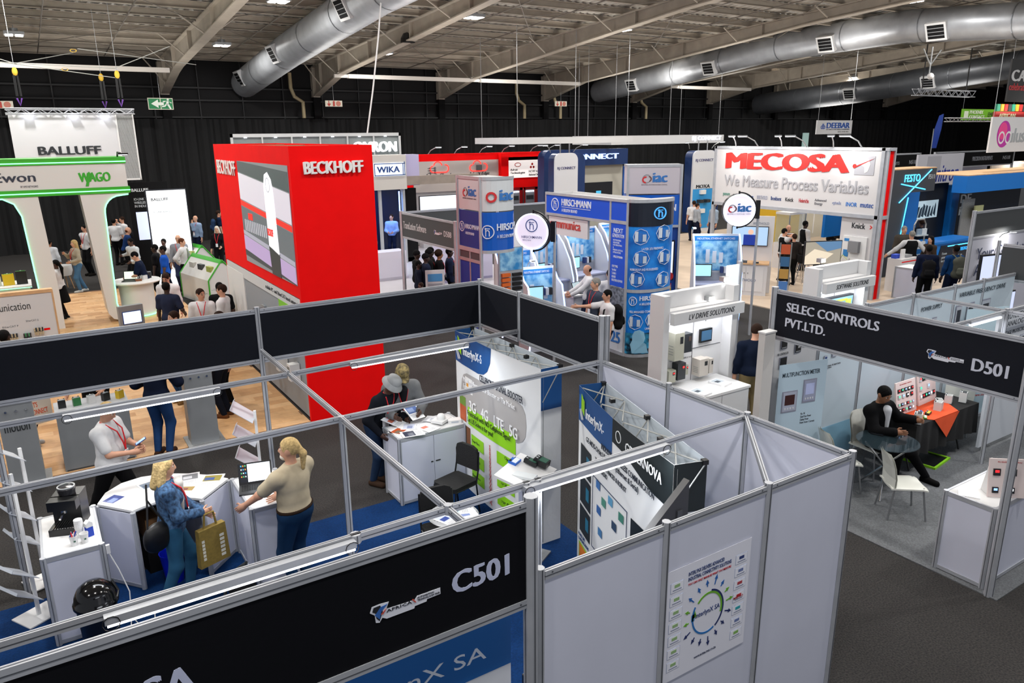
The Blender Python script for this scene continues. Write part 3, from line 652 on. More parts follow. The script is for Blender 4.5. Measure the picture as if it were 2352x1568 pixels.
def backpack(x, y, face, label, col, z=1.1, back=.23, col2=None, s=1.0):
    """worn on the back of someone at x, y facing face; z is the height of its middle"""
    t = T('backpack', label, 'backpack', (x, y, z-.25*s), face+90)
    V, F_ = sdf_mesh([('e', (0, back+.02, .25*s), (.155*s, .1*s, .25*s), None), ('c', (-.08*s, back, .08*s), (.08*s, back, .08*s), .1*s, .1*s), ('c', (-.08*s, back, .38*s), (.08*s, back, .38*s), .085*s, .085*s)], .018, .05)
    o = bpy.data.objects.new('pack', mk_mesh('pack', V, F_, cloth(col))); C.objects.link(o); o.parent = t
    V, F_ = sdf_mesh([('c', (-.06*s, back+.1*s, .13*s), (.06*s, back+.1*s, .13*s), .065*s, .065*s), ('c', (-.06*s, back+.1*s, .2*s), (.06*s, back+.1*s, .2*s), .055*s, .055*s)], .016, .03)
    o = bpy.data.objects.new('pocket', mk_mesh('pocket', V, F_, cloth(col2 or col))); C.objects.link(o); o.parent = t
    for sx in (-1, 1):
        m = MB(); m.tube([(sx*.07, back-.06, .45*s), (sx*.09, .04, .5*s+.02), (sx*.11, -.11, .42*s), (sx*.12, -.145, .25*s), (sx*.13, -.03, .1*s), (sx*.1, back-.05, .06*s)], .018, 5); m.build('strap', t, cloth(col2 or '#1a1b1c'))
    return t
# ============================================================= things on the near stand (C501)
def counter(label, x0, y0, x1, y1, h=.95, open_side=None, doors=(), name='counter', group=None, top=WHITE, body=WALLW):
    t = T(name, label, 'counter', (x0, y0, 0), 0, group); w, d = x1-x0, y1-y0
    m = MB().m(top); m.box(.01, .01, h-.012, w-.01, d-.01, h); m.build('countertop', t)
    for i, (a, b) in enumerate(((0, 0), (w, 0), (w, d), (0, d))):
        m = MB().m(ALU); m.prism([(a+p, b+q) for p, q in octo(.028)], 0, h+.01); m.m(ALUD)
        for dx, dy in ((1, 0), (-1, 0), (0, 1), (0, -1)): m.cb((a+dx*.0265, b+dy*.0265, h/2), (.005, .005, h-.01))
        m.build('post', t)
    for p, q in (((0, 0), (w, 0)), ((0, d), (w, d)), ((0, 0), (0, d)), ((w, 0), (w, d))):
        m = MB()
        if p[1] == q[1]: m.box(p[0]+.02, p[1]-.012, h-.045, q[0]-.02, p[1]+.012, h+.004); m.box(p[0]+.02, p[1]-.012, .02, q[0]-.02, p[1]+.012, .06)
        else: m.box(p[0]-.012, p[1]+.02, h-.045, p[0]+.012, q[1]-.02, h+.004); m.box(p[0]-.012, p[1]+.02, .02, p[0]+.012, q[1]-.02, .06)
        m.build('rail', t, ALU)
    for sd in 'fblr':
        if sd == open_side: continue
        bx = {'f': (.02, -.004, .05, w-.02, .004, h-.03), 'b': (.02, d-.004, .05, w-.02, d+.004, h-.03), 'l': (-.004, .02, .05, .004, d-.02, h-.03), 'r': (w-.004, .02, .05, w+.004, d-.02, h-.03)}[sd]
        if sd in doors:
            mid = (bx[0]+bx[2+1])/2 if sd in 'fb' else 0
            if sd == 'f':
                for k_ in (0, 1):
                    dd = B('door', t, body, (.024+k_*(w/2-.02), -.01, .06, w/2-.002+k_*(w/2-.022), .0, h-.05)); B('door_handle', dd, BLACK, (w/2-.05 if not k_ else w/2+.02, -.018, h*.55, w/2-.02 if not k_ else w/2+.09, -.01, h*.55+.012))
        else: B('side_panel', t, body, bx)
    return t
counter('white counter with coffee machine and paper cups on top, left of the curved counter', -.36, 7.63, .13, 8.55)
# curved counter
t = T('curved_counter', 'white curved counter with brochures on top and open back full of boxes', 'counter', (0, 0, 0))
outer = [(.17, 8.58), (.27, 8.83), (.45, 9.0), (.66, 9.05), (.9, 9.0), (1.14, 8.84), (1.36, 8.64), (1.5, 8.44)]; inner = [(1.14, 8.08), (1.02, 8.2), (.86, 8.27), (.7, 8.28), (.58, 8.25), (.47, 8.2)]
MB().prism(outer+inner, .925, .95).build('countertop', t, WHITE)
m = MB().m(ALUD); m.prism([(x, y) for x, y in outer+inner], .915, .926); m.build('edge_trim', t)
for a, b in list(zip(outer[:-1], outer[1:])): m = MB(); m.quad((*a, .05), (*b, .05), (*b, .92), (*a, .92)); m.quad((a[0], a[1]-.01, .05), (b[0], b[1]-.01, .05), (b[0], b[1]-.01, .92), (a[0], a[1]-.01, .92)); m.build('front_panel', t, WALLW)
def vpanel(t, p, q, z0, z1, mt, name='side_panel', th=.012):
    d = math.hypot(q[0]-p[0], q[1]-p[1]); o = B(name, t, mt, (.02, -th/2, z0, d-.02, th/2, z1)); o.location = (p[0], p[1], 0); o.rotation_euler = (0, 0, math.atan2(q[1]-p[1], q[0]-p[0])); return o
for p, q in (((.17, 8.58), (.47, 8.2)), ((1.14, 8.08), (1.5, 8.44))):
    vpanel(t, p, q, .06, .91, WALLW); vpanel(t, p, q, .02, .06, ALU, 'rail', .024)
for p in ((.17, 8.58), (.47, 8.2), (1.14, 8.08), (1.5, 8.44)): MB().prism([(p[0]+a, p[1]+b) for a, b in octo(.028)], 0, .925).build('post', t, ALU)
t = counter('white counter with an open laptop on it in front of the ponytailed person', 1.53, 7.52, 2.02, 8.38)
t = counter('white two door counter covered with papers where the two hatted people stand', 3.62, 8.38, 4.6, 8.86, doors='f')
# coffee machine
t = T('coffee_machine', 'black coffee machine with steel drip grille on the left white counter', 'coffee machine', (-.1, 8.2, .95), -20)
m = MB(); m.box(-.13, -.02, 0, .13, .2, .34); m.box(-.13, -.2, 0, .13, 0, .07); m.box(-.13, -.14, .24, .13, 0, .34); m.build('body', t, BLACK)
m = MB(); m.lathe([(.075, .34), (.08, .37), (.085, .4), (.078, .405), (.0, .41)], 20, (0, .06, 0)); m.build('bean_hopper', t, mat('smoked', '#26262a', .2)); m = MB(); m.ring(0, 0, .082, .012, .01, 20); m.v = [(x, .06+z, .41-y) for x, y, z in m.v]; m.build('hopper_rim', t, STEEL)
for k in range(9): B('grille_slat', t, CHROME, (-.1+k*.023, -.19, .07, -.088+k*.023, -.02, .078))
m = MB(); m.cyl((0, -.09, .24), (0, -.09, .2), .03, n=12); m.cyl((0, -.09, .21), (0, -.22, .19), .011, n=8); m.build('group_head', t, CHROME); 
t = T('paper_cup_stack', 'tall stack of white paper cups beside the coffee machine', 'cup', (-.03, 7.9, .95)); m = MB(); m.lathe([(.028, 0), (.038, .1)]+[z for k in range(7) for z in ((.041, .1+k*.014), (.038, .107+k*.014))]+[(.0, .2)], 16); m.build('cup', t, WHITE)
for i, (x, y, l) in enumerate(((-.09, 7.76, 'white paper cup holding sugar sachets, left of the pair'), (.0, 7.76, 'white paper cup with green mark, right of the pair'))):
    t = T('paper_cup', l, 'cup', (x, y, .95)); m = MB(); m.lathe([(.028, 0), (.04, .1), (.037, .1), (.026, .01), (0, .01)], 16); m.build('cup', t, WHITE); MB().cb((.005, -.034, .05), (.018, .01, .014)).build('mark', t, cm('#355e4a'))
    if i == 0:
        for k in range(6): o = MB().cb((0, 0, 0), (.012, .003, .06)).build('sachet', t, cm(['#1d3fa0', '#c22', '#eee'][k % 3])); o.location = (math.cos(k)*.018, math.sin(k)*.018, .11); o.rotation_euler = (.3*math.sin(k*2), .4*math.cos(k), k)
t = T('milk_carton', 'small blue and white milk carton behind the paper cups', 'carton', (.05, 7.88, .95), 20); m = MB().m(cm('#1b3fae')); m.box(-.03, -.03, 0, .03, .03, .1); m.m(WHITE); m.box(-.031, -.031, .1, .031, .031, .14); m.prism([(-.031, .14), (.031, .14), (0, .165)], -.031, .031, 'y'); m.build('carton', t)
# brochures (flat printed sheets)
def sheet(x, y, z, a, label, w=.21, h=.297, col='#e8e8ea', cols=('#3f5f9f', '#7f95c0'), style=0, cat='brochure', group=None, tilt=0, th=.003):
    t = T('brochure', label, cat, (x, y, z), a, group); m = MB().m(cm(col, .3)); m.box(-w/2, -h/2, 0, w/2, h/2, th); m.build('paper', t)
    if style >= 0:
        m = MB().m(cm(cols[0], .35)); m.box(-w*.4, -h*.1, th, w*.4, h*.4, th+.0006)
        m.m(cm(cols[1], .35)); m.box(-w*.35, -h*.02, th, w*.1, h*.22, th+.001)
        m.m(cm('#9a9ca4'))
        for k in range(4): m.box(-w*.38, -h*(.2+.06*k), th, w*(.3-.12*(k % 2)), -h*(.18+.06*k), th+.0006)
        m.build('print', t)
    if tilt: t.rotation_euler = (tilt, 0, math.radians(a))
    return t
sheet(.36, 8.57, .951, 40, 'glossy leaflet with dark blue photo at the left end of the curved counter', cols=('#2b3f86', '#6f86c6'))
sheet(.72, 8.72, .951, 15, 'white leaflet with a grey blue cityscape near the middle of the curved counter', cols=('#6b7f97', '#39506e'))
sheet(1.13, 8.68, .951, -10, 'brochure with silver grey cover beside the blond person', cols=('#77797e', '#c9cad0'))
sheet(1.33, 8.5, .951, -25, 'brochure with yellow and blue swirl picture at the right end of the counter', cols=('#8f8438', '#37528e'), w=.24)
sheet(1.03, 8.4, .951, -30, 'white leaflet striped with coloured bars behind the blond person', cols=('#a58a4c', '#7c3b3b'), w=.2, h=.2)
# laptop
def laptop(x, y, z, a, label, scr='#dfe6ee', icons=True):
    t = T('laptop', label, 'laptop', (x, y, z), a); m = MB().m(cm('#2b2d30', .4)); m.box(-.18, -.13, 0, .18, .12, .02); m.build('base', t)
    m = MB().m(cm('#141516'))
    for r in range(5):
        for c in range(12): m.box(-.155+c*.026, -.05+r*.03, .02, -.133+c*.026, -.025+r*.03, .023)
    m.build('keyboard', t)['kind'] = 'stuff'
    l = MB().m(cm('#17181a', .4)).box(-.18, -.008, 0, .18, 0.004, .24).build('lid', t); l.location = (0, .12, .018); l.rotation_euler = (math.radians(-18), 0, 0)
    m = MB().m(mat('screen_'+scr.strip('#'), scr, .3, 0, .9)); m.box(-.16, -.0105, .025, .165, -.008, .225)
    if icons:
        m.m(mat('screen_dark', '#12161f', .3, 0, .3)); m.box(-.16, -.011, .025, -.08, -.0085, .225)
        for k in range(12): m.m(mat('icon%d' % (k % 4), ['#3f9ad8', '#d98a2b', '#48b06a', '#c9ccd0'][k % 4], .3, 0, .8)); m.cb((-.145+.022*(k % 3), -.0115, .21-.04*(k//3)), (.012, .001, .014))
    m.build('screen', l)
    return t
laptop(1.7, 7.98, .95, -14, 'open black laptop showing a white page and desktop icons')
# cardboard box, blue waste bin, black case under the curved counter
t = T('cardboard_box', 'brown cardboard box stacked inside the curved counter', 'box', (.72, 8.62, .42), 10); B('carton', t, mat('cardboard', '#8a633c', .9, noise=.15), (-.16, -.14, 0, .16, .14, .26)); B('tape', t, cm('#a98658'), (-.025, -.142, .0, .025, .142, .262)); B('handling_mark', t, cm('#3a2a1c'), (-.1, -.143, .03, -.04, -.141, .09))
t = T('storage_crate', 'dark crate under the cardboard box inside the curved counter', 'crate', (.72, 8.65, .0), 10); B('crate', t, BLACKM, (-.18, -.15, 0, .18, .15, .41)); B('lid', t, cm('#2a2a2c'), (-.19, -.16, .39, .19, .16, .42))
t = T('blue_bin', 'bright blue plastic waste bin on the floor under the curved counter', 'bin', (.78, 8.2, 0.012)); m = MB(); m.lathe([(.09, 0), (.125, .34), (.132, .35), (.12, .345), (.085, .01), (0, .01)], 24); m.build('bucket', t, mat('blue_plastic', '#0a22c0', .3), smooth=True)
# black domed bin
t = T('domed_bin', 'glossy black bin with a domed lid in front of the coffee counter', 'bin', (0, 7.12, 0.012))
m = MB(); m.lathe([(.14, 0), (.17, .62), (.185, .64), (0, .64)], 32); m.build('body', t, BLACK, smooth=True)
m = MB(); m.lathe([(.19, .63), (.19, .66), (.178, .67), (.17, .73), (.14, .79), (.09, .83), (.03, .848), (0, .85)], 32); m.build('lid', t, mat('gloss_black', '#08080a', .12), smooth=True)
m = MB(); m.tube([(.17, -.06, .66), (.19, -.02, .7), (.15, .02, .8)], .012); m.build('lid_hinge', t, BLACK)
# extension lead
t = T('extension_lead', 'white extension cord looping down beside the coffee counter', 'cord', (.2, 7.75, 0)); m = MB(); m.tube([(-.02, 0, .78), (.04, -.05, .6), (.1, -.1, .35), (.08, -.15, .1), (.14, -.25, .02), (.28, -.2, .02), (.3, -.05, .02), (.2, .05, .02), (.08, -.05, .03), (.06, -.2, .02), (.1, -.4, .02)], .006); m.build('cord', t, WHITE); MB().cb((-.02, 0, .82), (.035, .03, .09)).build('plug', t, WHITE)
# magazine racks with tilted trays
def rack(x, y, a, label, lev):
    t = T('leaflet_rack', label, 'leaflet rack', (x, y, 0), a)
    m = MB(); m.box(-.015, -.03, 0, .015, .0, 1.6); m.build('stem', t, WHITE); B('foot', t, WHITE, (-.16, -.2, .013, .16, .16, .026))
    for z in lev:
        o = MB().box(-.17, -.3, 0, .17, 0, .006).box(-.17, -.305, 0, .17, -.3, .03).build('tray', t, mat('satin_tray', '#c3c9d2', .35, .2)); o.location = (0, -.03, z); o.rotation_euler = (math.radians(-38), 0, 0)
rack(-.42, 9.0, -70, 'white zigzag leaflet rack with empty trays left of the coffee machine', (1.5, 1.15, .8, .5))
rack(1.95, 8.72, -110, 'white zigzag leaflet rack with empty trays behind the ponytailed person', (1.5, 1.2, .9, .6))
rack(-.5, 8.3, -60, 'low white leaflet rack standing on the edge of the blue carpet', (.5, .25))
# pop-up banners: curved fabric faces on a folding frame
def popup(label, pf, pb, H, nm):
    """pf: left and right end of the printed face in plan (seen from the front), pb: depth of the frame"""
    dx, dy = pf[1][0]-pf[0][0], pf[1][1]-pf[0][1]; L = math.hypot(dx, dy); a = math.degrees(math.atan2(dy, dx))
    t = T(nm, label, 'display banner', (pf[0][0], pf[0][1], 0.012), a)
    n = 14; bow = .05
    def yb(u): return -bow*math.sin(PI*u/L)
    m = MB()
    for i in range(n): u0, u1 = L*i/n, L*(i+1)/n; m.quad((u0, yb(u0), 0), (u1, yb(u1), 0), (u1, yb(u1), H), (u0, yb(u0), H))
    m.build('printed_face', t, mat('banner_white', '#dfe1e2', .7, bump=.3, nscale=3), smooth=True)
    return t, L, yb
FR = mat('frame_grey', '#9a9c9a', .4, .4)
def popup_frame(t, L, H, d, colr, band):
    m = MB(); m.box(L-.002, .0, 0, L+.004, d, H); m.build('side_wrap', t, mat('banner_side', '#c9cbcd', .6, bump=.5, nscale=4)); 
    B('side_band', t, colr, (L+.0045, -.002, H-band, L+.007, d+.002, H)); B('left_wrap', t, BBL, (-.006, 0, H-.42, 0, d, H))
    B('rear_fabric', t, mat('banner_rear', '#b9c3cc', .7), (0, d, 0, L, d+.006, H))
    m = MB(); k = 4
    for i in range(k+1):
        u = L*i/k
        if i < k:
            for ya, yb_ in ((.03, d-.02), (d-.02, .03)): m.cyl((u+.02, ya, H-.03), (u+L/k-.02, yb_, H-.03), .008, n=5)
        m.cyl((u, .03, H-.04), (u, .03, .02), .008, n=5)
        m.cyl((u+.005, .02, H-.4), (u+.01, d-.02, H-.03), .007, n=5)
    m.build('folding_frame', t, FR)['kind'] = 'stuff'
    for i in range(k+1): MB().cb((L*i/k, d*.5 if i % 2 else d-.02, H-.01), (.05, .05, .04)).build('hub', t, BLACK)
BBL = mat('banner_blue', '#0c4a86', .6)
b1, L1, yb1 = popup('tall white pop-up banner about phone signal boosters with a blue corner and lime boxes', ((4.62, 8.62), (4.58, 6.55)), .3, 2.2, 'popup_banner')
popup_frame(b1, L1, 2.2, .28, BBL, .5)
def bowed(t, mtr, pts, yb, d=.004, name='print'):
    m = MB().m(mtr); n = 10
    # pts: polygon in u,z; sliced along u so that it follows the bowed face
    us = [p[0] for p in pts]; u0, u1 = min(us), max(us)
    m.prism([(u, z) for u, z in pts], 0, 0.001, 'y'); m.v = [(x, yb(x)-d-.001*(y > 0), z) for x, y, z in m.v]
    return m.build(name, t)
def arcpoly(c, r, a0, a1, n=10): return [(c[0]+r*math.cos(a0+(a1-a0)*i/n), c[1]+r*math.sin(a0+(a1-a0)*i/n)) for i in range(n+1)]
def brect(t, col, u0, z0, u1, z1, yb, d=.004, name='print', n=6):
    m = MB().m(cm(col) if isinstance(col, str) else col)
    for i in range(n):
        a, b = u0+(u1-u0)*i/n, u0+(u1-u0)*(i+1)/n; m.add([(a, yb(a)-d, z0), (b, yb(b)-d, z0), (b, yb(b)-d, z1), (a, yb(a)-d, z1)], [(0, 1, 2, 3)])
    return m.build(name, t)
def bpoly(t, col, cols_, yb, d=.004, name='print'):   # list of (u, z_low, z_high)
    m = MB().m(col)
    for (a, la, ha), (b, lb, hb) in zip(cols_[:-1], cols_[1:]): m.add([(a, yb(a)-d, la), (b, yb(b)-d, lb), (b, yb(b)-d, hb), (a, yb(a)-d, ha)], [(0, 1, 2, 3)])
    return m.build(name, t)
bpoly(b1, BBL, [(0, 1.79, 2.2), (.2, 1.78, 2.2), (.7, 1.78, 2.2), (.85, 1.81, 2.2), (.95, 1.88, 2.2), (1.02, 2.0, 2.2), (1.04, 2.12, 2.2), (1.045, 2.19, 2.2)], yb1)
r_ = .3; bpoly(b1, cm('#a9a6a4'), [(.16, 1.42, 1.43), (.19, 1.28, 1.57), (.25, 1.2, 1.65), (.35, 1.15, 1.69)]+[(u, 1.14, 1.7) for u in (.6, .9, 1.2, 1.45)]+[(1.62, 1.15, 1.69), (1.72, 1.2, 1.65), (1.78, 1.28, 1.57), (1.8, 1.42, 1.43)], yb1)
LIME = cm('#8fd411')
brect(b1, LIME, .36, .98, 1.58, 1.3-.07, yb1, .005); 
for (u, z, w, s_) in ((.45, .7, .36, 'Your Factory'), (.45, .45, .36, 'Your Farm'), (.45, .2, .36, 'Equipment'), (1.15, .72, .5, 'Your Opencast\nMine'), (1.15, .4, .4, 'Your Home'), (1.15, .15, .4, 'Your Car')):
    brect(b1, LIME, u, z, u+w, z+.17, yb1, .005); text(b1, s_, u+.03, z+.06, w*.8, .05 if '\n' not in s_ else .1, cm('#141a10'), y=yb1(u+w/2)-.006, d=.002, bold=.015)
brect(b1, '#b8562a', .1, .98, .3, 1.33, yb1, .005); brect(b1, '#6a8f3a', .1, 1.2, .3, 1.33, yb1, .006); brect(b1, '#7a4a28', .2, .6, .42, .93, yb1, .005); brect(b1, '#2b2018', .2, .6, .3, .93, yb1, .006)
m = MB().m(cm('#c23a34'))
for k in range(14): z = .06+k*.06; w_ = .035*(1-k/18); m.tf = None; m.cyl((.98-w_, yb1(1)-.008, z), (.98+w_, yb1(1)-.008, z+.06), .003, n=4); m.cyl((.98+w_, yb1(1)-.008, z), (.98-w_, yb1(1)-.008, z+.06), .003, n=4)
m.build('mast_picture', b1)['kind'] = 'stuff'
brect(b1, '#e6e6e4', .3, 1.43, .52, 1.64, yb1, .005); brect(b1, '#e8a030', .34, 1.51, .4, 1.57, yb1, .006)
tm = yb1(.6)-.008
text(b1, 'InterlynX-SA', .3, 1.9, .58, .15, cm('#eceff2'), y=tm, d=.003, bold=.02)
text(b1, 'CELLPHONE', .75, 1.70, .36, .09, cm('#1a2130'), y=tm-.01, d=.003, bold=.02); text(b1, 'SIGNAL BOOSTER', 1.16, 1.7, .62, .09, cm('#1a2130'), y=tm-.01, d=.003, bold=.02)
text(b1, 'Most Intelligent Indoor Booster on The Market\nFor', .3, 1.48, 1.3, .16, cm('#e9e9e9'), y=tm-.008, d=.003, bold=.015)
text(b1, '3G   4G   LTE   5G', .45, 1.2, 1.2, .15, cm('#e9e9e9'), y=tm-.008, d=.003, bold=.03)
text(b1, 'Frustrated with NO Cellphone Signal?\nLet US Solve it for you!', .4, 1.02, 1.1, .18, cm('#141a10'), y=tm-.012, d=.003, bold=.012)
def lynx_mark(t, u, z, s, y):
    m = MB(); m.tf = Matrix.Translation((0, y, 0))
    m.m(cm('#2f74c0')); m.prism([(u, z+.05*s), (u+.04*s, z+.03*s), (u+.04*s, z+.2*s), (u+.0*s, z+.22*s)], -.002, 0, 'y')
    m.m(cm('#9ad414')); m.prism([(u+.06*s, z+.05*s), (u+.1*s, z+.02*s), (u+.1*s, z+.21*s), (u+.06*s, z+.24*s)], -.002, 0, 'y'); m.prism([(u+.11*s, z+.02*s), (u+.15*s, z-.01*s), (u+.15*s, z+.17*s), (u+.11*s, z+.2*s)], -.002, 0, 'y')
    m.m(cm('#c9ccd2')); m.prism([(u, z+.03*s), (u+.02*s, z+.04*s), (u+.08*s, z-.07*s), (u+.06*s, z-.09*s)], -.002, 0, 'y'); m.prism([(u+.03*s, z+.05*s), (u+.05*s, z+.05*s), (u+.12*s, z-.06*s), (u+.1*s, z-.08*s)], -.002, 0, 'y')
    m.build('logo_mark', t)
lynx_mark(b1, .1, 1.93, 1.0, tm)
b2, L2, yb2 = popup('white pop-up banner with a black top corner about industrial radios, behind the front wall', ((4.74, 6.05), (4.14, 4.02)), .3, 2.12, 'popup_banner')
DK = mat('banner_dark', '#101a1c', .6)
popup_frame(b2, L2, 2.12, .3, DK, .45)
bpoly(b2, BBL, [(0, 1.73, 2.12), (.5, 1.73, 2.12), (1.0, 1.73, 2.12)], yb2); bpoly(b2, DK, [(1.0, 1.88, 2.12), (1.2, 1.87, 2.12), (1.4, 1.83, 2.12), (1.6, 1.77, 2.12), (1.8, 1.72, 2.12), (L2, 1.7, 2.12)], yb2)
tm = yb2(L2/2)-.004; lynx_mark(b2, .1, 1.86, .9, tm+.02)
text(b2, 'InterlynX-SA', .3, 1.82, .62, .14, cm('#eceff2'), y=tm+.01, d=.003, bold=.02); text(b2, 'GE VERNOVA', 1.3, 1.9, .72, .1, cm('#e9ecec'), y=tm, d=.003, bold=.02)
m = MB().m(cm('#e9ecec')); m.ring(1.14, 1.98, .06, .008, .003, 20); m.v = [(x, y+tm, z) for x, y, z in m.v]; m.build('round_emblem', b2)
text(b2, 'GE-MDS-Orbit UHF Radio (Ethernet & Serial)', .35, 1.60, 1.25, .075, cm('#1c2430'), y=tm, d=.003, bold=.015); text(b2, 'INDUSTRIAL WIRELESS COMMUNICATION', .75, 1.70, 1.15, .06, cm('#1c2430'), y=tm, d=.003, bold=.02)
text(b2, 'The most ADVANCED & ROBUST\nDATA RADIO', .6, 1.43, .75, .12, cm('#1c2430'), y=tm, d=.003)
for k in range(3): brect(b2, '#0f1b22', .1, .95-.36*k+.22, .45, 1.28-.36*k+.22, yb2, .006); brect(b2, '#1c6f8e', .3, 1.05-.36*k+.22, .4, 1.2-.36*k+.22, yb2, .007)
brect(b2, '#0f1b22', 1.45, .65, 1.85, 1.3, yb2, .006); m = MB()
for k, (u, z, c) in enumerate(((.62, 1.22, '#3a6fae'), (.78, 1.1, '#4a8a78'), (.65, .95, '#2f5f9f'), (.95, 1.2, '#5a9ac0'), (1.2, 1.15, '#3f7f6f'), (1.05, .98, '#29415f'), (.7, .72, '#4076a8'), (1.28, .9, '#5b6f8a'), (.95, .6, '#c27a2a'), (1.25, .65, '#1f6fb0'))): brect(b2, c, u, z, u+.11, z+.09, yb2, .008, n=1)
m = MB().m(cm('#24344f')); 
for a, b in (((.55, .5), (1.38, .5)), ((1.38, .5), (1.38, 1.32)), ((1.38, 1.32), (.55, 1.32)), ((.55, 1.32), (.55, .5))): m.cyl((a[0], tm-.0, a[1]), (b[0], tm-.0, b[1]), .004, n=4)
m.build('outline', b2)
text(b2, 'POWER LINE\nCOMMUNICATIONS', .12, .35, .3, .09, cm('#1c3f6f'), y=tm+.02, d=.003); text(b2, 'INDUSTRIAL AREAS', .62, .32, .6, .06, cm('#1c2430'), y=tm, d=.003, bold=.015)
brect(b2, '#e07a1f', .1, .02, .35, .28, yb2, .006); brect(b2, '#9ad414', .08, .0, .37, .3, yb2, .005)
# black stacked tray leaning over the wall by banner 2
t = T('leaning_tray', 'dark grey ribbed plastic case leaning against the black topped banner', 'case', (3.65, 3.62, 1.1), 0); o = MB().m(cm('#2b2c2f', .4)).prism([(-.3, 0), (.25, 0), (.25, 1.12), (-.2, .75)], 0, .06, 'y').build('shell', t)
for k in range(3): B('rib', o, cm('#3b3d41', .4), (-.15+k*.14, -.012, .05, -.1+k*.14, 0, .7+k*.1))
B('stand', t, BLACKM, (-.25, -.05, -1.09, .25, .3, .0))
# white sloped stand with small devices
t = T('sloped_stand', 'white display stand with tilted top carrying small blue and black modules', 'display stand', (4.28, 6.42, 0), 30); B('column', t, WALLW, (-.06, -.06, 0, .06, .06, 1.05)); B('base_plate', t, STEEL, (-.22, -.22, .012, .22, .22, .03))
tp = MB().m(WHITE).box(-.33, -.24, 0, .33, .24, .03).build('top_board', t); tp.location = (0, 0, 1.06); tp.rotation_euler = (math.radians(14), 0, 0)
def module(x, y, z, a, label, sx, sy, sz, col, col2, k=3, cat='device', tilt=0):
    t = T('module', label, cat, (x, y, z), a); B('housing', t, cm(col, .4), (-sx/2, -sy/2, 0, sx/2, sy/2, sz)); m = MB().m(cm(col2, .4)); m.box(-sx*.42, -sy*.4, sz, sx*.42, sy*.15, sz+.004); m.build('face_plate', t)
    for i in range(k): MB().cb((-sx*.35+sx*.7*i/max(k-1, 1), sy*.34, sz+.006), (sx*.7/k*.6, sy*.16, .012)).build('terminal', t, cm('#c9cdd0' if i % 2 else '#222629'))
    if tilt: t.rotation_euler = (math.radians(tilt), 0, math.radians(a))
    return t
module(4.26, 6.62, 1.135, 30, 'small blue module on the tilted white stand', .14, .1, .03, '#1d5fc0', '#dfe6ee', 2, tilt=14)
module(4.42, 6.52, 1.115, 30, 'slim black module in the middle of the tilted white stand', .08, .16, .05, '#15181a', '#2c5a48', 4, tilt=14)
module(4.52, 6.46, 1.1, 30, 'wide black module with a round connector on the tilted white stand', .12, .17, .07, '#101214', '#2c5a48', 5, tilt=14)
sheet(4.2, 6.32, 1.085, 30, 'transparent ribbed plastic tray lying on the tilted white stand', .12, .26, '#cfd4d6', style=-1, cat='tray', th=.03)
# round cafe table
t = T('round_table', 'small round table with a silver dotted top and leaflets', 'table', (3.43, 6.57, .012)); m = MB(); m.lathe([(0, .72), (.27, .72), (.28, .73), (.27, .74), (0, .74)], 36); m.build('table_top', t, mat('dotted_metal', '#b9bbbd', .35, .5)); m = MB(); m.cyl((0, 0, 0), (0, 0, .72), .03); m.lathe([(.2, 0), (.19, .02), (.04, .04)], 20); m.build('pedestal', t, CHROME)
m = MB().m(cm('#6a6c70')); 
for i in range(16):
    for j in range(16):
        u, v = -.26+i*.034+(.017 if j % 2 else 0), -.26+j*.034
        if math.hypot(u, v) < .25: m.box(u, v, .7401, u+.02, v+.014, .7415)
m.build('dot_pattern', t)['kind'] = 'stuff'
sheet(3.33, 6.5, .754, 20, 'leaflet with a dark blue stripe lying on the round dotted table', cols=('#c9d0e4', '#24408f')); sheet(3.5, 6.62, .756, 70, 'leaflet with teal and blue squares on the right of the round table', cols=('#c9dbe4', '#2a8a9f')); sheet(3.55, 6.45, .7535, -10, 'plain leaflet with grey lines at the front of the round table', cols=('#dfe2ea', '#7a8cc0'))
# black upholstered stacking chair
def black_chair(x, y, face, label):
    t = T('stacking_chair', label, 'chair', (x, y, .012), face+90, 'black stacking chairs on the near stand'); f = mat('black_fabric', '#141415', .9, bump=.3, nscale=60)
    m = MB(); m.prism([(-.2, -.2), (-.17, -.23), (.17, -.23), (.2, -.2), (.2, .17), (.17, .2), (-.17, .2), (-.2, .17)], .42, .475); m.build('seat', t, f)
    m = MB(); m.prism([(-.19, .58), (.19, .58), (.195, .8), (.17, .87), (.1, .9), (-.1, .9), (-.17, .87), (-.195, .8)], .19, .23, 'y'); m.build('backrest', t, f)
    for s in (-1, 1):
        MB().tube([(s*.2, .21, .0), (s*.2, .16, .42), (s*.2, .2, .6), (s*.195, .22, .84)], .011).build('leg', t, BLACK); MB().tube([(s*.2, -.24, 0), (s*.2, -.2, .42), (s*.2, .16, .42)], .011).build('leg', t, BLACK)
    MB().tube([(-.2, -.05, .41), (.2, -.05, .41)], .01).build('stretcher', t, BLACK)
black_chair(4.12, 7.78, 195, 'black upholstered chair in full view beside the round dotted table'); black_chair(3.4, 6.78, 262, 'black chair mostly hidden behind the round dotted table')
backpack(1.25, 7.0, 150, 'black and grey backpack standing on the blue carpet near the front fascia', '#191a1c', .32, .0, '#3a3d40', 1.15)
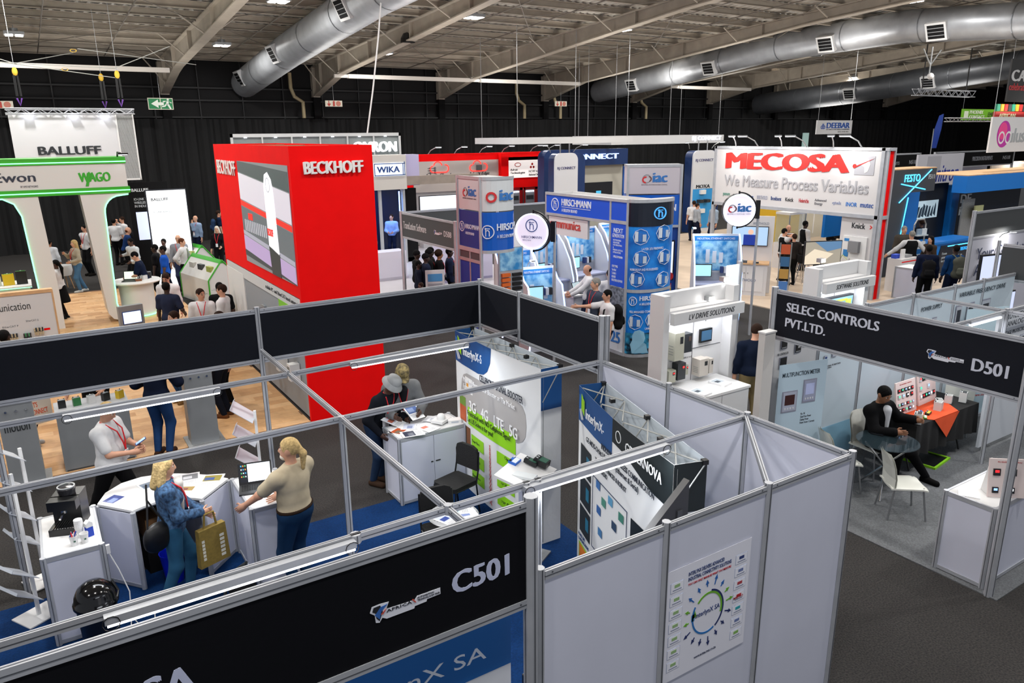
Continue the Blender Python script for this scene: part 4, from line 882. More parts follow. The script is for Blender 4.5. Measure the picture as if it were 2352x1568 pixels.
# papers on the two door counter
for i, (x, y, a, l, c) in enumerate(((3.75, 8.6, 30, 'leaflet with a red photo strip at the left of the two door counter', ('#b0502a', '#7a6a5a')), (3.95, 8.68, 60, 'white price list in the middle of the two door counter', ('#c9cfe0', '#8a94b4')), (4.1, 8.52, 15, 'open booklet hanging over the front edge of the counter', ('#dfe2ec', '#c8705a')), (3.84, 8.44, 80, 'small dark photo leaflet near the counter edge', ('#3a3f4f', '#6b6f7a')), (4.32, 8.72, 45, 'stapled pages at the rear right of the counter', ('#e2e4ea', '#a9adb8')))): sheet(x, y, .951+i*.0035, a, l, cols=c)
t = T('router_box', 'white dome antenna standing on the papers of the counter', 'device', (4.35, 8.6, .972), 30); B('plinth', t, WHITE, (-.12, -.09, 0, .12, .09, .035)); m = MB(); m.lathe([(.06, .035), (.062, .07), (.04, .1), (0, .11)], 16); m.build('dome', t, WHITE, smooth=True)
t = T('phone_cradle', 'white box shaped signal repeater at the right end of the counter', 'device', (4.5, 8.5, .952), -20); B('housing', t, WHITE, (-.09, -.06, 0, .09, .06, .05)); B('label_strip', t, cm('#a9b0bc'), (-.05, -.0605, .015, .05, -.06, .035))
# small beige meter box and planks on the floor behind the front wall
t = T('meter_box', 'beige electrical meter box lying on blue carpet behind the front wall', 'meter box', (2.98, 4.45, .012), -10); B('case', t, mat('beige_plastic', '#b3ad98', .5), (0, 0, 0, .14, .1, .26)); B('front_plate', t, cm('#8b8f80'), (.02, -.004, .03, .12, 0, .23)); B('display', t, cm('#5f7680'), (.035, -.006, .13, .06, -.004, .2)); B('lid', t, BLACK, (-.012, -.01, 0, 0, .1, .26))
t = T('aluminium_offcut', 'spare length of aluminium profile lying on the blue carpet', 'profile', (2.3, 4.42, .012), -2); B('profile', t, ALU, (.5, 0, 0, .66, .05, .05)); B('groove', t, ALUD, (.5, -.001, .02, .66, 0, .03))
# blue sponsor banner seen under the near fascia
t = T('hanging_banner', 'blue, white and orange printed banner below the C501 fascia', 'banner', (1.0, 3.2, 0)); B('sheet', t, cm('#dfe2e8'), (-.3, 0, .2, 1.02, .01, 2.1)); B('blue_field', t, cm('#1560a8'), (-.3, -.003, 1.72, 1.02, 0, 2.12))
text(t, 'InterlynX SA', -.15, 1.8, 1.0, .12, cm('#dfe6f2'), y=-.003, d=.003, bold=.01); text(t, 'RUGGED\nFOR SCADA', .1, 1.42, .9, .25, cm('#d2562a'), y=-.001, d=.003, bold=.03)
# people on and by the near stand
person(.78, 7.78, -5, 'person with shoulder length blond hair and blue patterned jacket holding a tan bag', 1.64, 'f', '#0f2640', 'long', '#2b5878', 'jeans', '#2a2320', ('bl', 'bob'), hl=(-.02, -.33, 1.02), hr=(-.12, -.3, 1.06), v=.011, lan=1, fem=True, fat=.95, pat='floral', under='#d9d5cf', fl=(.1, -.12), fr=(-.1, .16), ht=6, jack=.4)
t = T('tote_bag', 'tan jute tote bag held by the blond person', 'bag', (1.12, 7.62, .42), 20); m = MB(); m.prism([(-.17, 0), (.17, 0), (.15, .42), (-.15, .42)], -.035, .035, 'y'); m.build('bag', t, mat('jute', '#8a7434', .85, noise=.2, nscale=30)); MB().tube([(-.07, 0, .42), (-.05, 0, .57), (.05, 0, .57), (.07, 0, .42)], .012).build('handle', t, mat('jute'))
m = MB().m(cm('#d8d6ca')); 
for k in range(6): m.box(-.13, -.037, .08+k*.04, -.1, -.035, .11+k*.04); m.box(.07, -.037, .05+k*.045, .12, -.035, .08+k*.045)
m.build('print', t)['kind'] = 'stuff'
t = T('shoulder_bag', 'black leather shoulder bag hanging at the side of the blond person', 'bag', (.62, 7.62, .72), 25); V, F_ = sdf_mesh([('e', (0, 0, .12), (.15, .06, .13), None), ('e', (0, 0, .22), (.12, .045, .09), None)], .014, .08); o = bpy.data.objects.new('pouch', mk_mesh('pouch', V, F_, mat('black_leather', '#0f0f10', .4, bump=.3))); C.objects.link(o); o.parent = t; MB().tube([(-.09, 0, .28), (-.03, .05, .5), (.03, .12, .68), (.04, .17, .5), (.09, 0, .28)], .01).build('strap', t, BLACK)
person(1.9, 7.2, 120, 'bearded person with a blond ponytail and beige shirt leaning on the laptop counter', 1.78, 'l', '#b5a88f', 'short', '#14304f', 'jeans', '#2a211a', ('bl', 'pony'), hl=(.3, -.46, .98), hr=(-.1, -.3, 1.0), v=.011, fat=1.25, hy=25, beard='wh', belt='#2d2018', tw=0)
person(.42, 9.8, -33, 'person in a white polo and red lanyard walking while reading a phone', 1.7, 'l', '#d9dadc', 'short', '#0b0b0d', 'trousers', '#e4e4e4', ('bl', 'bun'), hl=(.05, -.36, 1.12), hr=(-.1, -.34, 1.1), v=.012, lan=1, fat=1.3, ht=30, fl=(.1, -.35), fr=(-.1, .38))
t = T('phone', 'blue phone held by the walking person in white', 'phone', (.76, 9.62, 1.17), -33); B('case', t, cm('#2d4a86', .3), (-.035, -.07, 0, .035, .07, .01)); B('screen', t, mat('phone_glow', '#8fb0e8', .3, 0, .6), (-.03, -.06, .01, .03, .06, .0105)); t.rotation_euler = (.5, 0, math.radians(-90))
person(3.62, 9.18, -62, 'person in a grey bucket hat and ripped jeans leaning on the paper covered counter', 1.72, 'd', '#14161d', 'long', '#22344f', 'jeans', '#3a2a20', ('k', 'none'), 'bucket', hl=(.2, -.38, .98), hr=(-.25, -.3, .9), v=.012, lean=28, ht=25, lan=1)
t = T('ripped_patch', '', 'x')
bpy.data.objects.remove(t)
person(4.02, 9.2, -100, 'person in a camouflage cap and grey quilted jacket reading a booklet', 1.74, 'd', '#6e7072', 'long', '#101114', 'trousers', '#202020', ('k', 'none'), 'cap', hl=(.18, -.36, 1.08), hr=(-.18, -.34, 1.06), v=.012, lean=12, ht=32, lan=1, jack=1, under='#15161a')
sheet(4.05, 8.84, 1.1, 10, 'white booklet held open by the person in the camouflage cap', tilt=.5); sheet(3.78, 8.9, .995, 40, 'leaflet held by the person in the bucket hat', cols=('#dfe2ec', '#c8705a'), tilt=.3)
# ============================================================= D501 stand contents
def white_chair(x, y, face, label):
    t = T('plastic_chair', label, 'chair', (x, y, .012), face+90, 'white plastic chairs at the control maker stand'); p = mat('white_plastic', '#d3d4cc', .35)
    m = MB(); n = 6
    sv = []
    for i in range(n+1):
        v = -.22+.44*i/n
        for j in range(n+1): u = -.21+.42*j/n; sv.append((u*(1.0-.05*i/n), v, .45-.02*math.cos(u*7)*1-.015*(i == 0)-(.02 if j in (0, n) else 0)))
    m.add(sv+[(a, b, c-.02) for a, b, c in sv], [(i*(n+1)+j, i*(n+1)+j+1, (i+1)*(n+1)+j+1, (i+1)*(n+1)+j) for i in range(n) for j in range(n)]+[((n+1)**2+i*(n+1)+j, (n+1)**2+(i+1)*(n+1)+j, (n+1)**2+(i+1)*(n+1)+j+1, (n+1)**2+i*(n+1)+j+1) for i in range(n) for j in range(n)])
    N = (n+1)**2; rim = list(range(n+1))+[i*(n+1)+n for i in range(1, n+1)]+[n*(n+1)+j for j in range(n-1, -1, -1)]+[i*(n+1) for i in range(n-1, 0, -1)]
    m.add(m.v[:2*N], [(rim[i], rim[(i+1) % len(rim)], rim[(i+1) % len(rim)]+N, rim[i]+N) for i in range(len(rim))]); m.build('seat', t, p, smooth=True)
    m = MB(); prof = [(.2, .4, .2), (.2, .55, .21), (.23, .7, .215), (.26, .8, .2), (.285, .86, .14)]
    for s in (0, .02):
        for (y0, z0, w0), (y1, z1, w1) in zip(prof[:-1], prof[1:]):
            for j in range(6):
                f = lambda j, w, y_: (-w+2*w*j/6, y_+s-.03*abs((j-3)/3)**2, 0)
                a, b, c_, d_ = f(j, w0, y0), f(j+1, w0, y0), f(j+1, w1, y1), f(j, w1, y1); m.quad((a[0], a[1], z0), (b[0], b[1], z0), (c_[0], c_[1], z1), (d_[0], d_[1], z1))
    m.build('backrest', t, p, smooth=True)
    for sx in (-1, 1):
        for sy in (-1, 1): MB().cyl((sx*.17, sy*.17, .43), (sx*.21, sy*.23, 0), .012, n=8).build('leg', t, mat('leg_metal', '#9a9c9e', .3, .8))
    return t
white_chair(8.85, 4.62, -38, 'white plastic chair standing alone in front of the glass table'); white_chair(8.82, 5.5, -30, 'white plastic chair half hidden behind the near partition corner')
white_chair(9.62, 5.55, -92, 'white plastic chair under the person in the dark suit'); white_chair(12.2, 5.7, 200, 'white plastic chair behind the orange and black draped table'); white_chair(11.6, 4.0, 150, 'white plastic chair at the right edge of the photo')
t = T('glass_table', 'round glass table on crossed chrome legs in front of the seated person', 'table', (9.22, 5.1, .012)); m = MB(); m.lathe([(0, .73), (.385, .73), (.39, .736), (.385, .742), (0, .742)], 40); m.build('glass_top', t, mat('table_glass', '#27343a', .04, 0, alpha=.55)); 
for k in range(3): a = k*2*PI/3+.5; MB().cyl((.3*math.cos(a), .3*math.sin(a), .73), (-.34*math.cos(a), -.34*math.sin(a), 0), .014, n=8).build('leg', t, CHROME)
MB().ball((0, 0, .39), .035).build('hub', t, BLACK)
t = T('phone', 'black phone lying on the round glass table', 'phone', (9.3, 5.3, .757), 20); B('case', t, BLACK, (-.04, -.08, 0, .04, .08, .009)); B('screen', t, cm('#1c2026', .1), (-.035, -.07, .009, .035, .07, .0095))
t = T('trestle_table', 'long table draped to the floor in black cloth', 'table', (10.0, 5.15, .012)); B('table_top', t, BLACKM, (0, 0, .72, 1.65, .7, .75))
for x in (.15, 1.5): MB().tube([(x, .1, 0), (x, .35, .72), (x, .6, 0)], .014).build('leg', t, BLACK)
m = MB(); n = 34; per = [(1.68*i/n, 0) for i in range(n)]+[(1.68, .72*i/12) for i in range(12)]+[(1.68-1.68*i/n, .72) for i in range(n)]+[(0, .72-.72*i/12) for i in range(12)]; per = [(x-.015, y-.01) for x, y in per]
N = len(per); out = [(x+(.02+.03*math.sin(i*1.1))*(1 if x > 1.6 else -1 if x < .02 else 0), y+(.02+.03*math.sin(i*1.3))*(1 if y > .7 else -1 if y < .0 else 0)) for i, (x, y) in enumerate(per)]
m.add([(x, y, .757) for x, y in per]+[(x, y, .3+.02*math.sin(i*.7)) for i, (x, y) in enumerate(out)], [(i, (i+1) % N, N+(i+1) % N, N+i) for i in range(N)]+[tuple(range(N))]); m.build('tablecloth', t, mat('black_cloth', '#0c0c0d', .9, bump=.4, nscale=5), smooth=True)
t = T('table_runner', 'bright orange cloth square laid cornerwise over the black tablecloth', 'tablecloth', (10.75, 5.15, .772)); m = MB().m(mat('orange_cloth', '#d1491a', .85, bump=.3, nscale=8)); m.prism([(-.62, .35), (-.3, .7), (.5, .7), (.62, .4), (.3, -.02), (-.35, -.02)], 0, .006); m.add([(.3, -.03, .006), (-.35, -.03, .006), (0, -.05, -.33), (.3, -.036, .0), (-.35, -.036, .0), (0, -.056, -.33)], [(0, 1, 2), (3, 5, 4), (0, 2, 5, 3), (1, 4, 5, 2)]); m.build('cloth', t)
def demo_board(x, y, z, a, w, h, label, rows, col='#dcc8c4', face='dark', seed=1):
    t = T('demo_board', label, 'display board', (x, y, z), a); o = MB().m(cm(col)).box(0, 0, 0, w, .02, h).build('board', t); o.rotation_euler = (math.radians(-10), 0, 0); MB().m(WHITE).prism([(0.02, 0), (.2, 0), (.02+.16*h, h)], .02, .03, 'x').build('strut', t)
    rd = random.Random(seed); k = 0
    for (v, n, s) in rows:
        for i in range(n):
            u = .04+i*(w-.08)/n; m = MB(); c = rd.choice(['#17191c', '#17191c', '#c3c4c6']); m.m(cm(c, .4)); m.box(u, -.014, v, u+s, 0, v+s*1.05); m.m(mat('mini_screen_%d' % (k % 4), ['#c8242a', '#3fd89a', '#8fb7ff', '#e8eef4'][k % 4], .3, 0, 1.2)); m.box(u+s*.2, -.016, v+s*.45, u+s*.8, -.014, v+s*.85); m.build('meter', o); k += 1
    text(o, 'PROGRAMMABLE CONTROLS', w*.2, h*.9, w*.6, .016, cm('#b03a3a'), y=-.0, d=.002)
    return t
demo_board(10.1, 5.5, .775, 0, .5, .48, 'pink demo board with rows of small lit meters beside the seated person', ((.33, 5, .05), (.24, 4, .055), (.13, 6, .04), (.04, 5, .05)), seed=2)
demo_board(10.75, 5.55, .775, 4, .55, .5, 'pink demo board with red digit meters at the back of the orange cloth', ((.36, 5, .07), (.22, 2, .07), (.1, 6, .06)), seed=5)
for i, (x, y, a, l) in enumerate(((10.1, 5.2, 25, 'white rail mounted drive box at the near left corner of the table'), (10.85, 5.32, 15, 'white boxy power supply in the middle of the orange cloth'), (11.1, 5.45, 40, 'small white round relay behind the white power supply'), (11.28, 5.4, 20, 'white square current transformer on the black cloth'), (11.5, 5.3, 20, 'white drive with black front at the far end of the table'))):
    module(x, y, .776, a, l, .11+.03*(i < 2), .1, [.15, .13, .08, .12, .15][i], '#c4c6c4', '#2b2d30' if i in (0, 4) else '#a9aca9', 3)
module(10.38, 5.25, .778, 30, 'green circuit board on the orange cloth', .12, .05, .015, '#4f9a3a', '#cfd2c4', 4); module(10.55, 5.3, .778, 15, 'yellow and black terminal block on the orange cloth', .14, .06, .03, '#1a1a1a', '#c9b82a', 4); module(10.5, 5.38, .778, 50, 'white plug module on the orange cloth', .08, .05, .03, '#d2d2ce', '#2a4f9a', 2)
person(9.62, 5.5, -95, 'seated person in a black suit and white open shirt with one arm along the table', 1.74, 'm', '#0d0d0f', 'long', '#0c0c0e', 'trousers', '#0a0a0a', ('k', 'short'), hl=(.4, -.28, .84), hr=(-.15, -.38, .8), v=.011, sit=.46, jack=1, under='#d4d6da', ht=26, hy=-5, fl=(.42, -.55), fr=(-.05, -.4), fat=1.1)
t = T('green_mat', 'black mat with a lime green rim on the floor under the draped table', 'mat', (10.5, 5.08, .013), 8); B('mat', t, BLACK, (0, 0, 0, .5, .4, .02)); B('rim', t, cm('#86c81a'), (-.03, -.03, 0, .53, 0, .03), (-.03, 0, 0, 0, .43, .03), (.5, 0, 0, .53, .43, .03))
t = counter('white counter with aluminium posts at the corner of the D501 stand', 7.99, 3.2, 8.97, 3.7)
demo_board(8.2, 3.38, .952, -40, .4, .42, 'white demo board with orange and white relays on the D501 corner counter', ((.24, 2, .07), (.05, 2, .06)), col='#d8c9c6', seed=8)
for i, (x, y, l, c) in enumerate(((8.55, 3.42, 'white relay with orange springs standing on the corner counter', '#d8641f'), (8.68, 3.5, 'white clamp ring on the corner counter', '#c9c9c4'), (8.6, 3.3, 'grey transformer ring at the right of the corner counter', '#8b8d8e'))): module(x, y, .952, 20*i, l, .1, .07, .09, '#cfcfca', c, 3)
sheet(8.1, 3.52, .952, 30, 'blank note paper with an orange pen on the corner counter', style=-1, w=.15, h=.2)
t = T('roll_up_banner', 'pale blue roll-up banner titled multifunction meter inside the D501 post', 'banner', (8.0, 5.98, .012), -12); B('sheet', t, cm('#b9cfdd'), (0, -.0, .05, .8, .004, 1.78)); B('base', t, ALU, (0, -.06, 0, .8, .06, .05)); text(t, 'MULTIFUNCTION METER', .06, 1.6, .62, .06, cm('#20303c'), y=0, d=.003, bold=.01)
pm(t, .08, 1.1, .25, .3, '#aab0c2', '#3a1110', .006); pm(t, .42, 1.2, .22, .33, '#9aa0b8', '#b8c2ea', .006); text(t, '96 x 96\nQuad Four Power\nDisplay Power\nPower Factor / Currents', .42, .9, .25, .16, cm('#2a3038'), y=0, d=.002)
text(t, 'Integrated\nPower Quality', .06, .7, .3, .08, cm('#2a3038'), y=0, d=.002)
t = T('roll_up_banner', 'light blue roll-up banner with a red web address behind the chairs', 'banner', (12.7, 6.0, .012), -18); B('sheet', t, cm('#c3dbe6'), (0, 0, .05, .85, .004, 1.9)); B('base', t, ALU, (0, -.06, 0, .85, .06, .05)); text(t, 'www.selec.com', .4, .35, .4, .05, cm('#c23028'), y=0, d=.002, bold=.01); B('relay_picture', t, cm('#a83a34'), (.1, -.003, .55, .22, 0, .75))
person(9.6, 7.7, 60, 'person in a navy shirt with red collar and khaki trousers behind a white partition', 1.76, 'l', '#10192c', 'long', '#8d7c58', 'trousers', '#1a1512', ('br', 'short'), v=.014, fat=1.15, hy=-60, ht=15)
# white wall return and printed partitions between stands
t = T('white_partition', 'white cloth covered partition beside the D501 left post', 'partition', (7.62, 5.95, 0)); B('panel', t, mat('white_fabric', '#c9c7c4', .8, bump=.3, nscale=4), (0, 0, 0, .2, .1, 2.28)); B('top_cap', t, WHITE, (-.01, -.01, 2.28, .21, .11, 2.3))
# ============================================================= floors of the big stands
WOODS = [mat('plank_%d' % i, c, .5, noise=.18, nscale=6) for i, c in enumerate(('#c99c6c', '#d4aa7c', '#bd8f60', '#cfa373'))]
o = B('stand_floor', None, mat('wood_base', '#6d4c30', .7), (-8, 12.0, 0, 3.58, 27.2, .02)); tag(o, 'pale wooden stand floor around the grey plinths left of the red tower', 'floor')
fl = o; PL = {}; nP = 0; far = MB(); rd = random.Random(3)
rows = int(15.2/.2)
for r in range(rows):
    y = 12.01+r*.2; x = -8+(r*.37) % .9-.9
    while x < 3.57:
        x0, x1 = max(x, -8), min(x+.897, 3.575); i = rd.randrange(4)
        if x1-x0 > .08:
            if y < 17.2 and x1 > -1.1-.0*y and nP < 290:
                key = (round(x1-x0, 2), i)
                if key not in PL: p = B('plank', None, WOODS[i], (0, 0, 0, key[0], .197, .006)); PL[key] = p
                else: p = PL[key].copy(); C.objects.link(p)
                p.location = (x0, y, .02); p.parent = fl; nP += 1
            else: far.m(WOODS[i]).box(x0, y, .02, x1, y+.197, .026)
        x += .9
o = far.build('far_planks', fl); o['kind'] = 'stuff'
o = B('white_stand_floor', None, mat('pale_floor', '#b4b2b8', .35, noise=.1, nscale=1), (5.3, 17.5, 0, 14.5, 30, .03)); tag(o, 'pale grey glossy stand floor right of the red tower', 'floor')
o = MB().prism([(16.9, 19), (16.9, 12.9), (19.4, 11.9), (33, 11.9), (33, 26), (20, 26)], 0, .03).build('oak_stand_floor', None, mat('pale_oak', '#c4b09a', .45, noise=.12, nscale=2)); tag(o, 'pale oak stand floor under the red and white measuring company stand', 'floor')
o = B('navy_floor_strip', None, carpet_mat('navy_carpet', '#052650', '#073060'), (9.4, 7.0, 0, 12.5, 8.1, .015)); tag(o, 'blue carpet strip beside the drive display kiosk', 'carpet')
# ============================================================= red tower
t = T('red_tower', 'huge bright red tower with white letters and a big screen', 'tower', (3.6, 12.0, 0))
Wd, D_, H_ = 1.38, 5.4, 4.6
B('front_wall', t, RED, (0, 0, 0, Wd, .06, H_)); B('right_wall', t, RED, (Wd-.06, .06, 0, Wd, D_, H_)); B('back_wall', t, RED, (0, D_-.06, 0, Wd-.06, D_, H_)); 
m = MB(); m.prism([(.06, 2.15), (D_-.06, 2.15), (D_-.06, H_), (.06, H_)], 0, .06, 'x'); m.build('left_wall', t, RED)
for k in range(4): B('roof_brace', t, mat('raw_wood', '#a08a68', .8), (.06, .5+k*1.4, H_-.15, Wd-.06, .56+k*1.4, H_-.02))
B('display_wall', t, mat('cool_grey', '#8f959c', .5), (.01, .08, .05, .06, D_-.1, 2.13)); B('white_header', t, cm('#c9cbcd'), (-.004, .1, 1.93, .01, D_-.1, 2.13)); B('white_panel', t, WHITE, (-.008, 3.9, .05, .01, 5.35, 2.0)); B('lime_panel', t, cm('#7cc22e'), (-.006, .35, 1.35, .01, 1.4, 1.93)); B('red_post', t, RED, (-.01, 0, 0, .0, .08, 4.6))
lf = bpy.data.objects.new('screen', None); 
sc = MB(); sc.tf = Matrix.Translation((-.012, 3.4, 2.36)) @ Matrix.Rotation(-PI/2, 4, 'Z')
def em(n, c, s): return mat(n, c, .35, 0, s)
SW, SH = 3.25, 1.94
sc.m(em('scr_grey', '#6b6c70', .75)).box(0, 0, 0, SW, .01, SH)
for (c, z0, z1) in (('#3f4147', 1.62, SH), ('#b9b3bd', 1.1, 1.6), ('#c92018', .98, 1.08), ('#55595e', .5, .97), ('#8f8f9c', .42, .5), ('#9b86ac', .12, .4), ('#2e2f34', 0, .12)):
    sc.m(em('scr'+c, c, .75)).prism([(0, z0+.12), (SW, z0-.1 if z0 > .05 else 0), (SW, min(z1-.1, SH)), (0, min(z1+.12, SH))], -.004, 0, 'y')
sc.m(em('scr_white', '#dcdbe0', .8)).prism([(1.8, .5), (2.4, .4)]+[(2.35, 1.45), (2.28, 1.68), (2.08, 1.8), (1.88, 1.75), (1.78, 1.55)], -.008, 0, 'y'); sc.m(em('scr_dark', '#26272b', .6)).prism([(1.85, .0), (2.4, .0), (2.42, .42), (1.78, .5)], -.008, 0, 'y')
sc.m(em('scr_rd', '#d8231c', .8)); sc.box(.5, -.01, .86, .8, 0, .98); sc.m(em('scr_edge', '#9a9aa2', .8))
for k in range(12): sc.box(.2+k*.13, -.009, .62, .26+k*.13, 0, .84)
sc.ring(2.05, 1.58, .13, .02, .01, 18)
sc.build('screen', t); 
wl = T('wall_face', None, None, (0, 0, 0)); wl.parent = t; wl.name = 'letter_face'; wl.location = (-.002, 5.2, 0); wl.rotation_euler = (0, 0, -PI/2)
WL = cm('#e4e2e0'); 
text(wl, 'BECKHOFF', .02, 4.0, 1.6, .29, WL, y=-.004, d=.015, bold=.03); text(t, 'BECKHOFF', .2, 4.16, 1.0, .2, WL, y=0, d=.04, bold=.05)
text(wl, 'scalable PC- and EtherCAT-based automation', 3.0, 2.0, 2.1, .07, cm('#3a3d42'), y=-.003, d=.004)
text(wl, 'BECKHOFF', 3.6, 3.05, .35, .13, em('scr_rd', '#d8231c', .8), y=-.022, d=.004, bold=.05)
for i in range(12):     # products hanging on the grey display wall
    y = .3+i*.24; z = 1.5-.36*((i*2) % 3); tt = T('wall_module', ['black servo motor', 'white drive unit', 'row of slim terminals'][i % 3]+' on the grey side of the red tower, '+['nearest the corner', 'second from the corner', 'third from the corner', 'fourth from the corner', 'fifth in line', 'sixth in line', 'seventh in line', 'eighth in line', 'ninth in line', 'tenth in line', 'eleventh in line', 'farthest back'][i], 'device', (3.6, 12.0+y, z), -90, 'automation devices on the red tower'); tt.scale = (1.15, 1.1, 1.15)
    if i % 3 == 0: MB().cyl((0, -.03, .0), (0, -.2, 0), .06, n=12).build('motor', tt, BLACK); MB().cyl((0, -.2, 0), (0, -.26, 0), .02).build('shaft', tt, CHROME); B('plate', tt, STEEL, (-.1, -.03, -.1, .1, 0, .1))
    elif i % 3 == 1: B('housing', tt, WHITE, (-.07, -.16, -.12, .07, 0, .14)); B('vent', tt, cm('#7a7a78'), (-.05, -.165, .02, .05, -.16, .1))
    else:
        for k in range(6): B('terminal', tt, cm(['#c9b94a', '#8a8d90'][k % 2]), (-.12+k*.04, -.1, -.06, -.085+k*.04, 0, .08))
# ============================================================= grey plinths, wall of bus modules, kiosk with screen
GP = mat('grey_laminate', '#8b8f93', .45, .2, noise=.08, nscale=3)
t = T('grey_plinth', 'wide grey plinth with small instruments on top in front of the wooden floor', 'plinth', (-.08, 12.05, .02)); B('body', t, GP, (0, 0, 0, .94, .5, .9)); B('top', t, cm('#a3a6aa'), (-.01, -.01, .9, .95, .51, .93)); B('kick', t, CHAR, (.02, -.003, 0, .92, 0, .03))
for k in range(5): module(.02+k*.19, 12.25, .95, 10*k, ['small black relay standing first on the wide grey plinth', 'small green terminal standing second on the grey plinth', 'small white drive standing third on the grey plinth', 'slim black controller standing fourth on the grey plinth', 'little yellow module at the right end of the grey plinth'][k], .1, .07, .12, ['#17191b', '#2a6a3a', '#c9c9c9', '#141414', '#c9a82a'][k], '#70757a', 3)
def plinth2(x, y, label, txt):
    t = T('info_plinth', label, 'plinth', (x, y, .02)); B('body', t, GP, (0, .02, 0, .42, .32, 1.25)); B('sloped_top', t, cm('#a3a6aa'), (-.02, 0, 1.25, .44, .36, 1.28)); B('base_plate', t, STEEL, (-.06, -.08, 0, .5, .45, .03))
    for k in range(3): MB().cyl((.1+k*.12, .02, 1.12), (.1+k*.12, 0, 1.12), .014).build('knob', t, CHROME)
    text(t, txt, .05, .82, .3, .14, cm('#22262a'), y=.02, d=.003, bold=.02); return t
plinth2(1.66, 12.0, 'slim grey plinth lettered power supply solutions', 'power supply\nsolutions'); plinth2(-.75, 11.85, 'slim grey plinth cut by the left edge of the photo', 'motion')
t = T('communication_wall', 'white display wall lettered communication with rows of bus modules', 'display wall', (-3.4, 16.4, .02)); B('board', t, cm('#cfd0d2'), (0, 0, 0, 3.58, .12, 1.98)); B('wood_cap', t, WOODS[1], (-.02, -.02, 1.94, 3.6, .14, 2.0)); B('end_trim', t, WOODS[1], (3.58, -.01, 0, 3.61, .13, 1.98)); text(t, 'Communication', 2.35, 1.66, .86, .14, cm('#1c2024'), y=0, d=.004, bold=.01)
for (u, z, s_) in ((2.72, 1.35, 'EtherCAT P'), (3.1, 1.42, 'EtherCAT G'), (2.75, .95, 'EtherCAT Box modules'), (3.1, 1.0, 'MX-System')): text(t, s_, u, z, .25 if u < 3 else .2, .035, cm('#55585c'), y=0, d=.003)
rd = random.Random(9)
for (u, z, n, g) in ((2.78, 1.1, 6, 0), (3.02, 1.08, 5, 1), (3.2, 1.16, 6, 0), (2.85, .72, 5, 1), (3.0, .72, 5, 1), (3.12, .78, 9, 2)):
    m = MB()
    for k in range(n):
        for r in range(2): m.m(cm(['#b8a98a', '#2b2e31', '#3f8a5a'][(g+r*(k % 2)) % 3])); m.box(u+k*.026, -.05, z+r*.07, u+k*.026+.02, 0, z+r*.07+.06)
    m.build('module_row', t)['kind'] = 'stuff'
B('red_tag', t, RED, (3.36, -.004, 1.22, 3.46, 0, 1.26), (2.86, -.004, 1.0, 2.93, 0, 1.04))
t = T('screen_kiosk', 'grey info kiosk with a lit tablet screen at the foot of the right arch', 'kiosk', (1.36, 17.8, .02), 10); B('pedestal', t, GP, (0, 0, 0, .5, .12, 1.22)); B('bezel', t, cm('#1c3a86'), (.06, -.01, .82, .45, 0, 1.1)); B('screen', t, em('screen_pale', '#cfe0ee', .9), (.075, -.013, .835, .435, -.01, 1.085))
# ============================================================= arched white and green stand (header and arches)
GW = mat('gloss_stand_white', '#c9c9c6', .3)
t = T('arched_stand', 'white arched stand with green lit edges and a lettered header', 'exhibition stand', (0, 22, .02))
hd = B('header', t, GW, (-7.5, 0, 3.5, 2.34, 1.3, 4.12)); B('green_band', t, GREEN, (-7.5, -.02, 4.1, 2.36, 1.32, 4.26), (-7.5, -.02, 3.36, 2.38, 1.32, 3.52))
B('led_line', t, LEDG, (-7.5, -.032, 4.14, 2.36, -.02, 4.165)); B('led_line', t, LEDG, (-7.5, -.032, 3.42, 2.38, -.02, 3.445))
text(t, 'Ewon', -.52, 3.72, .86, .22, cm('#2a3140'), y=0, d=.01, bold=.02); text(t, 'BY HMS NETWORKS', .0, 3.58, .36, .05, cm('#2a3140'), y=0, d=.006); text(t, 'WAGO', 1.25, 3.66, .72, .24, cm('#2c9a1f'), y=0, d=.01, bold=.06)
MB().m(cm('#2c9a1f')).prism([(1.38, 3.56), (1.45, 3.56), (1.52, 3.84), (1.55, 3.84), (1.5, 3.92), (1.44, 3.84), (1.47, 3.84)], -.015, 0, 'y').build('arrow_mark', t)
def arch_leg(t, xl_top, xr_top, xl_bot, xr_bot, zt, foot=True):
    r = .5; pts = [(xl_bot, .25), (xl_top, zt)]+[(xr_top+.62, zt), (xr_top+.62, zt-.06)]
    for k in range(7): a = PI/2*(k/6); pts.append((xr_top+.5-.42*math.sin(a)-.08, zt-.1-.42*(1-math.cos(a)))) 
    pts += [(xr_bot, .6)]
    for k in range(5): a = PI/2*k/4; pts.append((xr_bot+.28-.28*math.cos(a), .5-.3*math.sin(a)))
    pts += [(xr_bot+.28, .02), (xl_bot+.3, .02), (xl_bot+.1, .1)]
    m = MB(); m.prism(pts, .0, .9, 'y'); m.build('arch_leg', t, GW)
    led = [(xr_top+.6, -.015, zt-.08)]+[(p[0]+.005, -.015, p[1]) for p in pts[4:11]]+[(xr_bot+.005, -.015, .6)]+[(p[0], -.015, p[1]+.01) for p in pts[12:17]]
    MB().tube(led, .016, 5).build('led_edge', t, LEDG)
arch_leg(t, 1.22, 1.72, 1.45, 1.68, 3.4); 
m = MB(); m.prism([(.32, 3.4), (.42, 1.0), (.42, .0), (.1, .0), (.0, 1.0), (-.08, 2.9), (-.2, 3.2), (-.42, 3.34), (-1.2, 3.34), (-1.2, 3.4)], 0, .9, 'y'); m.build('arch_leg', t, GW); MB().tube([(.0, -.015, .7), (-.005, -.015, 1.0), (-.085, -.015, 2.9), (-.2, -.015, 3.2), (-.42, -.015, 3.33), (-1.2, -.015, 3.33)], .016, 5).build('led_edge', t, LEDG)
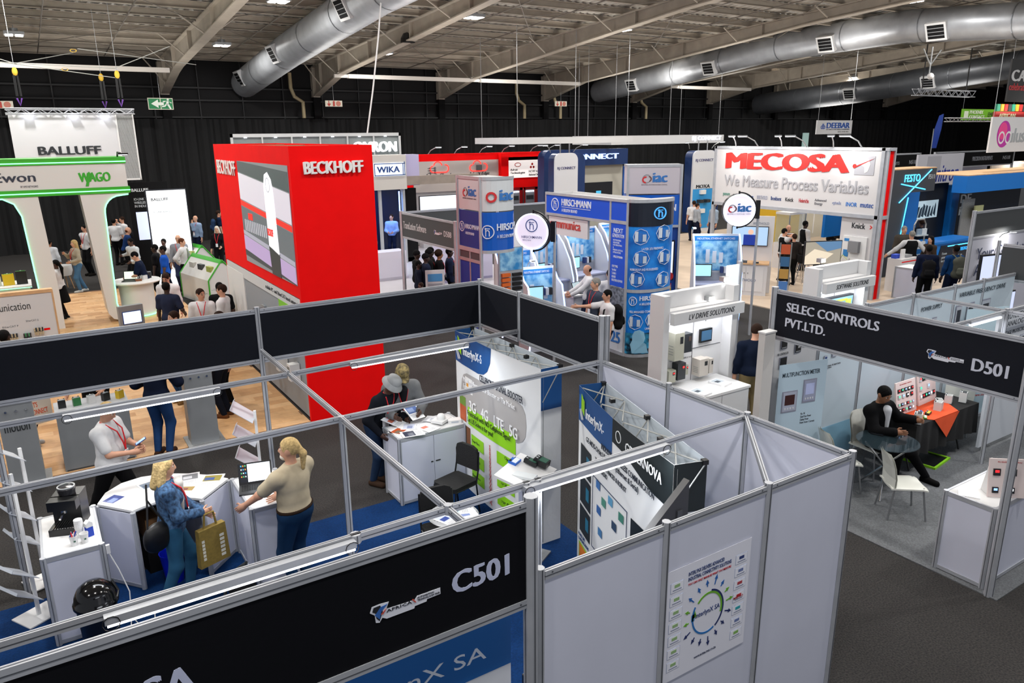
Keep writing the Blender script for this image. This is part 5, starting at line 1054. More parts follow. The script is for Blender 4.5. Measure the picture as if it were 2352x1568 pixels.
t2 = T('flood_lamp', 'small black lamp clipped on the right end of the green header', 'lamp', (2.2, 21.9, 4.28)); MB().tube([(0, .2, 0), (0, .05, .12), (.05, -.1, .1)], .02).build('arm', t2, BLACK); B('head', t2, BLACK, (-.02, -.2, .06, .22, -.06, .1)); B('glow', t2, LED, (0, -.19, .055, .2, -.07, .06))
t = T('welcome_desk', 'round fronted white desk with electronics beside the right arch', 'desk', (2.25, 22.6, .02)); m = MB(); m.lathe([(.45, 0), (.42, .1), (.44, .9), (0, .9)], 24, sx=1.0); m.build('body', t, GW, smooth=True); m = MB(); m.lathe([(0, .92), (.62, .92), (.64, .95), (.62, .98), (0, .98)], 28, sy=.9); m.build('desk_top', t, WHITE); m = MB(); m.ring(0, 0, .47, .02, .02, 24); m.v = [(x, z, .04-y) for x, y, z in m.v]; m.build('led_ring', t, LEDG)
laptop(2.1, 22.45, 1.0, -20, 'open laptop with a red and green picture on the round white desk', '#c9d8c4', False)
for k, l in enumerate(('cluster of small brown valves on the round white desk', 'white label printer on the round white desk', 'black keypad module on the round white desk')): module(2.3+k*.16, 22.35+.2*k, 1.0, 40*k, l, .16, .12, .06+.05*k, ['#7a4a2c', '#c9c9c9', '#1c1c1e'][k], '#8b9096', 4)
t = T('white_counter', 'long white counter with yellow and black instruments behind the left arch', 'counter', (-3.2, 23.4, .02)); B('body', t, GW, (0, 0, 0, 3.0, 1.0, .94)); B('top', t, WHITE, (-.05, -.05, .94, 3.05, 1.05, .98)); B('led_edge', t, LEDG, (0, -.055, .93, 3.05, -.05, .945))
for k, l in enumerate(('black instrument case on the long white counter', 'yellow robot gripper on the long white counter', 'green and white catalogue stand on the long white counter', 'second green catalogue stand on the long white counter')): module(-.35-.3*k, 23.75, 1.0, 10*k, l, .25, .12, [.35, .3, .25, .25][k], ['#141414', '#d8b41c', '#c9d0c4', '#c9d0c4'][k], '#3f9a3a', 3)
# gabled white and green display tables near the red tower
def gable(x, y, a, label, L=2.0, h=1.3):
    t = T('gabled_display', label, 'display table', (x, y, .02), a, 'gabled display tables'); prof = [(-.45, 0), (-.45, h-.55), (0, h), (.45, h-.55), (.45, 0)]
    m = MB(); m.prism(prof, 0, L, 'y'); m.build('body', t, GW)
    for yy in (-.012, L): 
        m = MB()
        for p, q in zip(prof[:-1], prof[1:]): m.cyl((p[0], yy+.006, p[1]), (q[0], yy+.006, q[1]), .022, n=6)
        m.build('green_edge', t, GREEN)
    m = MB(); m.prism([(-.08, h-.09), (0, h+.01), (.08, h-.09)], -.01, L+.01, 'y'); m.build('ridge_cap', t, GREEN)
    for k in range(3):
        m = MB(); m.cb((-.24, .3+k*.6, h-.27), (.1, .3, .16)); m.build('sample', t, cm(['#8f9a4a', '#2f3236', '#a9a9a4'][k]))
    return t
gable(4.55, 22.6, 12, 'nearest gabled white and green display table with black samples'); gable(4.7, 26.2, 12, 'farther gabled white and green display table with yellow samples')
# hanging white sign with truss
def truss(parent, p0, p1, s=.14, n=16, r=.012):
    p0, p1 = Vector(p0), Vector(p1); d = p1-p0; m = MB(); off = [Vector((0, -s/2, 0)), Vector((0, s/2, 0)), Vector((0, -s/2, s)), Vector((0, s/2, s))] if abs(d.x) > abs(d.y) else [Vector((-s/2, 0, 0)), Vector((s/2, 0, 0)), Vector((-s/2, 0, s)), Vector((s/2, 0, s))]
    for o_ in off: m.cyl(p0+o_, p1+o_, r*1.4, n=6)
    for i in range(n):
        a, b = p0+d*i/n, p0+d*(i+1)/n
        for i0, i1 in ((0, 2), (1, 3), (0, 1)): m.cyl(a+off[i0], b+off[i1], r*.7, n=4) if i % 2 else m.cyl(a+off[i1], b+off[i0], r*.7, n=4)
    return m.build('truss', parent, ALU)
t = T('hanging_sign', 'big white sign with dark letters hanging under an aluminium truss at left', 'sign', (0, 26, 3.2)); B('sign_face', t, cm('#cfd0d4'), (.0, 0, .4, 2.68, .05, 2.2)); B('return', t, cm('#b9bbc0'), (0, .05, .4, .05, 1.4, 2.2)); text(t, 'BALLUFF', .57, 1.09, 1.62, .24, cm('#22262c'), y=0, d=.02, bold=.04)
pf = mat('perforated_white', '#c4c6c8', .5); m = MB()
for k in range(15): m.box(2.72+k*.03, 0, .35, 2.735+k*.03, .01, 2.2)
for k in range(54): m.box(2.72, .0, .35+k*.0345, 3.14, .012, .362+k*.0345)
m.build('mesh_panel', t, pf)['kind'] = 'stuff'; B('mesh_frame', t, WHITE, (2.68, -.01, .3, 2.72, .03, 2.22), (3.14, -.01, .3, 3.18, .03, 2.22), (2.7, -.01, .3, 3.16, .03, .35))
truss(t, (-.05, 0, 2.24), (3.2, 0, 2.24)); truss(t, (-.05, 1.4, 2.24), (3.2, 1.4, 2.24)); truss(t, (3.15, 0, 2.24), (3.15, 1.4, 2.24), n=7)
for u in (.5, 1.6, 2.4): B('sign_lamp', t, LED, (u-.12, -.16, 2.17, u+.12, -.06, 2.19))
for (u, w) in ((.35, 0), (2.9, .0), (2.6, 1.4)):
    h = T('chain_hoist', ['black hoist with yellow hooks holding the left end of the truss', 'black hoist with yellow hooks holding the right end of the truss', 'black hoist with yellow hooks on the rear truss'][(0.35, 2.9, 2.6).index(u)], 'hoist', (u, 26+w, 5.6), 0)
    m = MB(); m.tube([(-.06, 0, .25), (0, 0, .05), (.06, 0, .25)], .025); m.build('sling', h, cm('#5a2f86')); m = MB(); m.cyl((-.04, 0, .3), (-.03, 0, .85), .035, n=8); m.cyl((.05, 0, .3), (.04, 0, .85), .03, n=8); m.build('chain_bag', h, BLACK); MB().ball((0, 0, .95), (.07, .05, .12)).build('hook', h, cm('#c9a12a')); MB().cyl((0, 0, 1.0), (0, 0, 2.9), .008, n=4).build('wire', h, STEEL)
t = T('bridle_wires', 'criss-crossing white bridle ropes with yellow shackles above the hanging sign', 'ropes', (0, 26.3, 6.6)); m = MB()
for a, b in (((-2, 0, .9), (.35, 0, .2)), ((.35, 0, .2), (2.9, 0, .15)), ((-2, .5, .5), (2.9, .3, -.1)), ((2.9, 0, .15), (4.6, .6, .9)), ((.35, .3, .2), (2, 1.8, .7)), ((2, 0, .65), (5.6, 2, .5))): m.cyl(a, b, .012, n=5)
m.build('rope', t, cm('#9a9b96')); 
for p in ((1.9, .3, .62), (1.6, .1, .08)): m = MB(); m.ring(0, 0, .09, .02, .02, 12); m.v = [(x+p[0], y+p[1], z*.5+p[2]) for x, y, z in m.v]; m.build('shackle', t, cm('#c9a12a'))
# light box and dark panel
t = T('light_box', 'glowing white light box panel with small dark letters', 'light box', (3.3, 26.5, .02), 0); B('lit_face', t, em('lightbox', '#eef3f4', .85), (0, 0, 0, 1.16, .02, 3.1)); B('frame', t, cm('#1b2230'), (-.03, .0, 0, 0, .12, 3.12), (1.16, 0, 0, 1.19, .12, 3.12), (-.03, .0, 3.1, 1.19, .12, 3.13)); text(t, 'BALLUFF', .12, 2.78, .5, .09, cm('#252b3a'), y=0, d=.006, bold=.03); text(t, 'IO-LINK WIRELESS', .15, 2.4, .55, .06, cm('#8a93a0'), y=0, d=.004)
area('lightbox_spill', (3.9, 26.2, 1.6), (-PI/2, 0, 0), 1.1, 25, (.95, 1, 1), 'RECTANGLE', 2.6)
t = T('dark_panel', 'black panel with white letters and a small screen behind the light box', 'panel', (2.85, 27.2, .02)); B('board', t, BLACKM, (0, 0, 0, 1.2, .05, 3.35)); text(t, 'BALLUFF', .12, 3.05, .5, .1, cm('#d5d8dc'), y=0, d=.006, bold=.03); text(t, 'IO-LINK V\nWIRELESS\nIN INDUST', .15, 2.55, .42, .3, cm('#b9bdc2'), y=0, d=.004, bold=.02); B('screen', t, em('scr_lilac', '#b9c2e0', .9), (.16, -.01, 1.5, .6, 0, 2.4))
for i, (x, y) in enumerate(((.2, 28.6), (.75, 28.2), (3.9, 29.2))):
    c = T('tub_chair', ['white tub chair on thin legs left of the woman in the cardigan', 'white tub chair nearer the cardigan wearer', 'white tub chair beyond the light box'][i], 'chair', (x, y, 0), 30*i, 'white tub chairs'); m = MB(); m.lathe([(.0, .45), (.22, .45), (.27, .6), (.26, .78), (.24, .78), (.24, .6), (.2, .48), (0, .48)], 20); m.build('shell', c, WHITE, smooth=True)
    for k in range(4): a = PI/4+k*PI/2; MB().cyl((.14*math.cos(a), .14*math.sin(a), .46), (.24*math.cos(a), .24*math.sin(a), 0), .013).build('leg', c, WOODS[0])
# ============================================================= right of the red tower: grey meshed sign, white sign, blue lit booth, red stand
t = T('mesh_fascia_sign', 'grey meshed fascia with white lit letters behind the red tower', 'sign', (6.4, 28, 0)); FRW = cm('#b9bbbb'); B('frame', t, FRW, (0, 0, 4.72, 6.45, .08, 4.84), (0, 0, 3.95, 6.45, .08, 4.02), (6.37, 0, 0, 6.45, .08, 4.84), (0, 0, 3.95, .08, .08, 4.84)); 
for k in range(1, 6): B('mullion', t, FRW, (k*1.06, .0, 4.02, k*1.06+.05, .07, 4.72))
B('backing', t, mat('lit_grey_mesh', '#7c8383', .6, noise=.2, nscale=60), (.08, .07, 4.02, 6.37, .075, 4.72)); text(t, 'OMRON', 4.45, 4.12, 1.8, .4, em('omron_letters', '#e8eef0', 1.1), y=0, d=.06, bold=.05)
for k in range(6): B('downlight', t, LED, (.45+k*1.06, -.02, 4.7, .55+k*1.06, .0, 4.715))
t = T('lettered_booth', 'off-white sign block with blue framed letters beside the red tower', 'sign', (10.7, 26, .03)); B('block', t, cm('#b9b6b0'), (0, 0, 2.78, 1.4, .6, 4.02)); B('purple_return', t, cm('#a5a0c0'), (1.4, .05, 2.9, 1.95, .55, 4.02)); B('letter_plate', t, em('wika_plate', '#d8e4f4', 1.0), (.12, -.03, 3.28, 1.34, 0, 3.74)); NB = cm('#1f3f7a'); B('plate_border', t, NB, (.12, -.04, 3.7, 1.34, -.03, 3.73), (.12, -.04, 3.29, 1.34, -.03, 3.32), (.12, -.04, 3.29, .15, -.03, 3.73), (1.24, -.04, 3.29, 1.27, -.03, 3.73), (1.3, -.04, 3.29, 1.33, -.03, 3.78)); text(t, 'WIKA', .22, 3.4, .9, .22, NB, y=-.03, d=.02, bold=.03)
for x in (.3, 1.25): B('post', t, cm('#9fa3a8'), (x, .1, 0, x+.1, .2, 2.8))
B('blue_back_wall', t, mat('navy_gloss', '#06142e', .3), (.1, 2.2, 0, 2.2, 2.25, 2.9)); B('blue_light', t, LEDB, (1.1, .12, .1, 1.14, .15, 2.7)); B('blue_step', t, cm('#2f7fc0'), (.2, .3, 0, 1.9, 1.6, .16)); B('dark_side', t, BLACKM, (1.42, .3, 0, 1.9, .5, 2.78))
area('blue_booth_light', (11.5, 27.0, 2.7), (0, 0, 0), 1.0, 60, (.1, .35, 1))
t = T('wood_beam', 'grey wood grained beam between the white sign and the tall banner tower', 'beam', (12.1, 26, 2.95)); B('beam', t, mat('grey_wood', '#8c8177', .6, noise=.2, nscale=3), (0, 0, 0, 3.1, .25, .32))
t = T('white_reception', 'white reception counter in the pale floored stand', 'counter', (9.4, 23.2, .03)); B('body', t, cm('#c4c2cf'), (0, 0, 0, 1.25, .6, .95)); B('plinth', t, cm('#a9a7b4'), (-.04, -.04, 0, 1.29, .64, .08)); 
t = T('bar_stand_table', 'grey topped bar table on crossed blue tinted legs', 'table', (11.4, 20.5, .03)); m = MB(); m.lathe([(0, 1.02), (.35, 1.02), (.35, 1.05), (0, 1.05)], 24); m.build('table_top', t, STEEL)
for k in range(3): a = k*2.1; MB().cyl((.1*math.cos(a), .1*math.sin(a), 1.02), (-.25*math.cos(a), -.25*math.sin(a), 0), .02).build('leg', t, CHROME)
t = T('glossy_white_block', 'tall glossy lilac white block behind the bar table', 'counter', (11.2, 21.6, .03)); B('body', t, cm('#bdbad2'), (0, 0, 0, 1.9, .7, 1.2)); B('kick', t, cm('#8d8aa8'), (.02, -.005, 0, 1.88, 0, .08))
# red stand with cloud logos
t = T('red_cloud_stand', 'long red stand with glowing cloud outlines and red cabinets', 'exhibition stand', (14.4, 30, 0))
B('red_header', t, RED, (0, .3, 3.55, 7.2, .6, 3.92), (4.35, .0, 2.4, 4.75, .6, 3.9), (-.4, .3, 0, .0, .6, 3.9), (4.35, .3, 2.3, 7.2, .6, 3.7)); B('white_face', t, cm('#b7aea9'), (0, .25, 2.3, 4.35, .32, 3.62)); B('lower_wall', t, cm('#b0adae'), (.1, .35, 0, 4.4, .4, 2.3)); B('red_wall', t, RED, (4.4, .35, 0, 7.2, .5, 2.4))
RG = em('cloud_red', '#ff2a22', 2.5)
for u in (1.25, 3.25):
    m = MB(); m.tf = Matrix.Translation((0, .24, 0))
    for (cu, cz, r, a0, a1) in ((u-.3, 3.28, .15, PI*.5, PI*1.5), (u-.05, 3.4, .22, .2, PI*.95), (u+.32, 3.3, .18, -PI*.5, PI*.55)): m.ring(cu, cz, r, .035, .02, 10, a0=a0, a1=a1)
    m.box(u-.3, -.02, 3.12, u+.32, 0, 3.155); m.build('cloud_outline', t, RG)
    m = MB().m(cm('#6a6a6c')); m.tf = Matrix.Translation((0, .24, 0))
    if u < 2:
        for k in range(3): m.box(u-.55, -.02, 3.12+k*.1, u-.2, 0, 3.14+k*.1); m.disc(u-.2, 3.13+k*.1, .05, .02, 12); m.disc(u-.45, 3.13+k*.1, .035, .02, 10)
    else: m.box(u-.1, -.02, 3.12, u+.2, 0, 3.4)
    m.build('cloud_icon', t)
text(t, 'Adroit Cloud', .55, 2.92, 1.3, .17, cm('#17171a'), y=.25, d=.01, bold=.03, slant=.2); text(t, 'Adroit Edge', 2.75, 2.92, 1.1, .17, cm('#17171a'), y=.25, d=.01, bold=.03, slant=.2)
B('logo_plate', t, em('plate_white', '#e4dcd8', .7), (4.85, .2, 2.75, 7.1, .3, 3.55)); text(t, 'Adroit\nTechnologies', 4.95, 2.9, .85, .28, cm('#17171a'), y=.2, d=.01, bold=.03, slant=.2); MB().m(cm('#c8201c')).ring(5.38, 3.35, .18, .03, .01, 18, .1).build('logo_ellipse', t).location = (0, .19, 0)
text(t, 'FACTORY AUTOMATION\nAuthorised Distributor', 6.0, 2.82, 1.0, .26, cm('#17171a'), y=.2, d=.01, bold=.02)
m = MB().m(cm('#d8201c')); m.tf = Matrix.Translation((0, .19, 0))
for (u, z) in ((6.2, 3.36), (6.12, 3.22), (6.28, 3.22)): m.prism([(u, z-.07), (u+.07, z), (u, z+.07), (u-.07, z)], -.01, 0, 'y')
m.build('three_diamonds', t)
for k in range(3):
    c = T('control_cabinet', ['red framed control cabinet with open door, left of three', 'red framed control cabinet with open door, middle of three', 'red framed control cabinet partly hidden by the blue arch'][k], 'cabinet', (19.2+k*.85, 30.0, 0), 0, 'red control cabinets'); B('body', c, cm('#8d9096'), (0, .0, 0, .55, .34, 2.2)); B('frame', c, mat('dark_red', '#9c0e10', .4), (-.06, -.04, 0, 0, 0, 2.3), (.55, -.04, 0, .7, 0, 2.3), (-.06, -.04, 2.2, .7, 0, 2.32)); B('strip_light', c, LED, (.05, -.03, 2.1, .5, -.01, 2.14))
    for z in (1.75, 1.4, 1.0, .6): B('equipment', c, cm('#33363a'), (.08, -.03, z, .47, 0, z+.18))
for u, w in ((.25, 2.3), (2.75, 1.3)):
    s_ = T('wall_screen', 'white screen with faint diagrams on the red stand, '+('left and larger' if u < 1 else 'right and smaller'), 'screen', (14.4+u, 30.3, 1.3)); B('bezel', s_, BLACK, (0, -.02, 0, w, .04, .85)); B('screen', s_, em('scr_pale', '#d4dae4', .9), (.03, -.025, .03, w-.03, -.02, .82))
t = T('low_wall', 'low white wall with a red ledge carrying the potted plants', 'partition', (14.2, 29.1, 0)); B('panel', t, cm('#b0adae'), (0, 0, 0, 4.3, .4, .92)); B('red_ledge', t, RED, (2.5, -.05, .92, 4.3, .45, .95)); B('white_ledge', t, WHITE, (0, -.02, .92, 2.5, .42, .95))
for (x, l) in ((14.7, 'spiky green potted plant at the foot of the red stand wall'), (17.3, 'small leafy potted plant on the red shelf')):
    p = T('potted_plant', l, 'plant', (x, 29.3, .95)); m = MB(); m.lathe([(.1, 0), (.14, .2), (0, .2)], 12); m.build('pot', p, BLACK); m = MB()
    for k in range(16): a = k*2.4; r = .12+.2*((k*7) % 5)/5; m.add([(0, .02, .2), (0, -.02, .2), (r*math.cos(a), r*math.sin(a), .5+.1*(k % 3))], [(0, 1, 2)])
    m.build('leaves', p, mat('leaf', '#3f6a24' if x < 15 else '#6f9a34', .6))
def arm_lamp(x, y, z, a, label, group, lit=True, s=1.0):
    t = T('arm_lamp', label, 'lamp', (x, y, z), a, group); MB().tube([(0, 0, 0), (0, -.12*s, .16*s), (0, -.4*s, .3*s)], .014*s+.004).build('arm', t, STEEL); B('head', t, cm('#a9adb0'), (-.07*s, -.62*s, .28*s, .07*s, -.38*s, .32*s)); B('glow', t, LED if lit else cm('#cfd2d4'), (-.06*s, -.61*s, .272*s, .06*s, -.4*s, .28*s)); return t
for k, x in enumerate((15.2, 16.5, 17.8, 19.0, 20.6, 21.6)): arm_lamp(x, 30.35, 3.92, 40, 'long armed spot lamp on the red stand, '+['first', 'second', 'third', 'fourth', 'fifth', 'sixth'][k]+' from its left end', 'arm lamps on the red stand')
# ============================================================= hanging white rafts, blue arch, rounded pillars
def raft(x0, y0, x1, y1, z, h, label):
    t = T('ceiling_raft', label, 'hanging raft', (x0, y0, z)); w, d = x1-x0, y1-y0; FW = cm('#c9cacb')
    for b in ((0, 0, 0, w, .1, h), (0, d-.1, 0, w, d, h), (0, .1, 0, .1, d-.1, h), (w-.1, .1, 0, w, d-.1, h)): B('frame_side', t, FW, b)
    for a, b in ((.3, .1), (w-.3, .1), (.3, d-.1), (w-.3, d-.1), (w/2, .1)): MB().cyl((a, b, h), (a, b, roof_z(y0+b)-z-.3), .012, n=5).build('wire', t, STEEL)
    return t
raft(16.8, 26, 23.2, 29, 4.34, .25, 'white rectangular frame hanging on wires over the blue arch'); rf = raft(23.6, 28, 31.2, 31, 4.2, .4, 'white frame with lit letters hanging over the right rounded pillar')
text(rf, 'RJ CONNECT', 5.3, .08, 2.1, .26, em('rj_letters', '#e8ecff', 1.3), y=0, d=.03, bold=.03)
BLU = mat('royal_blue', '#17409a', .4); NAV = mat('deep_navy', '#16305f', .4)
t = T('blue_arch_stand', 'navy blue rounded arch with glowing letters behind the booths', 'exhibition stand', (19.75, 28, 0))
def rrect(x0, z0, x1, z1, r, n=5, bot=False):
    pts = [(x0, z0), (x1, z0)]
    pts += [(x1-r+r*math.cos(PI/2*k/n), z1-r+r*math.sin(PI/2*k/n)) for k in range(n+1)]+[(x0+r-r*math.sin(PI/2*k/n), z1-r+r*math.cos(PI/2*k/n)) for k in range(n+1)]
    return pts
MB().prism(rrect(0, 0, 1.6, 4.03, .35), 0, .5, 'y').build('arch_leg', t, NAV); B('header', t, NAV, (1.6, 0, 3.3, 4.9, .5, 4.03)); B('cream_wall', t, cm('#aaa89e'), (1.6, .3, 0, 4.85, .4, 3.3)); B('dark_screen', t, em('scr_black', '#0c1018', .5), (2.3, .25, 1.6, 4.2, .3, 2.5)); text(t, 'RJ CONNECT', .7, 3.5, 3.6, .32, em('rj_blue', '#a9c4ff', 1.4), y=0, d=.05, bold=.03); B('screen_swoosh', t, em('scr_cyan', '#3f9ac0', .8), (3.2, .245, 1.75, 3.5, .25, 2.1)); B('blue_side_wall', t, cm('#1d4f9a'), (4.9, .3, 0, 6.2, .4, 3.2)); B('pale_panel', t, em('scr_pale', '#d4dae4', .9), (5.0, .27, 1.9, 5.9, .3, 2.6))
def pillar(x, y, w, h, label, txts, lower=None):
    t = T('rounded_pillar', label, 'pillar', (x, y, 0)); MB().prism(rrect(0, 0, w, h, .3), 0, .08, 'y').build('white_face', t, cm('#c9cbd0')); MB().prism(rrect(.15, 0, w+.45, h-.02, .3), .08, .7, 'y').build('blue_body', t, NAV)
    for (s_, u, v, ww, hh, c) in txts: text(t, s_, u, v, ww, hh, cm(c), y=0, d=.01, bold=.02)
    if lower: lower(t)
    for u in (.4, .8): MB().cyl((w*u, .3, h), (w*u, .3, h+.45), .03).build('hanger', t, STEEL)
    return t
pillar(18.9, 26, 1.2, 3.95, 'white rounded pillar with small letters in front of the blue arch', [('RJ CONNECT', .12, 3.25, .95, .14, '#3a3a6a')])
def low(t):
    B('blue_print', t, cm('#2b8fd0'), (.06, -.005, .2, 1.44, .002, 2.35)); B('white_band', t, cm('#c9cbd0'), (.06, -.01, 2.1, 1.44, -.005, 2.35)); text(t, 'MOXA', .25, 2.13, .95, .17, cm('#22262c'), y=-.01, d=.01, bold=.04)
    for k in range(2): B('camera_unit', t, cm('#26292d'), (.35+k*.45, -.25, 1.45, .6+k*.45, -.005, 1.6)); B('junction_box', t, WHITE, (.5, -.12, 1.85-k*.9, .85, -.005, 2.05-k*.9))
pillar(27.0, 26, 1.5, 3.9, 'white and blue rounded pillar with camera units under the lit hanging letters', [('RJ CONNECT', .15, 3.35, 1.2, .16, '#3a3a6a')], low)
for (x, y, g) in ((18.8, 26.2, 0), (20.0, 26.2, 1), (26.9, 26.2, 2), (28.4, 26.2, 3)): arm_lamp(x, y, 3.98, 60 if g % 2 else -60, ['spot lamp left of the white pillar top', 'spot lamp right of the white pillar top', 'spot lamp left of the camera pillar top', 'spot lamp right of the camera pillar top'][g], 'arm lamps on the rounded pillars')
# ============================================================= ducts, exit signs, hanging signs
def duct(x, ys, r, label, gr, side=-1, col='#b4b8bd'):
    t = T('ventilation_duct', label, 'duct', (x, ys[0][0], ys[0][1])); n = 24; m = MB(); y0, z0 = ys[0]
    pts = []
    for (ya, za), (yb, zb) in zip(ys[:-1], ys[1:]):
        k = max(2, int(abs(yb-ya)/.12))
        for i in range(k): f = i/k; pts.append((ya+(yb-ya)*f-y0, za+(zb-za)*f-z0, r*(1.012 if i % 2 else 1.0)))
    vs = []; fs = []
    for (y, z, rr) in pts: vs += [(rr*math.cos(2*PI*k/n), y, z+rr*math.sin(2*PI*k/n)) for k in range(n)]
    for i in range(len(pts)-1): fs += [(i*n+k, i*n+(k+1) % n, (i+1)*n+(k+1) % n, (i+1)*n+k) for k in range(n)]
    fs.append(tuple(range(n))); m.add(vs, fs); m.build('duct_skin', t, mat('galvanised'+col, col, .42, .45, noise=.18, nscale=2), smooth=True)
    for i in range(0, len(pts), 28):
        y, z, rr = pts[i]; MB().cyl((0, y-.02, z), (0, y+.02, z), r*1.03, n=n, cap=False).build('joint_band', t, mat('duct_joint', '#7b7f85', .4, .8))
    for (y, z) in gr:
        g = MB(); a = math.radians(200 if side < 0 else -20); 
        o = MB().m(cm('#b9babb')).box(-.34, -.4, -.1, .34, .4, 0.1).m(BLACKM).box(-.26, -.32, .101, .26, .32, .106).build('grille_box', t)
        o.location = (r*.95*math.cos(a), y-y0, z-z0+r*.95*math.sin(a)*.6); o.rotation_euler = (0, a+PI/2 if side < 0 else a+PI/2, 0); o.rotation_euler = (0, math.radians(-115), 0)
        for k in range(3): B('slat', o, cm('#8d8f92'), (-.15+k*.14, -.32, .106, -.13+k*.14, .32, .116))
    return t
duct(9.6, [(38.0, 7.15), (31, 7.95), (22, 8.75), (10, 9.3), (-3, 9.9)], .62, 'big spiral silver air duct rising to the top centre of the photo', ((36.5, 7.4), (31.0, 7.95), (23.4, 8.6)))
duct(30.9, [(38.0, 7.2), (31, 7.9), (25, 8.55), (18.5, 8.75), (14, 8.45), (4, 8.6)], .62, 'long bending silver air duct with bright lit patches at upper right', ((34.3, 7.5), (28.5, 8.0), (21.8, 8.5), (17.0, 8.5)), col='#96999e')  # darker shading of this duct is put into its base colour
duct(45.2, [(37.5, 6.6), (30, 7.1), (21, 8.0), (10, 8.6)], .7, 'dark shaded air duct behind the brighter bent duct', ((30, 7.1), (25.1, 7.5)), col='#54575c')  # same galvanised skin, its shade put into a darker base colour
for (x, y, z, tx, tz) in ((28.6, 31, 6.6, 30.6, 8.0), (28.0, 20.5, 6.8, 30.6, 8.6)):
    l = area('duct_spot', (x, y, z), (0, 0, 0), .25, 26, (1, .95, .88), spread=1.2); l.rotation_euler = (Vector((tx, y, tz))-Vector((x, y, z))).to_track_quat('-Z', 'Y').to_euler()
def sgn(x, y, z, w, h, label, kind):
    t = T('safety_sign', label, 'sign', (x, y, z)); B('plate', t, cm('#c9c4b4'), (0, 0, 0, w, .04, h))
    m = MB()
    if kind == 'exit':
        B('plate_green', t, cm('#0f7a45'), (.03, -.008, .03, w*.5-.02, 0, h-.03), (w*.5+.02, -.008, .03, w-.03, 0, h-.03)); m.m(cm('#dfe6dc')); m.tf = Matrix.Translation((0, -.01, 0)); c = h/2
        m.prism([(.12, c), (.4, c+.17), (.4, c+.06), (.62, c+.06), (.62, c-.06), (.4, c-.06), (.4, c-.17)], -.01, 0, 'y')
        u = w*.75; m.disc(u+.05, c+.17, .045, .01, 10); m.prism([(u-.05, c-.02), (u+.0, c+.12), (u+.08, c+.1), (u+.06, c-.02)], -.01, 0, 'y'); m.prism([(u-.02, c), (u+.07, c), (u+.16, c-.2), (u+.1, c-.22)], -.01, 0, 'y'); m.prism([(u-.05, c), (u+.02, c), (u-.08, c-.12), (u-.22, c-.14), (u-.2, c-.09), (u-.11, c-.07)], -.01, 0, 'y'); m.prism([(u-.0, c+.12), (u-.12, c+.06), (u-.17, c+.1), (u-.14, c+.12)], -.01, 0, 'y'); m.prism([(u+.07, c+.1), (u+.17, c+.02), (u+.2, c+.05)], -.01, 0, 'y')
    else:
        m.m(cm('#a83026')); m.tf = Matrix.Translation((0, -.002, 0)); c = h/2; m.prism([(.08, c), (.28, c), (.18, c-.14)], -.01, 0, 'y'); m.box(.16, -.01, c, .2, 0, c+.13); m.box(w/2-.05, -.01, c-.12, w/2+.05, 0, c+.1); m.box(w/2-.02, -.01, c+.1, w/2+.02, 0, c+.15); m.m(cm('#b8705f')).disc(w-.2, c, .12, .01, 14)
    m.build('symbols', t); MB().cyl((w/2, .02, h), (w/2, .02, h+1.2), .008, n=4).build('hanger', t, STEEL)
sgn(5.1, 36.5, 5.9, 1.0, .48, 'green exit sign with an arrow and running figure under the roof', 'exit')
for i, (x, z, l) in enumerate(((12.9, 6.1, 'small white sign with red fire symbols right of the long duct end'), (26.5, 6.25, 'small white fire sign above the hanging frames'), (-.6, 5.9, 'white fire sign at the left edge above the truss'), (45.6, 6.35, 'small fire sign beneath the dark duct'))): sgn(x, 36.5, z, .85, .28, l, 'fire')
def board(x, y, z, w, h, a, label, txts, face='#cfd0d2', name='hanging_sign', wires=True, th=.06):
    t = T(name, label, 'sign', (x, y, z), a); B('board', t, cm(face), (0, 0, 0, w, th, h))
    for (s_, u, v, ww, hh, c, b_) in txts: text(t, s_, u, v, ww, hh, cm(c), y=0, d=.01, bold=b_)
    if wires:
        for u in (.1, w-.1): MB().cyl((u, .03, h), (u, .03, roof_z(y)-z-.3), .01, n=4).build('wire', t, STEEL)
    return t
board(33.3, 24, 4.58, 2.85, .66, 0, 'white hanging sign with blue letters right of centre', [('DEEBAR', .75, .28, 1.9, .27, '#1f4fa0', .04), ('ELECTRICAL & MECHANICAL ENGINEERING', .75, .2, 1.9, .05, '#333a4a', 0), ('SIZES AVAILABLE', 1.7, .08, .9, .06, '#777777', 0), ('db', .3, .24, .35, .26, '#1f4fa0', .02)])
board(31.4, 15, 3.87, 3.6, 1.32, 0, 'white hanging sign with a magenta ball logo at the right edge', [('oculus', .55, .35, 2.2, .55, '#9aa0a4', .03)])
t = bpy.context.scene.objects['hanging_sign.002'] if 'hanging_sign.002' in bpy.data.objects else None
if t: m = MB().m(cm('#b02a9a')); m.disc(1.0, .68, .5, .012, 28); m.m(cm('#e0408a')); m.disc(.9, .8, .32, .014, 24); m.m(cm('#dcdcdc')); m.ring(.85, .55, .24, .07, .018, 22); m.ring(1.38, .55, .24, .07, .018, 22, a0=.6, a1=5.7); m.build('ball_logo', t)
t = board(50.5, 26, 5.3, 6.6, .68, 0, 'lime green hanging banner with white letters far right', [('PHOENIX\nCONTACT', .9, .08, 1.9, .52, '#dfe6d0', .04), ('EMPOWERING', 3.2, .2, 2.6, .3, '#33461a', .02)], '#6fae22'); B('logo_square', t, cm('#dfe6d0'), (.25, -.01, .12, .75, 0, .55))
t = board(32.2, 15, 5.75, 2.4, 1.55, 0, 'black hanging banner with big grey and red letters at the top right corner', [('CAFE', .1, .75, 1.9, .42, '#b9babb', .05), ('celebration', .05, .42, 1.6, .26, '#a8282c', .02)], '#101114')
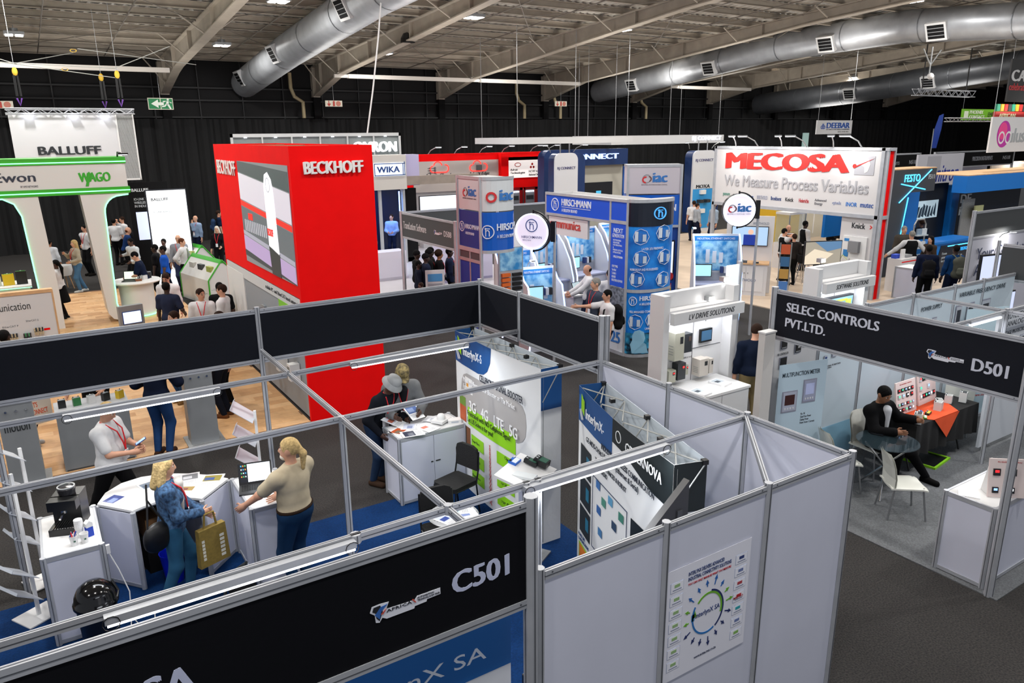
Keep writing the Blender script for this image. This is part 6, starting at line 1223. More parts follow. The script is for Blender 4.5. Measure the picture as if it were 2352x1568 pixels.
t = T('festive_truss_sign', 'red and green patterned fascia on an aluminium truss at the right edge', 'sign', (35.0, 16.5, 5.15)); B('red_board', t, cm('#b8241f'), (-.3, 0, 0, 3, .1, .3)); text(t, 'AFRICAN', 0, .06, 1.4, .16, cm('#e0d8b0'), y=0, d=.01, bold=.05)
for k in range(8): B('pattern_tile', t, cm(['#1f8a6a', '#d89a1f', '#b8241f', '#2a2a2a'][k % 4]), (-.25+k*.32, -.01, .32, .0+k*.32, .1, .6))
truss(t, (-3.5, .3, -.1), (3, .3, -.1), n=22)
t = T('flood_truss', 'aluminium truss hung on chains under the roof beams at right', 'truss', (38, 22, 6.4)); truss(t, (0, 0, 0), (5.5, 0, 0), s=.3, n=16, r=.016)
for u in (.6, 4.8): MB().cyl((u, 0, .3), (u, 0, 2.4), .03, n=6).build('chain', t, BLACK)
t = T('dome_camera', 'white dome camera on a tripod bracket beneath the roof at right', 'camera', (34.1, 19.2, 6.9)); MB().tube([(-.7, 0, 1.2), (0, 0, .55), (.7, 0, 1.2)], .03).build('bracket', t, STEEL); MB().cyl((0, 0, .2), (0, 0, 1.3), .03).build('stem', t, STEEL); MB().ball((.12, 0, .1), .14).build('dome', t, WHITE)
for (x, y, z, l) in ((13.1, 27.5, 8.1, 'black speaker hanging on the second roof beam'), (34.1, 25, 8.3, 'black loudspeaker by the bracket of the long roof beam')): t = T('roof_speaker', l, 'speaker', (x, y, z)); m = MB(); m.lathe([(.28, 0), (.26, .15), (.16, .32), (0, .38)], 16); m.build('shell', t, BLACK)
t = T('power_drop', 'white cable hanging from the roof down behind the red tower', 'cable', (8.6, 21, 4.8)); MB().tube([(0, 0, 0), (.25, 0, 1.2), (.5, 0, 2.6), (.85, 0, 5)], .022).build('cable', t, WHITE)
for (x, l) in ((19.3, 'cream drain pipe elbow right of the third column'), (27.9, 'cream drain pipe elbow under the hanging frame wires'), (12.2, 'cream drain pipe beside the second roof column'), (34.8, 'cream drain pipe left of the long fascia sign')): t = T('drain_pipe', l, 'pipe', (x+6 if x > 19 and x < 20 else x, 38.0, 5.6)); MB().tube([(-.45, 0, 2.1), (-.45, 0, 1.4), (-.3, 0, 1.0), (.1, 0, .75), (.1, 0, 0)], .09, 8).build('pipe', t, mat('old_cream', '#a89a78', .5))
# ============================================================= stand D508 with its visitors
s8 = Shell('aluminium framed stand with a charcoal fascia lettered translation software in front of the banner towers', (8.4, 15.6))
for x, y, z in ((8.4, 15.5, 2.8), (8.4, 18.5, 2.8), (11.4, 18.5, 2.8), (14.3, 18.5, 2.8)): s8.post(x, y, z, r=.05)
f8 = s8.fascia((8.4, 18.5), (8.4, 15.5), 2.14, 2.74, CHAR); s8.fascia((8.4, 18.5), (11.4, 18.5), 2.14, 2.74, CHAR); s8.fascia((11.4, 18.5), (14.3, 18.5), 2.14, 2.74, CHAR)
text(f8, 'TransLution Software', .12, 2.36, 1.35, .19, cm('#b9bbbd'), y=-.008, d=.003, bold=.02); text(f8, 'D508', 2.42, 2.38, .38, .14, cm('#b9bbbd'), y=-.008, d=.003, bold=.02); africa_logo(f8, 1.9, 2.38, .42)
s8.panel((11.4, 18.5), (14.3, 18.5), z1=2.1, mt=LG)
t = T('pavement_sign', 'white framed A-board in the doorway among the visitors in dark beanies', 'sign', (8.5, 17.4, 0), -20); B('board', t, cm('#b9babb'), (0, 0, 0, .5, .03, 1.35)); B('blue_print', t, cm('#3f7fb0'), (.06, -.005, 1.05, .44, 0, 1.25)); B('grey_print', t, cm('#8b9096'), (.06, -.005, .2, .44, 0, 1.0))
# ============================================================= electronics stand: towers, header, kiosks
SKY = mat('photo_blue', '#1a86e0', .3, noise=1, col2='#0a5cb4', nscale=3); SKY2 = mat('photo_cyan', '#a4d8f2', .3, noise=1, col2='#2a86c8', nscale=6)
HB = mat('header_blue', '#004ccc', .45)
def wrapface(t, cx, cy, r, a0, a1, z0, z1, mt, name, n=10):
    m = MB(); P = [(cx+r[0]*math.cos(a0+(a1-a0)*i/n), cy+r[1]*math.sin(a0+(a1-a0)*i/n)) for i in range(n+1)]
    for p, q in zip(P[:-1], P[1:]): m.quad((*p, z0), (*q, z0), (*q, z1), (*p, z1))
    return m.build(name, t, mt, smooth=True)
def hemblem(m, u, z, r, mt, d=.006):
    m.m(mt).ring(u, z, r, r*.14, d, 22); m.box(u-r*.32, -d, z-r*.62, u-r*.2, 0, z+r*.6); m.ring(u+.02*r, z-.1*r, r*.33, r*.12, d, 10, r*.4, a0=0, a1=PI); m.box(u+r*.23, -d, z-r*.62, u+r*.35, 0, z-.1*r); m.box(u-r*.45, -d, z+r*.42, u+r*.4, 0, z+r*.52)
LW = cm('#d5dcea'); LB = cm('#2f6fb4')
def iac_logo(t, u, z, w, y=0):
    m = MB(); m.tf = Matrix.Translation((0, y, 0)); m.m(cm('#8a8d94')).ring(u+w*.2, z+w*.17, w*.17, w*.04, .006, 16); m.m(cm('#c8282c')).ring(u+w*.15, z+w*.13, w*.13, w*.055, .009, 14, a0=1.2, a1=4.9); m.m(cm('#6a3a30')).ring(u+w*.28, z+w*.16, w*.11, w*.04, .008, 12, a0=-1.4, a1=1.6); m.build('round_logo', t)
    text(t, 'iac', u+w*.42, z+w*.03, w*.58, w*.36, LB, y=y, d=.008, bold=.05); text(t, 'INDUSTRIAL AUTOMATION AND CONTROL', u, z-w*.08, w, w*.045, cm('#7a6a70'), y=y, d=.004)
def tower1():
    t = T('banner_tower', 'quarter round banner tower, white over navy, at the left end of the blue electronics stand', 'tower', (7.15, 13.06, 0), -90)
    # local: x runs along world -y (left face 0.86 wide), y runs along world +x
    m = MB(); m.box(0, 0, 3.36, .86, .01, 3.95); m.build('white_panel', t, cm('#c6cacd')); B('navy_panel', t, mat('navy_print', '#003084', .6), (0, 0, 2.62, .86, .01, 3.34)); B('tower_rail', t, ALU, (0, -.02, 3.93, .86, .02, 3.99), (0, -.02, 2.56, .86, .02, 2.64), (0, -.02, 2.36, .86, .02, 2.42)); B('grey_glass', t, cm('#4a4b50'), (.03, 0, 2.42, .83, .01, 2.56))
    B('blue_door', t, cm('#0048b4'), (.03, 0, .1, .42, .01, 2.36)); B('blue_door', t, cm('#0048b4'), (.46, 0, .1, .83, .01, 2.36)); B('mid_post', t, ALU, (.42, -.01, 0, .46, .02, 2.6))
    for u in (0, .86): MB().cyl((u, 0, 0), (u, 0, 3.99), .035, n=8).build('post', t, ALU)
    iac_logo(t, .2, 3.6, .52); m = MB(); hemblem(m, .14, 3.02, .1, LW); m.build('emblem', t); text(t, 'HIRSCHMANN', .27, 2.99, .55, .09, LW, d=.006, bold=.03); text(t, 'A BELDEN BRAND', .27, 2.88, .34, .05, LW, d=.005)
    # curved face bulging towards world -y (local +x)
    wrapface(t, .86, .36, (.2, .36), -PI/2, PI/2, 3.36, 3.95, cm('#c6cacd'), 'white_curve'); wrapface(t, .86, .36, (.2, .36), -PI/2, PI/2, 2.62, 3.34, mat('bright_blue', '#0c55b8', .25), 'blue_curve'); wrapface(t, .86, .36, (.21, .37), -PI/2, PI/2, 3.93, 3.99, ALU, 'curve_rail'); wrapface(t, .86, .36, (.21, .37), -PI/2, PI/2, 2.57, 2.63, ALU, 'curve_rail'); m = MB(); m.prism([(.86, 0)]+[(.86+.2*math.cos(-PI/2+PI*i/10), .36+.36*math.sin(-PI/2+PI*i/10)) for i in range(11)]+[(0, .72), (0, 0)], 3.95, 3.96); m.build('top', t, cm('#b9babb'))
    WRAP[t.name] = (.86, .36, .2, .36, .95)
    m = MB(); hemblem(m, .2, 2.98, .13, LW); wbuild(m, t, 'emblem'); text(t, 'HIRSCHMANN', .37, 3.0, .75, .13, LW, d=.006, bold=.03, name='curved_lettering'); text(t, 'A BELDEN BRAND', .37, 2.86, .4, .06, LW, d=.005, name='curved_lettering'); text(t, 'iac', .42, 3.55, .3, .2, LB, d=.006, bold=.05, name='curved_lettering'); m = MB(); m.m(cm('#c8282c')).ring(.28, 3.62, .1, .04, .008, 14); wbuild(m, t, 'round_logo')
tower1()
t = T('header_tower_stand', 'blue lettered header on white posts joined to a curved printed column', 'exhibition stand', (10.6, 14.95, 0), -90)
B('header_face', t, HB, (0, 0, 2.92, 2.4, .02, 3.34)); B('header_rail', t, ALU, (0, -.02, 3.34, 2.95, .03, 3.4), (0, -.02, 2.86, 2.4, .03, 2.92)); B('header_return', t, cm('#c4c4c4'), (0, .02, 2.9, .03, .8, 3.38), (0, .78, 2.9, 2.9, .8, 3.38)); B('header_lid', t, cm('#c4c4c6'), (.03, .03, 3.3, 2.9, .78, 3.32))
for u in (0, 2.4, 2.95): MB().cyl((u, .02, 0), (u, .02, 3.4), .035, n=8).build('post', t, ALU)
m = MB(); hemblem(m, .38, 3.13, .15, LW, .01); m.build('emblem', t); text(t, 'HIRSCHMANN', .64, 3.12, 1.1, .16, LW, d=.008, bold=.035); B('underline', t, LW, (.64, -.008, 3.085, 1.72, 0, 3.095)); text(t, 'A BELDEN BRAND', .64, 2.98, .6, .07, LW, d=.006, bold=.01)
B('blue_strip', t, HB, (2.44, 0, 2.95, 2.92, .02, 3.34)); B('blue_strip', t, HB, (2.44, 0, 1.52, 2.92, .02, 2.9)); B('photo_strip', t, mat('photo_grey', '#8b929c', .4, noise=1, col2='#3c4148', nscale=14), (2.44, 0, .82, 2.92, .02, 1.5)); B('white_strip', t, cm('#cfd4d8'), (2.44, 0, .08, 2.92, .02, .8)); B('strip_rail', t, ALU, (2.42, -.01, 0, 2.94, .03, .08), (2.42, -.01, 2.88, 2.94, .03, 2.95))
text(t, 'NEXT', 2.53, 2.68, .3, .1, LW, d=.005, bold=.02); text(t, 'GENERATION', 2.49, 2.58, .38, .08, LW, d=.005); text(t, 'NETWORKING\nSOLUTIONS\nFOR INDUSTRIAL\n&\nMISSION CRITICAL\nAPPLICATIONS', 2.52, 2.24, .32, .3, LW, d=.004, bold=.01); text(t, 'HIRSCHMANN', 2.54, 2.14, .3, .05, LW, d=.004, bold=.02); text(t, 'EVERYTHING\nYou Need\nTo Build A\nRELIABLE\nINDUSTRIAL NETWORK', 2.5, 1.62, .36, .36, LW, d=.004, bold=.01); text(t, 'iac', 2.6, .58, .26, .14, LB, d=.006, bold=.05); text(t, '25', 2.52, .25, .32, .26, LB, d=.006, bold=.05)
CUR = dict(cx=3.0, cy=.6, r=(.32, .57), a0=-PI/2, a1=PI/2)
C_ = (2.97, .62); R_ = (.34, .6)
wrapface(t, *C_, R_, -PI/2, PI/2, 1.5, 3.34, SKY, 'curved_print', 16); wrapface(t, *C_, R_, -PI/2, PI/2, .08, 1.44, SKY, 'curved_print', 16); wrapface(t, *C_, (.35, .61), -PI/2, PI/2, 2.85, 3.34, mat('night_print', '#0e1626', .3), 'dark_top', 16); wrapface(t, *C_, (.35, .61), -PI/2, PI/2, .08, .55, mat('night_print2', '#0e1626', .3, noise=1, col2='#3fa9d8', nscale=8), 'city_print', 16)
for z in (3.34, 1.44, 0): wrapface(t, *C_, (.355, .615), -PI/2, PI/2, z, z+.07, ALU, 'curve_rail', 16)
m = MB(); m.prism([(C_[0]+R_[0]*math.cos(-PI/2+PI*i/12), C_[1]+R_[1]*math.sin(-PI/2+PI*i/12)) for i in range(13)], 3.38, 3.4); m.build('column_lid', t, cm('#b9babb'))
cf = t; WRAP[t.name] = (*C_, *R_, 1.5)
CL = 'curved_lettering'; m = MB(); hemblem(m, .72, 3.12, .13, mat('glow_blue', '#4fa6f0', .4, 0, .6), .02); wbuild(m, cf, 'emblem'); text(cf, 'LAYER 2/3 FIREWALL', .38, 2.36, .45, .05, LW, d=.006, name=CL, bold=.02); text(cf, 'WORKGROUP AND RUGGEDISED', .12, 1.92, .6, .05, LW, d=.006, name=CL, bold=.02); text(cf, 'FULL MANAGED COMPACT', .15, 1.0, .55, .05, LW, d=.006, name=CL, bold=.02); text(cf, 'UNMANAGED', .5, .62, .3, .05, LW, d=.006, name=CL, bold=.02); text(cf, 'HIRSCHMANN', .37, 1.27, .75, .1, LW, d=.006, bold=.03, name=CL); text(cf, 'A BELDEN BRAND', .37, 1.17, .4, .05, LW, d=.006, name=CL, bold=.02); m = MB(); hemblem(m, .22, 1.26, .1, LW, .01); wbuild(m, cf, 'emblem')
for k, (u, z) in enumerate(((.28, 2.56), (.3, 2.1), (.22, 1.66), (.22, .72), (.75, 2.62), (.8, 2.1), (.78, 1.62), (.6, .75))):
    m = MB(); m.m(LW).ring(u+.07, z+.08, .17, .008, .014, 8); 
    for j in range(3): m.m(cm(['#cfd8e4', '#2f6fc0', '#b9c6d6'][j])); m.box(u-.05+j*.08, -.018, z-.02, u+.02+j*.08, 0, z+.19-.03*j)
    wbuild(m, cf, 'switch_picture')
m = MB().m(cm('#8fc4e0')); m.tf = Matrix.Translation((.15, -.02, 0)); m.prism([(.1, .1), (.42, .1), (.38, .3), (.33, .34), (.36, .44), (.33, .58), (.24, .63), (.14, .6), (.09, .5), (.1, .4), (.05, .3)], -.01, 0, 'y'); wbuild(m, cf, 'android_picture')
# second tower, white over blue
t = T('banner_tower', 'tall flat banner tower, white over bright blue, right behind the printed column', 'tower', (11.78, 13.36, 0), -32); TW = 1.25
B('white_panel', t, cm('#bdb7bf'), (0, 0, 3.38, TW, .5, 4.0)); B('blue_panel', t, mat('bright_blue', '#0c55b8', .25), (0, 0, 2.65, TW, .5, 3.35)); B('lower_wall', t, cm('#1246a0'), (0, .05, .1, TW, .45, 2.6)); B('rail', t, ALU, (-.01, -.01, 3.98, TW+.01, .51, 4.04), (-.01, -.01, 2.6, TW+.01, .51, 2.66)); B('tower_post', t, ALU, (-.02, -.02, 0, .03, .03, 4.04), (TW-.03, -.02, 0, TW+.02, .03, 4.04)); iac_logo(t, .32, 3.62, .6)
text(t, 'HIRSCHMANN', .15, 2.98, 1.0, .16, LW, d=.006, bold=.035); text(t, 'A BELDEN BRAND', .4, 2.82, .5, .07, LW, d=.005); s_ = T('wall_screen', 'portrait screen with red text and ticks on the blue tower wall', 'screen', (12.15, 13.1, 1.35), -32); B('bezel', s_, BLACK, (0, -.02, 0, .7, .03, .95)); B('screen', s_, em('scr_pale', '#d4dae4', .9), (.03, -.025, .03, .67, -.02, .92)); text(s_, 'Public Policies', .1, .45, .35, .06, cm('#a03a4a'), y=-.025, d=.003); MB().m(cm('#c8282c')).disc(.6, .1, .1, .004, 14).build('red_dot', s_).location = (0, -.026, 0)
def round_sign(x, y, z, r, label, a, which):
    t = T('round_lightbox', label, 'sign', (x, y, z), a); m = MB().m(em('round_face', '#cfcadb', .75)).disc(0, 0, r, .0, 36); m.v = [(p[0], p[1]-.09, p[2]) for p in m.v]; m.build('lit_face', t); m = MB(); m.cyl((0, -.085, 0), (0, .1, 0), r*1.02, n=36); m.build('drum', t, BLACK); m = MB(); m.ring(0, 0, r*1.02, .022, .02, 36); m.v = [(p[0], p[1]-.09, p[2]) for p in m.v]; m.build('white_rim', t, em('rim_glow', '#e4e8ff', 1.5))
    m = MB(); m.ring(0, 0, r*1.15, .03, .05, 28, a0=-PI/2, a1=PI/2); m.build('yoke', t, BLACK); MB().cyl((0, 0, r), (0, 0, r*1.2), .02).build('pivot', t, BLACK); MB().cyl((0, 0, -r), (0, 0, -r*1.2), .02).build('pivot', t, BLACK)
    B('bracket', t, BLACK, (r*1.1, -.05, -.2, r*1.35, .05, .22)); MB().cyl((r*1.3, 0, -z), (r*1.3, 0, .2), .03).build('pole', t, ALU)
    f = T('x', None, None); f.parent = t; f.name = 'face_print'; f.location = (0, -.1, 0)
    if which: m = MB(); hemblem(m, 0, .12*r/.35, .13*r/.35, cm('#3f5fa0'), .006); m.build('emblem', f); text(f, 'HIRSCHMANN', -.62*r, -.38*r, 1.24*r, .14*r, cm('#4a4a86'), d=.004, bold=.01); text(f, 'BELDEN', -.55*r, -.52*r, .5*r, .07*r, cm('#4a4a86'), d=.003)
    else: iac_logo(f, -.75*r, -.15*r, 1.5*r)
round_sign(8.9, 13.0, 2.78, .37, 'round lit sign with a blue emblem on a pole in front of the kiosks', -58, 1); round_sign(13.9, 11.9, 3.0, .36, 'round lit sign with red and blue logo left of the big white sign', -35, 0)
# curved sided kiosks with blue prints
def kiosk(x, y, a, w, h, label, scr=1, n=1, dev=0):
    t = T('curved_kiosk', label, 'display kiosk', (x, y, 0), a, 'curved kiosks of the blue electronics stand')
    B('back_panel', t, cm('#c0c4cc'), (0, .3, 0, w, .34, h)); B('blue_print', t, SKY2, (.04, .285, h-.95, w-.04, .3, h-.05)); B('title_bar', t, cm('#1a6fb4'), (.04, .28, h-.17, w-.04, .286, h-.05)); text(t, 'INDUSTRIAL ETHERNET SWITCHES', .12, h-.14, w-.24, .05, LW, y=.28, d=.004)
    for sx in (0, w-.03):
        P = [(-.25+.0, 0), (-.38, .5), (-.36, 1.0), (-.2, 1.5), (.05, h-.25), (.3, h)]; m = MB(); m.prism([(q[0], q[1]) for q in P]+[(.34, h), (.34, 0)], sx, sx+.03, 'x'); m.build('side_panel', t, cm('#bfc0c4')); MB().tube([(sx+.015, q[0]-.015, q[1]) for q in P], .018, 6).build('light_edge', t, LEDB if sx else mat('led_cool', '#cfd9ff', .4, 0, 2.5))
    B('shelf', t, cm('#a9adc4'), (.03, -.25, .93, w-.03, .3, .97)); B('cabinet', t, cm('#b9bac2'), (.03, -.2, 0, w-.03, .3, .93)); B('slat_panel', t, cm('#8f949c'), (.05, .28, 1.0, w-.05, .3, h-1.0))
    if scr: B('monitor', t, BLACK, (.06, .05, 1.12, .5, .09, 1.45)); B('monitor_screen', t, em('scr_teal', '#9fd0d8', .8), (.08, .045, 1.14, .48, .05, 1.43))
    for k in range(3): m = MB(); m.m(cm(['#24356a', '#c9ccd2', '#1c1e22'][k])); m.box(w*.62+k*.09, .18, 1.2, w*.62+k*.09+.07, .28, 1.36); m.build('switch_module', t)
    for k in range(3): B('device_picture', t, cm('#d4dce6'), (w*.3+k*.17, .275, h-.75, w*.3+k*.17+.1, .287, h-.4-.04*k))
    area('kiosk_light', (x+.4*math.cos(math.radians(a)), y+.2+.4*math.sin(math.radians(a)), h+.25), (math.radians(20), 0, math.radians(a)), .6, 9, (.75, .82, 1))
    arm_lamp(x+.3*math.cos(math.radians(a)), y+.3, h, a, 'small white lamp over the '+label, 'arm lamps over the curved kiosks', s=.6)
for i, (x, y, a, w, h, l) in enumerate(((9.3, 15.1, -15, .95, 2.05, 'curved kiosk left of the round emblem sign'), (9.05, 13.6, -12, .85, 1.85, 'low curved kiosk below the round emblem sign'), (10.9, 16.0, 5, 1.15, 2.15, 'curved kiosk seen under the word communica'), (12.3, 16.3, 5, 1.3, 2.2, 'curved kiosk with a lit white switch picture row'), (13.8, 16.5, 5, 1.2, 2.25, 'curved kiosk right of the white switch row'), (14.3, 13.6, -38, 1.2, 2.2, 'curved kiosk with a robot print and a red badge'))): kiosk(x, y, a, w, h, l, dev=i)
t = T('open_workbench', 'white counter with cables in front of the kiosk row', 'counter', (10.9, 14.2, 0)); B('body', t, cm('#b9bac2'), (0, 0, 0, 1.2, .5, .9)); B('top', t, WHITE, (-.03, -.03, .9, 1.23, .53, .94)); laptop(11.3, 14.4, .94, 20, 'grey laptop used by the bald person in the white shirt', '#9fb0b4', False)
t = board(10.62, 14.85, 2.42, 1.5, .42, -90, 'white backlit board with red old style letters behind the blue header', [('communica', .05, .16, 1.2, .2, '#b8403a', .03)], wires=False, name='shop_sign')
t = T('signal_lamp', 'red, yellow and green stacked signal lamp on a small white plinth', 'signal lamp', (12.75, 12.85, .95)); 
for k, c in enumerate(('#1f8a3a', '#e0b81f', '#c8241f')): MB().cyl((0, 0, .05+k*.09), (0, 0, .13+k*.09), .05, n=12).build('lens', t, cm(c))
MB().cyl((0, 0, 0), (0, 0, .05), .055, n=12).build('base', t, BLACK); t = T('small_plinth', 'small white plinth under the stacked signal lamp', 'plinth', (12.4, 12.7, 0)); B('body', t, WALLW, (0, 0, 0, .8, .45, .95)); B('red_logo', t, RED, (.2, -.004, .6, .5, 0, .7))
# orange and black connector racks on the tower flank
t = T('connector_rack', 'grey panel of orange and black connectors beside the navy tower', 'display rack', (8.2, 12.95, 0), 0); B('panel', t, cm('#9fa4aa'), (-.2, 0, .9, .4, .04, 2.5)); B('photo', t, SKY2, (-.17, -.005, 2.02, .37, 0, 2.48))
for k in range(4): B('orange_plug', t, cm('#d8641f'), (-.15, -.06, 1.6+k*.1, .05, 0, 1.67+k*.1)); B('black_plug', t, BLACK, (.12, -.06, 1.6+k*.1, .34, 0, 1.66+k*.1))
# ============================================================= drive kiosk and software kiosk
def white_kiosk(x, y, w, title, label):
    t = T('white_display_kiosk', label, 'display kiosk', (x, y, 0)); KW = mat('kiosk_white', '#d3d3d4', .4)
    B('side', t, KW, (0, -.1, 0, .12, .2, 2.4), (w-.12, -.1, 0, w, .2, 2.4)); B('back', t, KW, (.12, .1, 0, w-.12, .18, 2.12)); B('top_beam', t, KW, (.12, .08, 2.12, w-.12, .2, 2.4), (.12, -.1, 2.12, w-.12, .08, 2.16)); B('title_beam', t, KW, (.12, -.2, 1.96, w+.04, -.11, 2.14)); text(t, title, w*.26, 2.01, w*.62, .085, cm('#33363a'), y=-.2, d=.005, bold=.015, slant=.2)
    B('under_light', t, LED, (.16, -.1, 1.95, w-.16, -.06, 1.97)); area('kiosk_light', (x+w/2, y-.08, 1.94), (math.radians(-15), 0, 0), w*.8, 7, (.95, .97, 1), 'RECTANGLE', .05)
    B('cabinet', t, KW, (.1, -.6, 0, w-.2, .1, .86)); B('top', t, WHITE, (.08, -.62, .86, w-.18, .1, .9)); B('door_line', t, cm('#8d8f92'), (w*.5, -.603, .05, w*.505, -.6, .84)); B('panel_line', t, cm('#5a5c60'), (.14, .095, 1.42, w-.14, .1, 1.43), (w*.52, .095, .9, w*.525, .1, 1.96)); return t
lv = white_kiosk(7.76, 8.0, 1.62, 'LV DRIVE SOLUTIONS', 'tall white lit kiosk of motor drives with a bright spot on its corner')
def drive(t, u, z, w, h, d, c, name='drive', red=False):
    o = B(name, t, cm(c, .45), (u, .1-d, z, u+w, .1, z+h)); B('keypad', o, cm('#1d1f22' if c != '#26292e' else '#4a3a34'), (u+w*.55, .1-d-.005, z+h*.6, u+w*.85, .1-d, z+h*.85)); 
    if red: B('red_digit', o, em('digit_red', '#ff2a2a', 2), (u+w*.6, .1-d-.008, z+h*.7, u+w*.8, .1-d-.004, z+h*.8))
    for k in range(4): B('vent', o, cm('#8d8f8a'), (u-.002, .1-d*.8, z+h*(.2+.1*k), u, .1-d*.2, z+h*(.23+.1*k)))
drive(lv, .3, 1.34, .2, .44, .16, '#b5b4a4'); drive(lv, .53, 1.43, .17, .3, .13, '#26292e'); drive(lv, .24, .98, .15, .2, .12, '#a9a99a', red=True); drive(lv, .42, 1.0, .17, .27, .13, '#26292e', red=True); drive(lv, .62, 1.04, .08, .16, .08, '#a9a99a', red=True); drive(lv, .86, .99, .2, .28, .17, '#c4bdb4'); drive(lv, 1.1, 1.0, .09, .24, .15, '#c4bdb4')
B('touch_panel', lv, BLACK, (.98, .06, 1.5, 1.24, .1, 1.72)); B('touch_screen', lv, em('scr_steel', '#2f4f6a', .6), (1.0, .055, 1.53, 1.22, .06, 1.69)); text(lv, 'LS ELECTRIC', 1.1, 1.86, .3, .045, cm('#3a4fa0'), y=.1, d=.003, slant=.2); text(lv, 'G100      M100', .35, 1.28, .5, .03, cm('#444444'), y=.1, d=.002); text(lv, 'G100', .35, 1.92, .1, .03, cm('#c0303a'), y=.1, d=.002)
sheet(8.25, 7.55, .901, 10, 'pile of catalogues at the left of the drive kiosk counter', cols=('#b9c4cc', '#3f4a55'), th=.03); sheet(8.85, 7.7, .901, 10, 'pile of catalogues at the right of the drive kiosk counter', cols=('#b9c4cc', '#3f4a55'), th=.03)
for (x, y, z, l) in ((9.3, 8.15, 2.4, 'glaring clip lamp at the right corner of the drive kiosk'), (8.85, 8.03, 2.16, 'glaring clip lamp in the trough of the drive kiosk'), (12.0, 8.3, 2.42, 'glaring clip lamp on the left of the software kiosk')):
    t = T('clip_lamp', l, 'lamp', (x, y, z)); B('head', t, STEEL, (-.06, -.05, .03, .06, .05, .1)); B('glow', t, em('glare', '#fff3df', 5), (-.05, -.06, .035, .05, -.05, .095)); MB().tube([(0, 0, .03), (.05, .05, -.1), (-.05, .0, -.3)], .006).build('cable', t, BLACK); area('clip_lamp_light', (x, y-.1, z+.05), (math.radians(60), 0, 0), .08, 1.2)
t = T('back_lit_panel', 'white glowing panel in an aluminium frame behind the drive kiosk', 'light box', (10.35, 9.0, .6)); B('panel', t, em('pale_panel', '#d9dde2', .7), (0, 0, 0, .3, .04, 1.85)); B('frame', t, ALU, (.3, -.02, -.6, .36, .06, 1.9), (-.02, -.02, -.05, .3, .06, 0)); 
sw = white_kiosk(11.55, 8.1, 1.55, 'SOFTWARE SOLUTIONS', 'tall white lit kiosk titled software solutions behind the navy fascia'); B('monitor', sw, cm('#2a2d33'), (.5, .02, 1.2, 1.3, .1, 1.8)); B('monitor_screen', sw, em('scr_chart', '#6f97a8', .8), (.53, .015, 1.23, 1.27, .02, 1.77)); B('chart_band', sw, em('scr_green', '#a9c04a', .8), (1.05, .01, 1.25, 1.22, .015, 1.72), (.7, .01, 1.7, 1.1, .015, 1.74))
t = T('ipad_stand', 'white framed tablet on a stand behind the partition corner', 'tablet', (7.3, 6.85, .95), -30); B('frame', t, WHITE, (0, 0, 0, .25, .2, .02)); B('screen', t, BLACK, (.03, .03, .02, .22, .17, .022)); MB().cyl((.12, .1, -.94), (.12, .1, 0), .02).build('stem', t, STEEL)
# more printed devices and boards right of the D501 stand
t = T('device_wall_graphic', 'printed wall titled power supply and variable frequency drive beyond the beams', 'wall graphic', (11.3, 6.085, 0)); text(t, 'POWER SUPPLY', .15, 2.02, .6, .07, cm('#20303c'), y=-.002, d=.003, slant=.15); text(t, 'VARIABLE FREQUENCY DRIVE', 1.25, 2.1, 1.5, .09, cm('#20303c'), y=-.002, d=.003, slant=.15)
for (u, w) in ((.1, .13), (.32, .12), (.52, .12), (1.2, .18), (1.55, .22), (2.0, .3)): pm(t, u, 1.55, w, .33+.1*(u > 1.1), '#b4bac4', '#2b2f38', .006)
d5.panel((13.3, 6.1), (14.4, 6.1), mt=PB); d5.fascia((14.4, 6.4), (14.4, 4.2), mt=CHAR)
t = T('protection_board', 'white board lettered protection and analog at the right edge', 'display board', (11.55, 5.0, .012), 0); B('board', t, cm('#c4c9d0'), (0, 0, .1, 2.0, .04, 2.2)); text(t, 'PROTECTION\n& ANALOG TIMERS', .15, 1.95, 1.0, .19, cm('#2a3038'), d=.003, bold=.01); text(t, 'VOLTAGE PROTECTION', .12, 1.82, .75, .06, cm('#2a3038'), d=.003)
for k in range(5): pm(t, .12+k*.3, 1.6, .14, .16, '#b4bac4', '#2b2f38', .006)
t = T('monitor_desk', 'black draped desk with a lit wide monitor near the right edge', 'desk', (15.0, 6.6, 0)); B('desk', t, BLACKM, (0, 0, 0, 1.3, .7, .9)); B('monitor', t, BLACK, (.3, .3, 1.25, 1.4, .36, 1.65)); B('monitor_screen', t, em('scr_lilac', '#b9c2e0', .9), (.33, .29, 1.28, 1.37, .3, 1.62)); B('stand', t, BLACK, (.8, .32, .9, .9, .36, 1.25))
ys = Shell('stand with charcoal fascia and white lettered wall beyond the draped desk', (19.3, 9.3)); 
for x in (19.3, 23.9): ys.post(x, 9.3, 2.85, r=.05)
ys.fascia((19.3, 9.3), (23.9, 9.3), 2.2, 2.78, CHAR); ys.panel((19.3, 9.34), (23.9, 9.34), z1=2.15, mt=cm('#b9bac6')); text(ys.r, 'Your Complete\nAll-in-one', .4, 1.2, 2.6, .7, cm('#2a3350'), y=0, d=.006); arm_lamp(20.6, 9.25, 2.1, 0, 'small spot lamp lighting the white lettered wall', None, s=.6); area('wall_wash', (20.9, 9.0, 2.2), (math.radians(30), 0, 0), .3, 12)
t = T('standing_screen', 'lit white screen with blue mark in front of the lettered wall', 'screen', (18.7, 8.7, .9), -10); B('bezel', t, BLACK, (0, 0, 0, .95, .06, 1.0)); B('screen', t, em('scr_lilac', '#c4cbe4', .9), (.04, -.005, .04, .91, 0, .96)); MB().cyl((.5, .03, -.9), (.5, .03, 0), .03).build('stem', t, BLACK); text(t, '25', .62, .1, .15, .12, LB, y=-.006, d=.003)
